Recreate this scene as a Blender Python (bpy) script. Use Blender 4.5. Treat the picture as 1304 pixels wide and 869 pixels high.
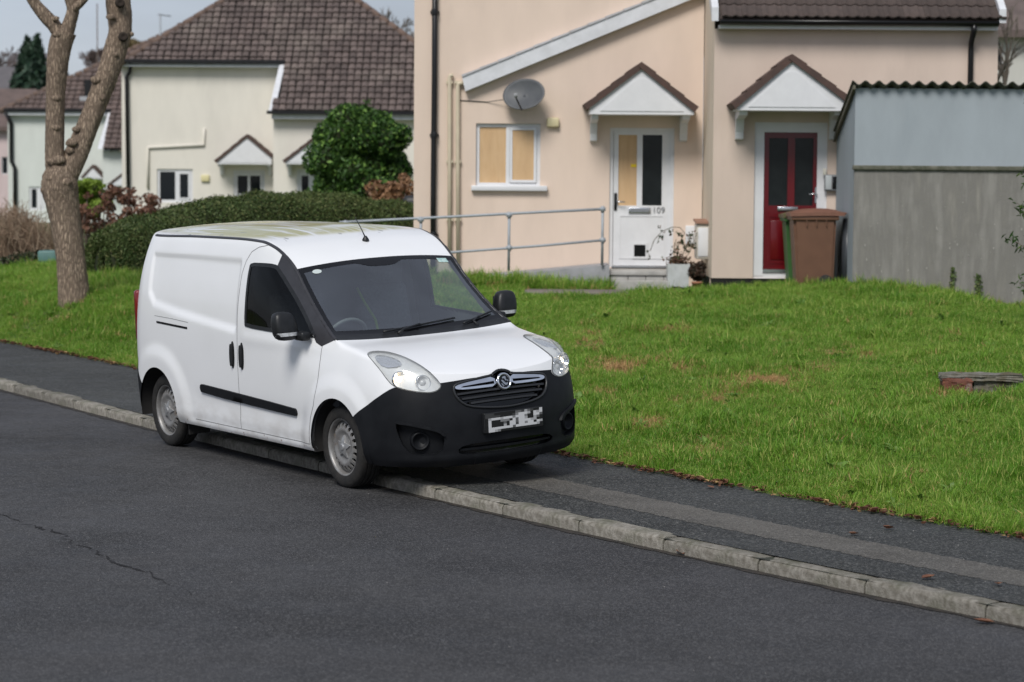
import bpy, bmesh, math, random
import numpy as np
from mathutils import Vector, Matrix, geometry
from mathutils.bvhtree import BVHTree
random.seed(7); rng = np.random.default_rng(7)
for o in list(bpy.data.objects): bpy.data.objects.remove(o)
S = bpy.context.scene
COL = S.collection
R_ = math.radians
# ---------------------------------------------------------------- camera
FPX, CX, CY, HORIZON, CAMZ = 2933.2, 652.0, 434.5, 235.0, 2.3446      # focal length in pixels of the 1304 px wide photograph
_th = math.atan((CY-HORIZON)/FPX); _ro = R_(.4)
_up0 = Vector((0, math.sin(_th), math.cos(_th))); _fw = Vector((0, math.cos(_th), -math.sin(_th)))
_rt = Vector((1,0,0))*math.cos(_ro) + _up0*math.sin(_ro); _up = -Vector((1,0,0))*math.sin(_ro) + _up0*math.cos(_ro)
CAM = Vector((0,0,CAMZ))
cd = bpy.data.cameras.new('camera'); cam = bpy.data.objects.new('camera', cd); COL.objects.link(cam)
cam.matrix_world = Matrix((( _rt.x,_up.x,-_fw.x,CAM.x),(_rt.y,_up.y,-_fw.y,CAM.y),(_rt.z,_up.z,-_fw.z,CAM.z),(0,0,0,1)))
cd.sensor_width = 36; cd.lens = FPX/1304*36; cd.clip_end = 3000; cd.clip_start = .2
cd.dof.use_dof = True; cd.dof.focus_distance = 17.6; cd.dof.aperture_fstop = 2.8
S.camera = cam
# ---------------------------------------------------------------- sky and sun (bright overcast)
SUN_EL, SUN_AZ = R_(47), R_(199)          # azimuth clockwise from +Y: behind the camera, a little to its left
w = bpy.data.worlds.new('World'); S.world = w; w.use_nodes = True
nt = w.node_tree; nt.nodes.clear()
def wn(t, **k):
    n = nt.nodes.new(t)
    for a, b in k.items(): setattr(n, a, b)
    return n
sky = wn('ShaderNodeTexSky', sky_type='NISHITA', sun_disc=False, sun_elevation=SUN_EL, sun_rotation=SUN_AZ, air_density=1.0, dust_density=.7, ozone_density=1.0)
hs = wn('ShaderNodeHueSaturation'); hs.inputs['Saturation'].default_value = .52
tc = wn('ShaderNodeTexCoord'); mp = wn('ShaderNodeMapping'); mp.inputs['Scale'].default_value = (1.2, 1.2, 4.5)
no = wn('ShaderNodeTexNoise'); no.inputs['Scale'].default_value = 2.2; no.inputs['Detail'].default_value = 5; no.inputs['Roughness'].default_value = .55
mr = wn('ShaderNodeMapRange'); mr.inputs['From Min'].default_value = .3; mr.inputs['From Max'].default_value = .7; mr.inputs['To Min'].default_value = .82; mr.inputs['To Max'].default_value = 1.2
mx = wn('ShaderNodeMix', data_type='RGBA', blend_type='MULTIPLY'); mx.inputs[0].default_value = 1
bg = wn('ShaderNodeBackground'); bg.inputs['Strength'].default_value = .050; ow = wn('ShaderNodeOutputWorld')
L = nt.links.new
cl = wn('ShaderNodeMix', data_type='RGBA'); cl.inputs[0].default_value = .55; cl.inputs[7].default_value = (4.25,4.6,5.25,1)     # cloud layer in front of the clear sky
L(sky.outputs[0], hs.inputs['Color']); L(hs.outputs[0], cl.inputs[6]); L(tc.outputs['Generated'], mp.inputs[0]); L(mp.outputs[0], no.inputs['Vector']); L(no.outputs[0], mr.inputs[0])
L(cl.outputs[2], mx.inputs[6]); L(mr.outputs[0], mx.inputs[7])
tn = wn('ShaderNodeMix', data_type='RGBA', blend_type='MULTIPLY'); tn.inputs[0].default_value = 1; tn.inputs[7].default_value = (.96,.98,1.05,1)
L(mx.outputs[2], tn.inputs[6]); L(tn.outputs[2], bg.inputs[0]); L(bg.outputs[0], ow.inputs[0])
sd = bpy.data.lights.new('sun', 'SUN'); sd.energy = 1.5; sd.angle = R_(22); sd.color = (1, .965, .91)
sun = bpy.data.objects.new('sun', sd); COL.objects.link(sun)
_d = Vector((math.sin(SUN_AZ)*math.cos(SUN_EL), math.cos(SUN_AZ)*math.cos(SUN_EL), math.sin(SUN_EL)))
sun.rotation_euler = (-_d).to_track_quat('-Z', 'Y').to_euler(); sun.location = _d*60
S.view_settings.view_transform = 'Standard'; S.view_settings.look = 'None'; S.view_settings.gamma = 1; S.view_settings.exposure = 1.0
S.view_settings.use_curve_mapping = False
S.render.resolution_x, S.render.resolution_y = 1024, 682
S.render.engine = 'CYCLES'; S.cycles.max_bounces = 8; S.cycles.transparent_max_bounces = 24
# ---------------------------------------------------------------- helpers
def ray(px, py):
    return (_rt*((px-CX)/FPX) + _fw - _up*((py-CY)/FPX))
def at(px, py, Y):
    """pixel of the photograph at distance Y -> point in the place"""
    d = ray(px, py); return CAM + d*(Y/d.y)
def link(o, parent=None):
    COL.objects.link(o)
    if parent is not None: o.parent = parent
    return o
def tag(o, label=None, cat=None, group=None, kind=None):
    if label: o['label'] = label
    if cat: o['category'] = cat
    if group: o['group'] = group
    if kind: o['kind'] = kind
    return o
def empty(name, loc=(0,0,0), rz=0):
    o = bpy.data.objects.new(name, None); o.location = loc; o.rotation_euler = (0,0,rz); o.empty_display_size = .2
    return link(o)
def mesh_np(name, V, F, mats=None, smooth=False, mi=None):
    """numpy vertices and faces (list of index arrays or (n,k) array)"""
    me = bpy.data.meshes.new(name)
    if isinstance(F, np.ndarray) and F.ndim == 2:
        n, k = F.shape
        me.vertices.add(len(V)); me.vertices.foreach_set('co', np.asarray(V, np.float32).ravel())
        me.loops.add(n*k); me.loops.foreach_set('vertex_index', F.astype(np.int32).ravel())
        me.polygons.add(n); me.polygons.foreach_set('loop_start', np.arange(0, n*k, k, dtype=np.int32))
        try: me.polygons.foreach_set('loop_total', np.full(n, k, np.int32))
        except Exception: pass
    else:
        me.from_pydata([tuple(map(float, v)) for v in V], [], [tuple(int(i) for i in f) for f in F])
    for m in (mats if isinstance(mats, (list, tuple)) else [mats]):
        if m is not None: me.materials.append(m)
    if mi is not None: me.polygons.foreach_set('material_index', np.asarray(mi, np.int32))
    me.update(calc_edges=True); me.validate()
    if smooth: me.polygons.foreach_set('use_smooth', np.ones(len(me.polygons), bool))
    return me
def ob(name, me, parent=None): return link(bpy.data.objects.new(name, me), parent)
class MB:
    """collects boxes, prisms, tubes and lathes and makes one mesh object of them"""
    def __init__(s): s.v = []; s.f = []; s.sm = []
    def add(s, V, F, sm=False):
        b = len(s.v); s.v += [tuple(v) for v in V]; s.f += [tuple(i+b for i in f) for f in F]; s.sm += [sm]*len(F); return s
    def box(s, x0, x1, y0, y1, z0, z1):
        V = [(x,y,z) for z in (z0,z1) for y in (y0,y1) for x in (x0,x1)]
        return s.add(V, [(0,2,3,1),(4,5,7,6),(0,1,5,4),(2,6,7,3),(0,4,6,2),(1,3,7,5)])
    def bevbox(s, x0, x1, y0, y1, z0, z1, b=.01, seg=2):
        bm = bmesh.new(); bmesh.ops.create_cube(bm, size=1)
        for v in bm.verts: v.co = Vector(((x0+x1)/2+v.co.x*(x1-x0), (y0+y1)/2+v.co.y*(y1-y0), (z0+z1)/2+v.co.z*(z1-z0)))
        bmesh.ops.bevel(bm, geom=list(bm.edges), offset=min(b, .45*min(x1-x0,y1-y0,z1-z0)), segments=seg, affect='EDGES', profile=.5)
        return s.bm(bm)
    def bm(s, bm, sm=False):
        bm.verts.index_update(); V = [v.co[:] for v in bm.verts]; F = [[v.index for v in f.verts] for f in bm.faces]; bm.free(); return s.add(V, F, sm)
    def prism(s, pts, y0, y1, axis='y'):
        """pts: polygon in (x,z), extruded along y (or (x,y) along z, (y,z) along x)"""
        n = len(pts)
        m = {'y': lambda a,b,t:(a,t,b), 'z': lambda a,b,t:(a,b,t), 'x': lambda a,b,t:(t,a,b)}[axis]
        V = [m(a,b,y0) for a,b in pts] + [m(a,b,y1) for a,b in pts]
        F = [tuple(range(n)), tuple(range(2*n-1, n-1, -1))] + [(i, i+n, (i+1)%n+n, (i+1)%n) for i in range(n)]
        return s.add(V, F)
    def quad(s, a, b, c, d): return s.add([a,b,c,d], [(0,1,2,3)])
    def tube(s, pts, r, n=10, cap=True, sm=True):
        P = [Vector(p) for p in pts]; rr = r if isinstance(r, (list, tuple)) else [r]*len(P)
        V = []; F = []; ref = None
        for i, p in enumerate(P):
            t = (P[min(i+1,len(P)-1)] - P[max(i-1,0)]).normalized()
            if ref is None: ref = t.orthogonal().normalized()
            u = (ref - t*ref.dot(t)).normalized(); ref = u; vv = t.cross(u)
            for k in range(n):
                a = 2*math.pi*k/n; V.append(p + (u*math.cos(a)+vv*math.sin(a))*rr[i])
        for i in range(len(P)-1):
            for k in range(n): F.append((i*n+k, i*n+(k+1)%n, (i+1)*n+(k+1)%n, (i+1)*n+k))
        if cap: F += [tuple(range(n-1,-1,-1)), tuple((len(P)-1)*n+k for k in range(n))]
        return s.add(V, F, sm)
    def lathe(s, prof, n=32, c=(0,0,0), axis='z', sm=True, close=False):
        """prof: (radius, height) pairs"""
        V = []; F = []
        for r, h in prof:
            for k in range(n):
                a = 2*math.pi*k/n; x, y = r*math.cos(a), r*math.sin(a)
                q = {'z':(x,y,h), 'y':(x,h,y), 'x':(h,x,y)}[axis]; V.append((q[0]+c[0], q[1]+c[1], q[2]+c[2]))
        m = len(prof)
        for i in range(m-1 if not close else m):
            j = (i+1) % m
            for k in range(n): F.append((i*n+k, i*n+(k+1)%n, j*n+(k+1)%n, j*n+k))
        return s.add(V, F, sm)
    def mesh(s, name, mat):
        me = bpy.data.meshes.new(name); me.from_pydata(s.v, [], s.f); me.validate(); me.materials.append(mat)
        if len(me.polygons) == len(s.sm): me.polygons.foreach_set('use_smooth', s.sm)
        bm = bmesh.new(); bm.from_mesh(me); bmesh.ops.recalc_face_normals(bm, faces=list(bm.faces)); bm.to_mesh(me); bm.free()
        return me
    def build(s, name, mat, parent=None): return ob(name, s.mesh(name, mat), parent)
def auto_smooth(o, ang=35):
    me = o.data; me.polygons.foreach_set('use_smooth', np.ones(len(me.polygons), bool)); me.set_sharp_from_angle(angle=R_(ang)); return o
# ---------------------------------------------------------------- materials
MATS = {}
def mat(name, c1, c2=None, scale=4., rough=.6, metal=0., bump=0., bscale=60., detail=5., spec=.5, coat=0., lo=.35, hi=.65, stretch=None, emis=None, estr=0, c3=None, s3=.7, lo3=.5, hi3=.7, rvar=0, alpha=1, trans=0, ior=1.45, vor=False, randv=0, bdist=.02, sheen=0, randi=0):
    m = bpy.data.materials.new(name); m.use_nodes = True; t = m.node_tree; N = t.nodes; b = N['Principled BSDF']; lk = t.links.new
    def rgba(c): return (*c, 1) if len(c) == 3 else c
    b.inputs['Base Color'].default_value = rgba(c1); b.inputs['Roughness'].default_value = rough; b.inputs['Metallic'].default_value = metal
    b.inputs['Specular IOR Level'].default_value = spec; b.inputs['Coat Weight'].default_value = coat; b.inputs['Coat Roughness'].default_value = .05
    b.inputs['Transmission Weight'].default_value = trans; b.inputs['IOR'].default_value = ior
    if emis: b.inputs['Emission Color'].default_value = rgba(emis); b.inputs['Emission Strength'].default_value = estr
    co = N.new('ShaderNodeTexCoord').outputs['Object']
    if stretch:
        mpn = N.new('ShaderNodeMapping'); mpn.inputs['Scale'].default_value = stretch; lk(co, mpn.inputs[0]); co = mpn.outputs[0]
    def noise(sc, det=detail):
        n = N.new('ShaderNodeTexNoise'); n.inputs['Scale'].default_value = sc; n.inputs['Detail'].default_value = det; n.inputs['Roughness'].default_value = .6; lk(co, n.inputs['Vector']); return n.outputs[0]
    def ramp(src, a, bb):
        r = N.new('ShaderNodeMapRange'); r.inputs['From Min'].default_value = a; r.inputs['From Max'].default_value = bb; lk(src, r.inputs[0]); return r.outputs[0]
    def mix(f, A, B):
        x = N.new('ShaderNodeMix'); x.data_type = 'RGBA'; lk(f, x.inputs[0])
        for s_, q in ((6, A), (7, B)):
            if isinstance(q, tuple): x.inputs[s_].default_value = rgba(q)
            else: lk(q, x.inputs[s_])
        return x.outputs[2]
    col = None
    if c2 is not None: col = mix(ramp(noise(scale), lo, hi), tuple(c1), tuple(c2))
    if c3 is not None: col = mix(ramp(noise(s3, 6), lo3, hi3), col if col is not None else tuple(c1), tuple(c3))
    if randv:
        oi = N.new('ShaderNodeObjectInfo'); h = N.new('ShaderNodeHueSaturation'); r = N.new('ShaderNodeMapRange'); r.inputs['To Min'].default_value = 1-randv; r.inputs['To Max'].default_value = 1+randv
        lk(oi.outputs['Random'], r.inputs[0]); lk(r.outputs[0], h.inputs['Value'])
        if col is not None: lk(col, h.inputs['Color'])
        else: h.inputs['Color'].default_value = rgba(c1)
        col = h.outputs[0]
    if randi:      # piece-to-piece variation where many pieces share one mesh
        gi_n = N.new('ShaderNodeNewGeometry'); h = N.new('ShaderNodeHueSaturation'); r = N.new('ShaderNodeMapRange'); r.inputs['To Min'].default_value = 1-randi; r.inputs['To Max'].default_value = 1+randi; lk(gi_n.outputs['Random Per Island'], r.inputs[0]); lk(r.outputs[0], h.inputs['Value'])
        if col is not None: lk(col, h.inputs['Color'])
        else: h.inputs['Color'].default_value = rgba(c1)
        col = h.outputs[0]
    if col is not None: lk(col, b.inputs['Base Color'])
    if rvar:
        rr = N.new('ShaderNodeMapRange'); rr.inputs['To Min'].default_value = max(0, rough-rvar); rr.inputs['To Max'].default_value = min(1, rough+rvar); lk(noise(scale*2.3), rr.inputs[0]); lk(rr.outputs[0], b.inputs['Roughness'])
    if bump:
        bn = N.new('ShaderNodeBump'); bn.inputs['Strength'].default_value = bump; bn.inputs['Distance'].default_value = bdist
        lk(noise(bscale, 4), bn.inputs['Height']); lk(bn.outputs[0], b.inputs['Normal'])
    MATS[name] = m
    return m
def hexc(h):
    v = [int(h[i:i+2], 16)/255 for i in (0,2,4)]; return tuple(c/12.92 if c <= .04045 else ((c+.055)/1.055)**2.4 for c in v)
def glass_mat(name, tint=(.75,.85,.83), refl=.5, rough=.02, ior=1.5):
    """thin glazing: fresnel reflection over a tinted see-through pane"""
    m = bpy.data.materials.new(name); m.use_nodes = True; t = m.node_tree; N = t.nodes; N.clear(); lk = t.links.new
    o = N.new('ShaderNodeOutputMaterial'); tr = N.new('ShaderNodeBsdfTransparent'); tr.inputs[0].default_value = (*tint, 1)
    g = N.new('ShaderNodeBsdfGlossy'); g.inputs['Roughness'].default_value = rough; lw = N.new('ShaderNodeLayerWeight'); lw.inputs[0].default_value = .5; pw = N.new('ShaderNodeMath'); pw.operation = 'POWER'; pw.inputs[1].default_value = 5.0; fr = N.new('ShaderNodeMath'); fr.operation = 'MULTIPLY_ADD'; f0 = ((ior-1)/(ior+1))**2; fr.inputs[1].default_value = 1-f0; fr.inputs[2].default_value = f0; lk(lw.outputs['Facing'], pw.inputs[0]); lk(pw.outputs[0], fr.inputs[0])
    mu = N.new('ShaderNodeMath'); mu.operation = 'MULTIPLY_ADD'; mu.inputs[1].default_value = 1.0; mu.inputs[2].default_value = refl; mu.use_clamp = True
    x = N.new('ShaderNodeMixShader'); lk(fr.outputs[0], mu.inputs[0]); lk(mu.outputs[0], x.inputs[0]); lk(tr.outputs[0], x.inputs[1]); lk(g.outputs[0], x.inputs[2]); lk(x.outputs[0], o.inputs[0])
    return m
# ================================================================ GROUND: road, kerb, pavement, lawn
NX_, NY_, NZ_ = .00361876, -.00537389, .99997901
def zr(x, y): return -(NX_*(x+1.237) + NY_*(y-17.693))/NZ_
# kerb line (foot of the kerb face), x as a function of y
KY = np.array([-40, -10, 0, 6, 9.5, 12.27, 12.89, 13.83, 14.45, 15.1, 15.8, 16.7, 17.44, 21.63, 23.34, 25.15, 26.12, 30.2, 40, 70, 110])
KX = np.array([28, 15.2, 10.0, 6.72, 4.72, 2.96, 2.44, 1.67, 1.22, .78, .30, -.29, -.81, -3.42, -4.45, -5.60, -6.22, -8.75, -15.2, -36, -66])
_cf = np.polyfit(KY[5:18], KX[5:18], 3)
def kx(y):
    y = np.asarray(y, float); return np.where((y > 12.2) & (y < 30.2), np.polyval(_cf, np.clip(y, 12.2, 30.2)), np.interp(y, KY + 0, KX + np.where(KY < 12.2, np.polyval(_cf, 12.2)-np.interp(12.2, KY, KX), np.where(KY > 30, np.polyval(_cf, 30.2)-np.interp(30.2, KY, KX), 0))))
_ys = np.concatenate([np.arange(-40, 10, 1.0), np.arange(10, 34, .1), np.arange(34, 110, 1.0)])
_kp = np.stack([kx(_ys), _ys], 1)
_len = np.r_[0, np.cumsum(np.hypot(*np.diff(_kp, axis=0).T))]
def kerb_pt(s):
    """point on the kerb line and its normal (towards the houses) at arc length s"""
    x = np.interp(s, _len, _kp[:,0]); y = np.interp(s, _len, _kp[:,1])
    x1 = np.interp(s+1.2, _len, _kp[:,0]); y1 = np.interp(s+1.2, _len, _kp[:,1]); x0 = np.interp(s-1.2, _len, _kp[:,0]); y0 = np.interp(s-1.2, _len, _kp[:,1])
    tx, ty = x1-x0, y1-y0; l = np.hypot(tx, ty); return np.stack([x, y], -1), np.stack([ty/l, -tx/l], -1)
SL0, SL1 = np.interp(-30, _kp[:,1], _len), np.interp(90, _kp[:,1], _len)
def s_at(y): return float(np.interp(y, _kp[:,1], _len))
KERB_H, KERB_W, PAVE_W, ROAD_W = .095, .15, 2.0, 6.3
def pave_z(x, y): return zr(x, y) + .0915
# lawn heights: thin-plate spline through surveyed points
_ctrl = []
for px, py in ((0,430),(60,443),(120,456),(175,467),(735,580),(800,592),(900,612),(1000,630),(1100,646),(1200,660),(1304,680)):
    pass
for sy in (-20, -5, 6, 11, 13, 15, 17, 19, 21, 23, 25, 27, 29, 31, 34, 40, 60, 85):
    p_, n_ = kerb_pt(s_at(sy)); q_ = p_ + n_*PAVE_W; _ctrl.append((q_[0], q_[1], pave_z(*q_) + .012))
for px, py, Y in ((560,356,35.0),(680,366,34.5),(800,375,34.5),(870,373,34.5),(950,369,34),(1060,366,33),(1085,365,32.4),(1200,378,32.2),(1304,395,32.2),(900,462,24),(1100,470,23.5),(1245,505,21),(760,470,24.5),(1000,400,29),(700,395,31),
                  (95,386,32),(60,386,32.3),(140,384,31.5),(110,352,36),(20,347,39),(0,388,33.5),(175,412,30),(240,375,33),(300,330,38),(500,320,40)):
    q_ = at(px, py, Y); _ctrl.append(tuple(q_))
for q_ in ((14,30,.45),(14,22,.2),(16,40,.7),(-4,50,.8),(-20,50,.75),(-30,60,.7),(5,60,1.0),(20,60,.9),(-15,42,.8),(-10,75,.75),(15,90,.8),(-25,90,.5)): _ctrl.append(q_)
_ctrl = np.array(_ctrl)
def _U(r2): return np.where(r2 > 1e-9, .5*r2*np.log(np.maximum(r2, 1e-9)), 0)
_n = len(_ctrl); _Kc = _U(((_ctrl[:,None,:2]-_ctrl[None,:,:2])**2).sum(-1)) + np.eye(_n)*.4; _Pc = np.c_[np.ones(_n), _ctrl[:,:2]]
_A = np.block([[_Kc, _Pc], [_Pc.T, np.zeros((3,3))]]); _wt = np.linalg.solve(_A, np.r_[_ctrl[:,2], 0,0,0])
def lawn_tps(x, y):
    x = np.asarray(x, float); y = np.asarray(y, float); sh = x.shape; q = np.stack([x.ravel(), y.ravel()], 1)
    out = np.zeros(len(q))
    for i in range(0, len(q), 20000):
        d2 = ((q[i:i+20000,None]-_ctrl[None,:,:2])**2).sum(-1); out[i:i+20000] = _U(d2)@_wt[:_n] + _wt[_n] + q[i:i+20000]@_wt[_n+1:]
    return out.reshape(sh)
def kerb_dist(x, y):
    """signed distance from the kerb line towards the houses"""
    x = np.asarray(x, float).ravel(); y = np.asarray(y, float).ravel(); d = np.full(len(x), 1e9); sg = np.ones(len(x)); P = _kp[(_ys > -30) & (_ys < 80)][::2]
    for i in range(0, len(x), 20000):
        dx = x[i:i+20000,None]-P[None,:,0]; dy = y[i:i+20000,None]-P[None,:,1]; r = dx*dx+dy*dy; j = r.argmin(1); d[i:i+20000] = np.sqrt(r.min(1))
        sg[i:i+20000] = np.sign(x[i:i+20000] - kx(y[i:i+20000]))
    return d*sg
def lawn_z(x, y):
    x = np.asarray(x, float); y = np.asarray(y, float)
    d = kerb_dist(x, y).reshape(x.shape) - PAVE_W
    t = np.clip(d/1.2, 0, 1); t = t*t*(3-2*t)
    lump = .018*np.sin(x*2.1+1.3*np.sin(y*1.1))*np.sin(y*1.7+.6) + .012*np.sin(x*5.3+y*3.1)*np.sin(y*4.4-x*1.7)
    return (pave_z(x, y)+.012+.03*np.clip(d,0,1))*(1-t) + lawn_tps(x, y)*t + lump*np.clip(d/.6, 0, 1)
def strip(name, s0, s1, ds, offs, zf, m, smooth=True, jitter=None):
    ss = np.linspace(s0, s1, max(2, int((s1-s0)/ds)+1)); p_, n_ = kerb_pt(ss); offs = np.asarray(offs, float)
    O = np.repeat(offs[None], len(ss), 0)
    if jitter is not None: O = O + jitter(ss)
    X = p_[:,None,0] + n_[:,None,0]*O; Y = p_[:,None,1] + n_[:,None,1]*O
    V = np.stack([X, Y, zf(X, Y, O)], -1).reshape(-1, 3); a, b = len(ss), len(offs)
    i = (np.arange(a-1)[:,None]*b + np.arange(b-1)[None]).ravel(); F = np.stack([i, i+1, i+b+1, i+b], 1)
    me = mesh_np(name, V, F[:, ::-1], m, smooth); return ob(name, me)
# --- materials of the ground
def asphalt(name, base, speck, dark, wet=.0, sc=260., bump=.35):
    m = bpy.data.materials.new(name); m.use_nodes = True; t = m.node_tree; N = t.nodes; b = N['Principled BSDF']; lk = t.links.new
    co = N.new('ShaderNodeTexCoord').outputs['Object']
    def noise(s_, d=4, rough=.6):
        n = N.new('ShaderNodeTexNoise'); n.inputs['Scale'].default_value = s_; n.inputs['Detail'].default_value = d; n.inputs['Roughness'].default_value = rough; lk(co, n.inputs['Vector']); return n.outputs[0]
    def rng_(src, a, c, lo=0., hi=1.):
        r = N.new('ShaderNodeMapRange'); r.inputs['From Min'].default_value = a; r.inputs['From Max'].default_value = c; r.inputs['To Min'].default_value = lo; r.inputs['To Max'].default_value = hi; lk(src, r.inputs[0]); return r.outputs[0]
    def mix(f, A, B, bt='MIX'):
        x = N.new('ShaderNodeMix'); x.data_type = 'RGBA'; x.blend_type = bt
        for s_, q in ((0, f), (6, A), (7, B)):
            if isinstance(q, tuple): x.inputs[s_].default_value = (*q, 1)
            elif isinstance(q, (int, float)): x.inputs[s_].default_value = q
            else: lk(q, x.inputs[s_])
        return x.outputs[2]
    vo = N.new('ShaderNodeTexVoronoi'); vo.inputs['Scale'].default_value = sc*.55; lk(co, vo.inputs['Vector'])
    hsv = N.new('ShaderNodeSeparateColor'); lk(vo.outputs['Color'], hsv.inputs[0])
    c = mix(rng_(noise(1.1, 6), .35, .68), base, dark)
    c = mix(rng_(noise(.35, 3), .42, .66, 0, .9), c, tuple(min(1, q*1.5) for q in base)); c = mix(rng_(noise(.55, 4), .50, .66, 0, .8), c, tuple(q*.52 for q in base))
    c = mix(rng_(hsv.outputs[0], .55, 1., 0, .8), c, speck)
    c = mix(rng_(noise(sc*.28, 3), .55, .72, 0, .45), c, tuple(q*.5 for q in dark)); c = mix(rng_(noise(7., 5), .5, .75, 0, .35), c, tuple(q*.7 for q in dark))
    c = mix(rng_(noise(sc, 2), .35, .55, .55, 0), c, tuple(q*.45 for q in dark))
    lk(c, b.inputs['Base Color']); lk(rng_(noise(2.0, 5), .3, .7, .62, .88), b.inputs['Roughness']); b.inputs['Specular IOR Level'].default_value = .4
    bn = N.new('ShaderNodeBump'); bn.inputs['Strength'].default_value = bump; bn.inputs['Distance'].default_value = .006; lk(vo.outputs['Distance'], bn.inputs['Height']); lk(bn.outputs[0], b.inputs['Normal'])
    return m
M_road = asphalt('road_asphalt', (.036,.0355,.037), (.135,.133,.135), (.023,.0228,.024), sc=200)
M_pave = asphalt('pavement_tarmac', (.030,.0315,.0305), (.155,.155,.148), (.018,.0195,.0185), sc=150, bump=.6)
M_patch = asphalt('pavement_patch_tarmac', (.098,.091,.080), (.215,.203,.182), (.064,.060,.053), sc=170, bump=.5)
M_far = mat('far_ground', (.05,.065,.03), (.07,.06,.04), scale=.08, rough=.95)
M_kerb = mat('kerb_concrete', (.150,.136,.112), (.275,.258,.225), scale=26, rough=.92, bump=.45, bscale=70, c3=(.080,.082,.050), s3=3.6, lo3=.52, hi3=.74, randv=.16)
M_soil = mat('lawn_soil', (.065,.095,.022), (.085,.105,.03), scale=3, rough=.95, bump=.4, bscale=40, c3=(.16,.12,.065), s3=.9, lo3=.60, hi3=.72)
g_ = MB().quad((-1500,-300,-.6),(1500,-300,-.6),(1500,2500,-.6),(-1500,2500,-.6)).build('ground', M_far); tag(g_, kind='structure')
g_['label'] = 'wide ground sheet reaching the horizon'; g_['category'] = 'ground'
road = strip('road', SL0, SL1, .5, np.r_[-ROAD_W, -5, -3.5, -2, -1, -.4, .02], lambda x,y,o: zr(x,y) - .012*np.clip((o+.6)/.6,0,1)*0, M_road)
tag(road, 'dark grey tarmac road', 'road', kind='structure')
pave = strip('pavement', SL0, SL1, .25, np.r_[KERB_W-.03, .4, .8, 1.2, 1.6, PAVE_W+.35], lambda x,y,o: pave_z(x,y), M_pave)
tag(pave, 'dark tarmac pavement beside the kerb', 'pavement', kind='structure')
# lighter reinstated trench along the pavement (sheet lying on the pavement)
s_a, s_b = s_at(9), s_at(20.0)
pt = strip('pavement_patch', s_a, s_b, .03, np.array([.0, .5, 1.0]), lambda x,y,o: pave_z(x,y)+.0022, M_patch,
           jitter=lambda ss: np.stack([.58+.025*np.sin(ss*.7)+.006*np.sin(ss*7.1)+.010*np.sin(ss*33)+.010*np.sin(ss*71), .33+0*ss, .02+.03*np.sin(ss*.6+1)+.006*np.sin(ss*9)+.010*np.sin(ss*29)+.010*np.sin(ss*67)], 1))
tag(pt, 'lighter strip of patched tarmac along the pavement', 'pavement', kind='structure')
# far kerb side of the road
tag(strip('far_pavement', SL0, SL1, .5, np.r_[-ROAD_W-2.2, -ROAD_W], lambda x,y,o: zr(x,y)+.1, M_pave), 'pavement across the road', 'pavement', kind='structure')
tag(strip('far_kerb', SL0, SL1, .5, np.r_[-ROAD_W, -ROAD_W+.012], lambda x,y,o: zr(x,y)+np.where(o < -ROAD_W+.006, .1, -.02), M_kerb), 'kerb across the road', 'kerb', kind='structure')
tag(strip('verge', SL0, SL1, .5, np.r_[-ROAD_W-40, -ROAD_W-2.2], lambda x,y,o: zr(x,y)+.1, M_soil), 'grass verge across the road', 'verge', kind='structure')
# --- kerb stones, each one its own piece
kerb = empty('kerb', (0,0,0)); tag(kerb, 'row of worn concrete kerb stones along the road', 'kerb', kind='structure')
def kerb_mesh(seed, Ls):
    r = np.random.default_rng(seed); prof = [(0,-.08),(0,.055),(.006,.072),(.018,.084),(.034,.0885),(.10,.0895),(KERB_W,.0895),(KERB_W,-.08)]
    n = 9; V = []; F = []
    for i in range(n):
        t = i/(n-1); e = .006*(max(0,.12-t)/.12 + max(0,t-.88)/.12)
        for (a, b) in prof:
            j = r.normal(0, .0016, 2); V.append((a + (e if a < .05 else 0) + j[0], (t-.5)*(Ls-.016), b - (e if b > .05 else 0) + j[1]))
    k = len(prof)
    for i in range(n-1):
        for q in range(k-1): F.append((i*k+q, i*k+q+1, (i+1)*k+q+1, (i+1)*k+q))
    F += [tuple(range(k)), tuple((n-1)*k+q for q in range(k-1,-1,-1))]
    me = bpy.data.meshes.new('kerb_stone'); me.from_pydata(V, [], F); me.materials.append(M_kerb); me.polygons.foreach_set('use_smooth', [True]*(len(F)-2)+[False]*2)
    bm = bmesh.new(); bm.from_mesh(me); bmesh.ops.recalc_face_normals(bm, faces=list(bm.faces)); bm.to_mesh(me); bm.free(); me.set_sharp_from_angle(angle=R_(75))
    return me
KL = .914; kms = [kerb_mesh(i, KL) for i in range(6)]
s = s_at(8.0); i = 0
while s < s_at(46):
    p_, n_ = kerb_pt(s + KL/2); p0, _ = kerb_pt(s); p1, _ = kerb_pt(s+KL)
    o = ob('kerb_stone', kms[i % 6], kerb); t_ = p1-p0; ang = math.atan2(-t_[0], t_[1])
    c_ = (p0+p1)/2; o.location = (c_[0], c_[1], zr(*c_) + random.uniform(-.004,.005)); o.rotation_euler = (math.atan2(zr(*p1)-zr(*p0), KL), random.uniform(-.012,.012), ang + random.uniform(-.004,.004) + (math.pi if i % 2 and False else 0))
    s += KL; i += 1
# dark bedding under the kerb joints
b_ = strip('kerb_bed', s_at(8), s_at(46), .5, np.r_[.014, KERB_W-.02], lambda x,y,o: zr(x,y)+.080, mat('kerb_joint', (.03,.032,.026), (.05,.055,.035), scale=6, rough=.95)); tag(b_, 'dark mortar bed beneath the kerb stones', 'kerb', kind='structure')
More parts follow.
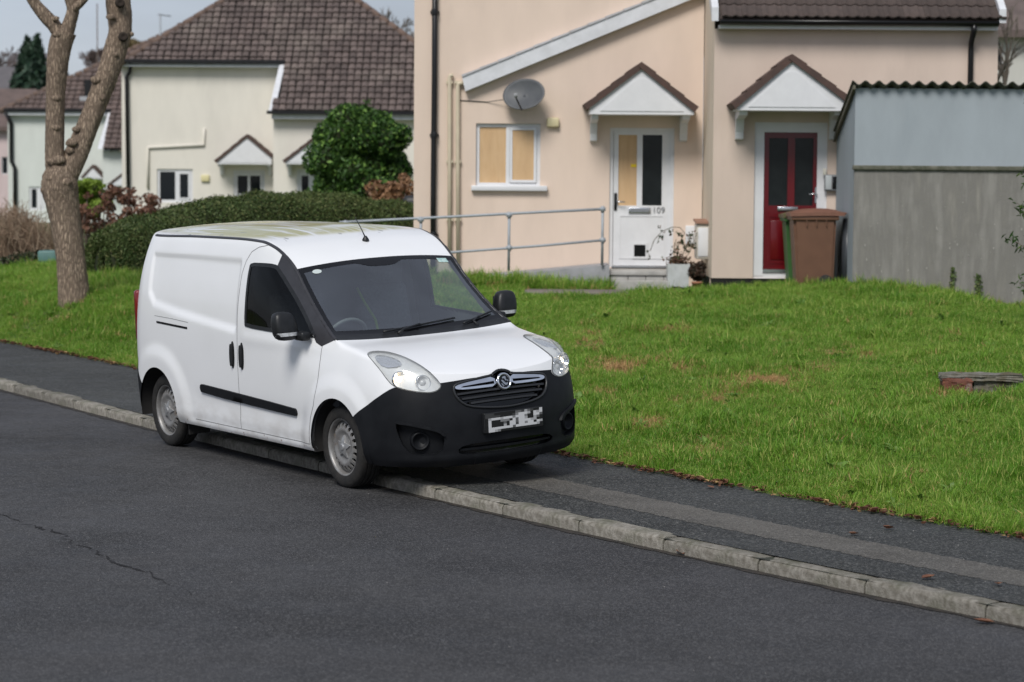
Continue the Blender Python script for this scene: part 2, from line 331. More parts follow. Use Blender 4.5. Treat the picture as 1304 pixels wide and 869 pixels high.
# wet dirty gutter line at the foot of the kerb
M_gut = mat('gutter_dirt', (.018,.017,.015), (.045,.037,.030), scale=14, rough=.7, bump=.3, bscale=120)
gt = strip('gutter_dirt', s_at(8), s_at(40), .08, np.array([-.0, .012]), lambda x,y,o: zr(x,y)+.004, M_gut, jitter=lambda ss: np.stack([-.035-.02*np.abs(np.sin(ss*3.1))-.02*np.abs(np.sin(ss*1.17+1))-.012*np.sin(ss*17), 0*ss], 1)); tag(gt, 'thin line of damp dirt in the gutter', 'dirt', kind='stuff')
# road crack, a wandering ridge of broken tarmac
def road_pt(px, py):
    d = ray(px, py); n = Vector((NX_,NY_,NZ_)); t = n.dot(Vector((-1.237,17.693,0))-CAM)/n.dot(d); return CAM+d*t
M_crack = mat('crack_dark', (.004,.004,.0045), (.012,.012,.013), scale=30, rough=.95)
cr = MB()
pts = [(-30,643),(20,662),(45,672),(62,675),(90,690),(120,702),(150,718),(180,728),(215,745),(250,758),(300,778),(350,800),(400,822),(440,838),(470,848)]
wd = [.005,.014,.014,.035,.007,.014,.03,.02,.003,.006,.002,.003,.001,.002,.001]
P_ = []; 
for i in range(len(pts)-1):
    for k in range(8):
        t = k/8; px = pts[i][0]*(1-t)+pts[i+1][0]*t; py = pts[i][1]*(1-t)+pts[i+1][1]*t; q = road_pt(px, py); ww = (wd[i]*(1-t)+wd[i+1]*t)*random.choice((.05,.3,.5,.8,1.1,1.3))
        P_.append((q.x + random.gauss(0,.018), q.y + random.gauss(0,.03), q.z + .003, ww))
V = []; F = []
for i, (x, y, z, ww) in enumerate(P_): V += [(x-.3*ww, y-ww*.5, z), (x+.3*ww, y+ww*.5, z)]
for i in range(len(P_)-1): F.append((2*i, 2*i+2, 2*i+3, 2*i+1))
tag(cr.add(V, F).build('road_crack', M_crack), 'long ragged crack in the road tarmac', 'crack', kind='structure')
# --- lawn sheet
ss = np.concatenate([np.arange(s_at(-25), s_at(9), 1.5), np.arange(s_at(9), s_at(42), .16), np.arange(s_at(42), s_at(88), 1.2)])
offs = np.r_[PAVE_W-.03, np.arange(PAVE_W+.05, 6, .15), np.arange(6, 26, .4), np.arange(26, 60, 2)]
p_, n_ = kerb_pt(ss); X = p_[:,None,0] + n_[:,None,0]*offs; Y = p_[:,None,1] + n_[:,None,1]*offs
edge = .05*np.sin(ss*2.3)+.03*np.sin(ss*6.1+1)+.02*np.sin(ss*15)
X[:,0] += n_[:,0]*edge; Y[:,0] += n_[:,1]*edge
Zl = lawn_z(X, Y); Zl[:,0] = pave_z(X[:,0], Y[:,0]) - .006
V = np.stack([X, Y, Zl], -1).reshape(-1,3); a, b = X.shape; i = (np.arange(a-1)[:,None]*b + np.arange(b-1)[None]).ravel()
lawn = ob('lawn', mesh_np('lawn', V, np.stack([i, i+b, i+b+1, i+1], 1), M_soil, True)); tag(lawn, 'sloping green lawn between pavement and houses', 'lawn', kind='structure')
LAWN_BVH = BVHTree.FromPolygons([tuple(v) for v in V], [tuple(f) for f in np.stack([i, i+b, i+b+1, i+1], 1)])
def gz(x, y):
    h = LAWN_BVH.ray_cast(Vector((x, y, 60)), Vector((0,0,-1))); return h[0].z if h[0] else float(lawn_z(np.array([x]), np.array([y]))[0])
def lawn_pt(px, py):
    h = LAWN_BVH.ray_cast(CAM, ray(px, py).normalized()); return h[0]
# ---------------------------------------------------------------- van body surface (van frame: x forward, y left, z up)
def pchip(xs, ys, q):
    xs = np.asarray(xs, float); ys = np.asarray(ys, float); q = np.asarray(q, float)
    h = np.diff(xs); d = np.diff(ys) / h; m = np.zeros_like(ys)
    for i in range(1, len(xs) - 1):
        if d[i-1] * d[i] > 0:
            w1 = 2*h[i] + h[i-1]; w2 = h[i] + 2*h[i-1]
            m[i] = (w1 + w2) / (w1/d[i-1] + w2/d[i])
    m[0] = d[0]; m[-1] = d[-1]
    i = np.clip(np.searchsorted(xs, q) - 1, 0, len(h) - 1)
    t = (q - xs[i]) / h[i]
    return ((1+2*t)*(1-t)**2)*ys[i] + t*(1-t)**2*h[i]*m[i] + t*t*(3-2*t)*ys[i+1] + t*t*(t-1)*h[i]*m[i+1]
def sstep(a, b, x):
    t = np.clip((x - a) / (b - a), 0, 1); return t*t*(3-2*t)
# reference plan x,y | shoulder x,y,z | bottom z | colour-break z | exponent
VT = np.array([
 (-3.725, .00, -3.560, .000, 1.900, .34, .80, 3.0),
 (-3.725, .45, -3.555, .400, 1.895, .34, .80, 3.0),
 (-3.710, .70, -3.540, .580, 1.885, .34, .80, 3.0),
 (-3.670, .82, -3.490, .690, 1.872, .33, .80, 3.0),
 (-3.580, .885,-3.410, .735, 1.864, .32, .77, 3.2),
 (-3.440, .908,-3.320, .750, 1.860, .30, .56, 3.3),
 (-3.200, .916,-3.180, .755, 1.861, .27, .42, 3.3),
 (-2.500, .920,-2.500, .760, 1.875, .26, .40, 3.3),
 (-1.750, .920,-1.750, .760, 1.879, .26, .40, 3.3),
 (-1.330, .920,-1.330, .758, 1.868, .26, .40, 3.3),
 (-1.120, .920,-1.120, .750, 1.825, .26, .40, 3.2),
 ( -.950, .920, -.950, .742, 1.748, .26, .40, 3.1),
 ( -.820, .920, -.820, .738, 1.662, .26, .40, 3.0),
 ( -.660, .920, -.660, .750, 1.515, .26, .40, 2.9),
 ( -.470, .919, -.470, .768, 1.365, .26, .40, 2.8),
 ( -.290, .918, -.290, .786, 1.245, .26, .40, 2.7),
 ( -.120, .917, -.120, .806, 1.155, .26, .40, 2.6),
 (  .020, .916,  .020, .812, 1.112, .26, .42, 2.5),
 (  .160, .912,  .160, .808, 1.090, .26, .50, 2.4),
 (  .345, .904,  .340, .815, 1.060, .25, .612,2.6),
 (  .600, .876,  .560, .792, 1.026, .24, .760,2.6),
 (  .780, .800,  .715, .728,  .988, .24, .845,2.5),
 (  .920, .645,  .835, .600,  .948, .235,.850,2.2),
 ( 1.000, .450,  .908, .410,  .916, .23, .862,1.9),
 ( 1.050, .220,  .950, .175,  .902, .23, .876,1.8),
 ( 1.068, .000,  .968, .000,  .899, .23, .878,1.8)])
_ch = np.r_[0, np.cumsum(np.hypot(np.diff(VT[:,0]), np.diff(VT[:,1])))]
ZC_X = [-3.56,-3.45,-3.0,-2.4,-1.8,-1.42,-1.18,-.97,-.80,-.46,-.12,-.02,.2,.45,.7,.88,.968]
ZC_Z = [1.90,1.912,1.925,1.932,1.928,1.903,1.856,1.780,1.690,1.405,1.125,1.105,1.092,1.058,.998,.935,.899]
ARCH_F = (.045, .325, .385); ARCH_R = (-3.105, .325, .385)
REC_X = [-3.4,-3.30,-3.17,-2.70,-1.68,-1.3]; REC_Z = [1.40,1.36,1.25,1.195,1.115,1.09]
def side_push(x, z):
    """relief of the pressed side panels, outward positive"""
    out = 0*x
    for (ax, az, ar), a, r0, r1, sq in ((ARCH_F, .020, .45, .60, 1.0), (ARCH_R, .022, .46, .62, .9)):
        r = np.hypot((x-ax)*sq, z-az)
        out = out + a*(1 - sstep(r0, r1, r))*sstep(.2,.34,z)
    zl = np.interp(x, REC_X, REC_Z)
    inside = sstep(0,.045,z-zl)*sstep(0,.022,1.705-z)*sstep(-3.30,-3.255,x)*(1-sstep(-1.62,-1.56,x))
    out = out - .021*inside
    out = out - .007*np.exp(-((z-.50)/.09)**2)*sstep(-2.5,-2.3,x)*(1-sstep(-.5,-.3,x))
    out = out + .006*np.exp(-((z-.285)/.03)**2)*sstep(-2.6,-2.45,x)*(1-sstep(-.4,-.3,x))
    out = out + .006*(np.exp(-((z-1.075)/.05)**2))*sstep(-1.55,-1.4,x)*(1-sstep(-.3,.3,x))
    return out
def van_rows(u):
    c = [pchip(_ch, VT[:,j], u) for j in range(8)]
    return c
def van_side(u, zz=None, v=None):
    """points on the half shell (y>0) for plan station u and height zz"""
    rx, ry, ex, ey, ez, zb, zm, k = van_rows(u)
    z = zz
    v = np.clip((z-.52)/(ez-.52), 0, 1)
    g = v**k
    x = rx + (ex-rx)*g; y = ry + (ey-ry)*g
    low = np.clip((.40-z)/.2, 0, 1)**2
    # tuck under at the bottom
    nrm = np.hypot(rx+1.4, ry*1.0)+1e-6
    rl = np.clip((.66-z)/.32, 0, 1)**1.5*sstep(-3.45,-3.66,rx)
    x = x + .09*rl - .05*low*np.where(rx>.5, 1, 0); y = y - .04*low*np.sign(ry)*(ry>.3)
    push = side_push(x, z)*sstep(-3.75,-3.5,rx)*(1-sstep(.45,.75,rx))*(1-sstep(.75,1,v)*.6)
    y = y + push
    # bumper relief at the front: step under the lamps, lower lip
    fr = sstep(.55,.85,rx)
    lip = .018*np.exp(-((z-.285)/.035)**2)*fr
    x = x + lip*(rx-.2); y = y + lip*ry*.6
    return np.stack([x, y, z], -1)
def van_grid(nu=520, nl=34, nt=74, nc=80):
    # station spacing: denser on the ends
    U = np.linspace(0, _ch[-1], nu)
    # keep door edges on columns
    rows = van_rows(U); ez, zb, zm = rows[4], rows[5], rows[6]
    lo = np.linspace(0, 1, nl); hi = np.linspace(0, 1, nt)[1:]
    Z = np.concatenate([zb[:,None] + (zm-zb)[:,None]*lo, zm[:,None] + (ez-zm)[:,None]*hi], 1)
    P = van_side(np.repeat(U[:,None], Z.shape[1], 1), Z)      # nu, nv, 3
    E = P[:,-1]
    fr = np.linspace(-1, 1, nc)
    zc = np.interp(E[:,0], ZC_X, ZC_Z); zc = pchip(ZC_X, ZC_Z, np.clip(E[:,0], ZC_X[0], ZC_X[-1]))
    q = np.interp(E[:,0], [-3.5,-1.2,-.8,-.2,0,.5,.95], [2.6,2.6,2.2,2.0,3.2,3.0,2.4])
    bow = np.interp(E[:,0], [-3.5,-1.2,-.8,-.15,.0,.3], [0,0,.015,.03,.02,0])
    T = np.zeros((nu, nc, 3))
    T[:,:,1] = E[:,1][:,None]*fr[None]
    sh = 1-np.abs(fr[None])**q[:,None]
    T[:,:,0] = E[:,0][:,None] + bow[:,None]*(1-fr[None]**2)
    T[:,:,2] = E[:,2][:,None] + (zc-E[:,2])[:,None]*sh
    return U, Z, P, T, fr
# ================================================================ VAN
VAN_M = Matrix(((.5585,.8282,-.0468,-.58325),(-.8294,.5572,-.0393,18.13341),(-.0065,.0608,.9981,.04804),(0,0,0,1)))
_r = VAN_M.to_3x3(); _x = _r.col[0].normalized(); _y = (_r.col[1]-_x*_x.dot(_r.col[1])).normalized(); _z = _x.cross(_y)
van = empty('parked_van'); van.matrix_world = Matrix(((_x.x,_y.x,_z.x,VAN_M[0][3]),(_x.y,_y.y,_z.y,VAN_M[1][3]),(_x.z,_y.z,_z.z,VAN_M[2][3]),(0,0,0,1)))
tag(van, 'white panel van with black bumpers parked half on the pavement', 'van')
# --- paint with algae on the roof and road dirt low on the sides
def van_paint():
    m = bpy.data.materials.new('white_van_paint'); m.use_nodes = True; t = m.node_tree; N = t.nodes; b = N['Principled BSDF']; lk = t.links.new
    co = N.new('ShaderNodeTexCoord').outputs['Object']; sp = N.new('ShaderNodeSeparateXYZ'); lk(co, sp.inputs[0])
    def noise(sc, st=(1,1,1), d=5):
        mp_ = N.new('ShaderNodeMapping'); mp_.inputs['Scale'].default_value = st; lk(co, mp_.inputs[0])
        n = N.new('ShaderNodeTexNoise'); n.inputs['Scale'].default_value = sc; n.inputs['Detail'].default_value = d; lk(mp_.outputs[0], n.inputs['Vector']); return n.outputs[0]
    def mr_(src, a, c, lo=0., hi=1.):
        r = N.new('ShaderNodeMapRange'); r.interpolation_type = 'SMOOTHSTEP'; r.inputs['From Min'].default_value = a; r.inputs['From Max'].default_value = c; r.inputs['To Min'].default_value = lo; r.inputs['To Max'].default_value = hi; lk(src, r.inputs[0]); return r.outputs[0]
    def mul(a, c):
        n = N.new('ShaderNodeMath'); n.operation = 'MULTIPLY'; n.use_clamp = True
        for i_, q in enumerate((a, c)):
            if isinstance(q, float): n.inputs[i_].default_value = q
            else: lk(q, n.inputs[i_])
        return n.outputs[0]
    def mix(f, A, B):
        x = N.new('ShaderNodeMix'); x.data_type = 'RGBA'; lk(f, x.inputs[0])
        for s_, q in ((6, A), (7, B)):
            if isinstance(q, tuple): x.inputs[s_].default_value = (*q, 1)
            else: lk(q, x.inputs[s_])
        return x.outputs[2]
    white = (.80,.81,.825)
    c = mix(mr_(noise(1.5), .3, .7), white, (.77,.78,.79))
    zone = mul(mr_(sp.outputs['Z'], 1.868, 1.892), mr_(sp.outputs['X'], -1.12, -1.40))
    streak = mr_(noise(6, (.22,2.6,1)), .30, .50)
    alg = mul(mul(zone, streak), mr_(noise(2.2), .30, .5, .35, 1.))
    c = mix(mul(alg, .97), c, (.38,.345,.065))
    speck = mul(mul(mr_(noise(26, (.35,1,1), 3), .63, .70), mr_(sp.outputs['Z'], 1.84, 1.88)), mul(mr_(sp.outputs['X'], -1.0, -1.3), mr_(noise(3.1), .42, .6)))
    c = mix(mul(speck, .85), c, (.07,.07,.05))
    low = mul(mr_(sp.outputs['Z'], .62, .25), mr_(noise(5, (1,1,2.2)), .3, .75))
    c = mix(mul(low, .45), c, (.34,.31,.27))
    rust = mul(mr_(sp.outputs['Z'], .34, .28), mr_(noise(22, (1,1,1), 3), .62, .68)); c = mix(mul(rust, .7), c, (.20,.10,.06))
    lk(c, b.inputs['Base Color']); b.inputs['Roughness'].default_value = .32; b.inputs['Coat Weight'].default_value = .55; b.inputs['Coat Roughness'].default_value = .07
    return m
M_paint = van_paint()
M_bplast = mat('black_bumper_plastic', (.0065,.0072,.009), (.010,.011,.013), scale=7, rough=.5, spec=.22, bump=.06, bscale=500, rvar=.08)
M_trim = mat('black_trim', (.010,.011,.012), (.016,.017,.019), scale=20, rough=.42, spec=.45)
M_pillar = mat('dark_pillar_film', (.030,.030,.034), (.040,.040,.045), scale=9, rough=.30, spec=.5)
M_gloss = mat('gloss_black', (.006,.006,.007), rough=.12)
M_chrome = mat('chrome', (.82,.83,.85), rough=.10, metal=1)
M_satin = mat('satin_silver', (.55,.56,.57), rough=.28, metal=1)
M_rubber = mat('tyre_rubber', (.013,.013,.013), (.028,.026,.024), scale=16, rough=.82, bump=.25, bscale=90)
M_steel = mat('wheel_steel', (.30,.30,.295), (.22,.21,.205), scale=14, rough=.45, metal=.45, c3=(.20,.15,.11), s3=9, lo3=.60, hi3=.72)
M_under = mat('underbody', (.010,.010,.010), (.02,.019,.018), scale=6, rough=.9)
M_lining = mat('cabin_lining', (.13,.135,.145), rough=.85)
M_fabric = mat('seat_fabric', (.10,.105,.115), (.14,.145,.16), scale=40, rough=.95)
M_glassf = glass_mat('windscreen_glass', tint=(.86,.95,.93), refl=.25, rough=.03)
M_glasss = glass_mat('door_glass', tint=(.24,.25,.25), refl=.0, rough=.02, ior=1.38)
M_glassl = glass_mat('passenger_glass', tint=(.72,.78,.76), refl=.0, rough=.02, ior=1.38)
def haze_lens():
    m = glass_mat('lamp_lens', tint=(.97,.98,.98), refl=.05, rough=.06); t = m.node_tree; N = t.nodes; o = [n for n in N if n.type == 'OUTPUT_MATERIAL'][0]; old = o.inputs[0].links[0].from_socket
    d = N.new('ShaderNodeBsdfDiffuse'); d.inputs[0].default_value = (.78,.79,.77,1); x = N.new('ShaderNodeMixShader'); x.inputs[0].default_value = .17; t.links.new(old, x.inputs[1]); t.links.new(d.outputs[0], x.inputs[2]); t.links.new(x.outputs[0], o.inputs[0]); return m
M_lens = haze_lens()
M_hous = mat('lamp_housing', (.66,.67,.67), (.76,.77,.77), scale=12, rough=.35, metal=.15)
M_bowl = mat('lamp_bowl', (.85,.86,.88), rough=.07, metal=1)
M_lit = mat('lit_bulb', (1,.9,.75), emis=(1,.74,.42), estr=6.0)
M_red = mat('red_lamp', (.16,.005,.007), rough=.12, coat=.6)
M_clear = mat('indicator_lens', (.62,.64,.66), (.40,.41,.42), scale=60, rough=.12, coat=.5)
# --- surface grid
U, Zg, P, T, fr = van_grid(560, 30, 72, 121)
nu, nv = P.shape[:2]; nc = T.shape[1]; nl = 30
PR = P.copy(); PR[...,1] *= -1
Vall = np.concatenate([PR.reshape(-1,3), P.reshape(-1,3), T.reshape(-1,3)])
def quads(base, a, b, flip):
    i = (np.arange(a-1)[:,None]*b + np.arange(b-1)[None]).ravel() + base
    F = np.stack([i, i+b, i+b+1, i+1], 1); return F[:, ::-1] if flip else F
FR = quads(0, nu, nv, False); FL = quads(nu*nv, nu, nv, True); FT = quads(2*nu*nv, nu, nc, False)
F = np.concatenate([FR, FL, FT]); src = np.r_[np.zeros(len(FR)), np.ones(len(FL)), np.full(len(FT), 2)].astype(int)
jj = np.concatenate([np.tile(np.arange(nv-1), nu-1), np.tile(np.arange(nv-1), nu-1), np.tile(np.arange(nc-1), nu-1)])
ii = np.concatenate([np.repeat(np.arange(nu-1), nv-1), np.repeat(np.arange(nu-1), nv-1), np.repeat(np.arange(nu-1), nc-1)])
key = np.round(Vall*5000).astype(np.int64); _, inv_first, inv = np.unique(key, axis=0, return_index=True, return_inverse=True); inv = inv.ravel()
V = Vall[inv_first].copy(); F = inv[F]
good = np.array([len(set(f)) >= 3 for f in F]); 
tri_fix = F.copy()
F, src, jj, ii = F[good], src[good], jj[good], ii[good]
# --- weighted Laplacian smoothing: broad on bonnet shoulders, light elsewhere
ed = np.concatenate([F[:,[0,1]], F[:,[1,2]], F[:,[2,3]], F[:,[3,0]]]); ed = ed[ed[:,0] != ed[:,1]]; ed = np.unique(np.sort(ed, 1), axis=0)
cnt = np.bincount(ed.ravel(), minlength=len(V)).astype(float)
zbv = np.interp(V[:,0], [-3.6,-3.2,0,.5,1.1], [.34,.27,.26,.24,.23]); fix = (V[:,2] < zbv+.02)
hoodw = sstep(-.10,.05,V[:,0]); roofw = 1-sstep(-1.25,-.95,V[:,0])
nearE = sstep(.70,.85,V[:,2])
w1 = .5*np.maximum(roofw*.9*sstep(1.74,1.82,V[:,2]), .12)*(1-hoodw) + .5*hoodw*sstep(.87,.93,V[:,2]+.0*V[:,0])
w1[fix] = 0
pillar = (V[:,0] > -1.0) & (V[:,0] < -.1)
for it in range(26):
    acc = np.zeros_like(V); np.add.at(acc, ed[:,0], V[ed[:,1]]); np.add.at(acc, ed[:,1], V[ed[:,0]]); avg = acc/cnt[:,None]
    ww = w1*np.where(pillar, 1. if it < 4 else 0., 1.)*(1. if it < 12 else hoodw)
    V += (avg - V)*ww[:,None]
Cn = V[F].mean(1)
VBVH = BVHTree.FromPolygons([tuple(v) for v in V], [tuple(f) for f in F])
# --- outlines
def resample(pts, h, closed=True):
    P_ = np.array(pts, float); Q = np.vstack([P_, P_[:1]]) if closed else P_
    out = []
    for a, b in zip(Q[:-1], Q[1:]):
        n = max(1, int(np.linalg.norm(b-a)/h)); out += [a+(b-a)*k/n for k in range(n)]
    return np.array(out)
def smooth_closed(pts, it=2):
    P_ = np.array(pts, float)
    for _ in range(it): P_ = np.stack([P_*.75+np.roll(P_,-1,0)*.25, P_*.25+np.roll(P_,-1,0)*.75], 1).reshape(-1, P_.shape[1])   # Chaikin
    return P_
def inpoly(poly, q):
    q = np.atleast_2d(q); x, y = q[:,0], q[:,1]; c = np.zeros(len(q), bool); n = len(poly); j = n-1
    for i in range(n):
        xi, yi = poly[i]; xj, yj = poly[j]
        with np.errstate(divide='ignore', invalid='ignore'):
            c ^= ((yi > y) != (yj > y)) & (x < (xj-xi)*(y-yi)/(yj-yi+1e-15)+xi)
        j = i
    return c
def offset_poly(poly, d):
    """shrink (d>0) a polygon"""
    P_ = np.array(poly, float); A = .5*np.sum(P_[:,0]*np.roll(P_[:,1],-1)-np.roll(P_[:,0],-1)*P_[:,1]); s_ = 1 if A > 0 else -1
    t = np.roll(P_,-1,0)-np.roll(P_,1,0); l = np.linalg.norm(t, axis=1)+1e-12; n = np.stack([-t[:,1], t[:,0]], 1)/l[:,None]*s_
    return P_ + n*d
class Frame:
    def __init__(s, n, up=(0,0,1), o=(0,0,0)):
        s.n = Vector(n).normalized(); s.u = Vector(up).cross(s.n).normalized(); s.v = s.n.cross(s.u); s.o = Vector(o)
    def to2(s, p): p = Vector(p)-s.o; return (p.dot(s.u), p.dot(s.v))
    def to3(s, a, b): return s.o + s.u*float(a) + s.v*float(b)
def on_body(fm, a, b, off):
    p = fm.to3(a, b); h = VBVH.ray_cast(p + fm.n*3, -fm.n)
    if h[0] is None:
        h = VBVH.find_nearest(p+fm.n*1.0)
    return h[0] + fm.n*off
def cdt_fill(outline, holes=(), h=.02):
    O = np.array(outline, float); pts = list(map(tuple, O)); n = len(O); edges = [(i, (i+1)%n) for i in range(n)]
    for H in holes:
        b = len(pts); pts += list(map(tuple, H)); edges += [(b+i, b+(i+1)%len(H)) for i in range(len(H))]
    lo, hi = O.min(0), O.max(0); gx, gy = np.meshgrid(np.arange(lo[0]+h/2, hi[0], h), np.arange(lo[1]+h/2, hi[1], h)); G = np.stack([gx.ravel(), gy.ravel()], 1)
    if len(G):
        G = G[inpoly(O, G)]
        B = np.array(pts)
        if len(G): G = G[(((G[:,None]-B[None])**2).sum(-1).min(1) > (h*.45)**2)]
        for H in holes:
            if len(G): G = G[~inpoly(np.array(H), G)]
        pts += list(map(tuple, G))
    r = geometry.delaunay_2d_cdt([Vector(q) for q in pts], edges, [], 0, 1e-7)
    VV = np.array([v[:] for v in r[0]]); FF = np.array([list(f) for f in r[2]]); cc = VV[FF].mean(1); ok = inpoly(O, cc)
    for H in holes: ok &= ~inpoly(np.array(H), cc)
    FF = FF[ok]
    d = VV[FF]; ar = (d[:,1,0]-d[:,0,0])*(d[:,2,1]-d[:,0,1])-(d[:,1,1]-d[:,0,1])*(d[:,2,0]-d[:,0,0]); FF[ar < 0] = FF[ar < 0][:, ::-1]
    return VV, FF
def patch(name, outline, fm, off, m, parent, h=.02, holes=(), skirt=0., bulge=0., smooth=True, base=None, closed_back=False):
    """piece of surface cut to an outline, laid on the body and pushed out by off; skirt gives it an edge"""
    O = np.array(outline, float)
    VV, FF = cdt_fill(O, holes, h)
    out = []
    for a, b in VV:
        e = off
        if bulge:
            dd = np.sqrt(((O-np.array([a,b]))**2).sum(1)).min(); e += bulge*float(1-math.exp(-dd/ .03))
        out.append(on_body(fm, a, b, e) if base is None else base(a, b, e))
    FF = [tuple(f) for f in FF]
    if skirt:
        for L_ in [O] + [np.array(H) for H in holes]:
            # outline vertices are found again by position
            idx = [int(((VV-q)**2).sum(1).argmin()) for q in L_]; b0 = len(out); out += [out[i] - fm.n*skirt for i in idx]; n = len(idx)
            FF += [(idx[k], b0+k, b0+(k+1)%n, idx[(k+1)%n]) for k in range(n)]
    me = bpy.data.meshes.new(name); me.from_pydata([tuple(q) for q in out], [], FF); me.validate(); me.materials.append(m)
    bm = bmesh.new(); bm.from_mesh(me); bmesh.ops.recalc_face_normals(bm, faces=list(bm.faces)); bm.normal_update()
    big = max(bm.faces, key=lambda f: f.calc_area())
    if big.normal.dot(fm.n) < 0: bmesh.ops.reverse_faces(bm, faces=list(bm.faces))
    bm.to_mesh(me); bm.free()
    o = ob(name, me, parent)
    if smooth: auto_smooth(o, 40)
    return o
FS = {-1: Frame((0,-1,0)), 1: Frame((0,1,0))}; FF_ = Frame((1,0,0))
def side2(sd, x, z): return FS[sd].to2((x, 0, z))
def sidepoly(sd, pts): return np.array([side2(sd, x, z) for x, z in pts])
WIN = smooth_closed([(-1.40,1.168),(-1.422,1.19),(-1.424,1.4),(-1.426,1.655),(-1.405,1.690),(-1.2,1.694),(-1.06,1.690),(-.985,1.668),(-.62,1.385),(-.365,1.172),(-.345,1.150),(-.37,1.143),(-.9,1.153)], 1)
HLR = [(.358,-.801,1.058),(.299,-.752,1.070),(.294,-.687,1.074),(.350,-.623,1.067),(.459,-.592,1.051),(.586,-.574,1.026),(.719,-.560,.990),(.837,-.553,.948),(.891,-.521,.893),(.918,-.498,.846),(.924,-.507,.823),(.922,-.538,.800),(.907,-.591,.790),(.871,-.657,.797),(.824,-.717,.811),(.760,-.772,.829),(.706,-.800,.853),(.651,-.813,.897),(.575,-.818,.957),(.474,-.817,1.014)]
GRO = [(-.418,.811),(-.402,.835),(-.33,.850),(-.20,.868),(-.085,.879),(-.062,.897),(-.02,.908),(.03,.908),(.068,.895),(.088,.877),(.20,.866),(.335,.850),(.405,.835),(.420,.811),(.415,.765),(.385,.714),(.325,.674),(.20,.652),(.06,.641),(-.06,.641),(-.20,.652),(-.33,.674),(-.388,.714),(-.416,.765)]
FOGO = [(.754,-.816,.583),(.838,-.751,.577),(.933,-.621,.537),(.967,-.547,.508),(.977,-.521,.465),(.963,-.546,.336),(.867,-.713,.334),(.809,-.778,.383),(.768,-.808,.500)]
mir = lambda L_: [(x,-y,z) for x,y,z in L_]
HF = {-1: Frame((.72,-.58,.38), o=(.62,-.68,.93)), 1: Frame((.72,.58,.38), o=(.62,.68,.93))}
HLO = {-1: smooth_closed([HF[-1].to2(q) for q in HLR], 1), 1: smooth_closed([HF[1].to2(q) for q in mir(HLR)], 1)}
FGF = {-1: Frame((.80,-.60,0), o=(.87,-.69,.46)), 1: Frame((.80,.60,0), o=(.87,.69,.46))}
FGO = {-1: smooth_closed([FGF[-1].to2(q) for q in FOGO], 1), 1: smooth_closed([FGF[1].to2(q) for q in mir(FOGO)], 1)}
GRS = smooth_closed(GRO, 1); SLOT = smooth_closed([(-.42,.318),(-.43,.372),(-.30,.398),(.30,.398),(.43,.372),(.42,.318),(.25,.310),(-.25,.310)], 1)
# --- classify faces
cls = np.array(['body']*len(F), dtype=object)
x_, y_, z_ = Cn.T
side = src < 2
lowf = side & (jj < nl-1)
cls[lowf & (x_ > .15)] = 'front_bumper'; cls[lowf & (x_ < -3.25)] = 'rear_bumper'
for sd, nm in ((0,-1),(1,1)):
    cls[(src == sd) & (x_ > -1.555) & (x_ < -.235) & (z_ > .315)] = 'front_door|%d' % nm
    cls[(src == sd) & (x_ > -2.42) & (x_ < -1.555) & (z_ > .315) & (z_ < 1.80)] = 'side_door|%d' % nm
top = src == 2; frc = (fr[:-1]+fr[1:])/2
fcol = np.where(top, frc[np.clip(jj,0,nc-2)], 0); ex_row = np.where(top, P[np.clip(ii,0,nu-1),-1,0], 0)
cls[top & (ex_row > -.085)] = 'bonnet'
ws = top & (ex_row > -.815) & (ex_row <= -.175); cls[ws & (np.abs(fcol) < .985)] = 'windscreen_border'
cls[ws & (np.abs(fcol) < .935) & (ex_row > -.775) & (ex_row < -.215)] = 'windscreen'
cls[top & (ex_row <= -.085) & (ex_row > -.175)] = 'cowl'
dele = np.zeros(len(F), bool)
for ax, az, ar in (ARCH_F, ARCH_R): dele |= side & (np.hypot(x_-ax, z_-az) < ar) & (np.abs(y_) > .4)
dele |= side & (np.abs(x_-ARCH_R[0]) < .385) & (z_ < .34) & (np.abs(y_) > .4) 
wp = np.array(offset_poly(resample(WIN, .03), .016)); winhit = side & inpoly(wp, np.stack([x_, z_], 1)); dele |= winhit
nrm = np.cross(V[F[:,2]]-V[F[:,0]], V[F[:,3]]-V[F[:,1]])
for sd in (-1, 1):
    c2 = np.array([HF[sd].to2(q) for q in Cn]); dele |= inpoly(offset_poly(resample(HLO[sd], .02), .002), c2) & (y_*sd > .3) & (x_ > .2) & (z_ > .6)
    c2 = np.array([FGF[sd].to2(q) for q in Cn]); dele |= inpoly(offset_poly(resample(FGO[sd], .02), .002), c2) & (y_*sd > .3) & (x_ > .6) & (z_ < .7)
dele |= inpoly(offset_poly(resample(GRS, .02), .002), Cn[:,1:]) & (x_ > .88) & (np.abs(y_) < .5) & (z_ > .55)
dele |= inpoly(offset_poly(resample(SLOT, .02), .002), Cn[:,1:]) & (x_ > .88) & (np.abs(y_) < .5) & (z_ < .5)
# snap the arch edges to clean arcs
keep = ~dele
edgev = np.intersect1d(np.unique(F[dele & side]), np.unique(F[keep]))
V2 = V.copy()
for ax, az, ar in (ARCH_F, ARCH_R):
    r = np.hypot(V[edgev,0]-ax, V[edgev,2]-az); m_ = (np.abs(r-ar) < .03) & (np.abs(V[edgev,1]) > .6) & (V[edgev,2] > .335); e_ = edgev[m_]
    V2[e_,0] = ax + (V[e_,0]-ax)/r[m_]*ar; V2[e_,2] = az + (V[e_,2]-az)/r[m_]*ar
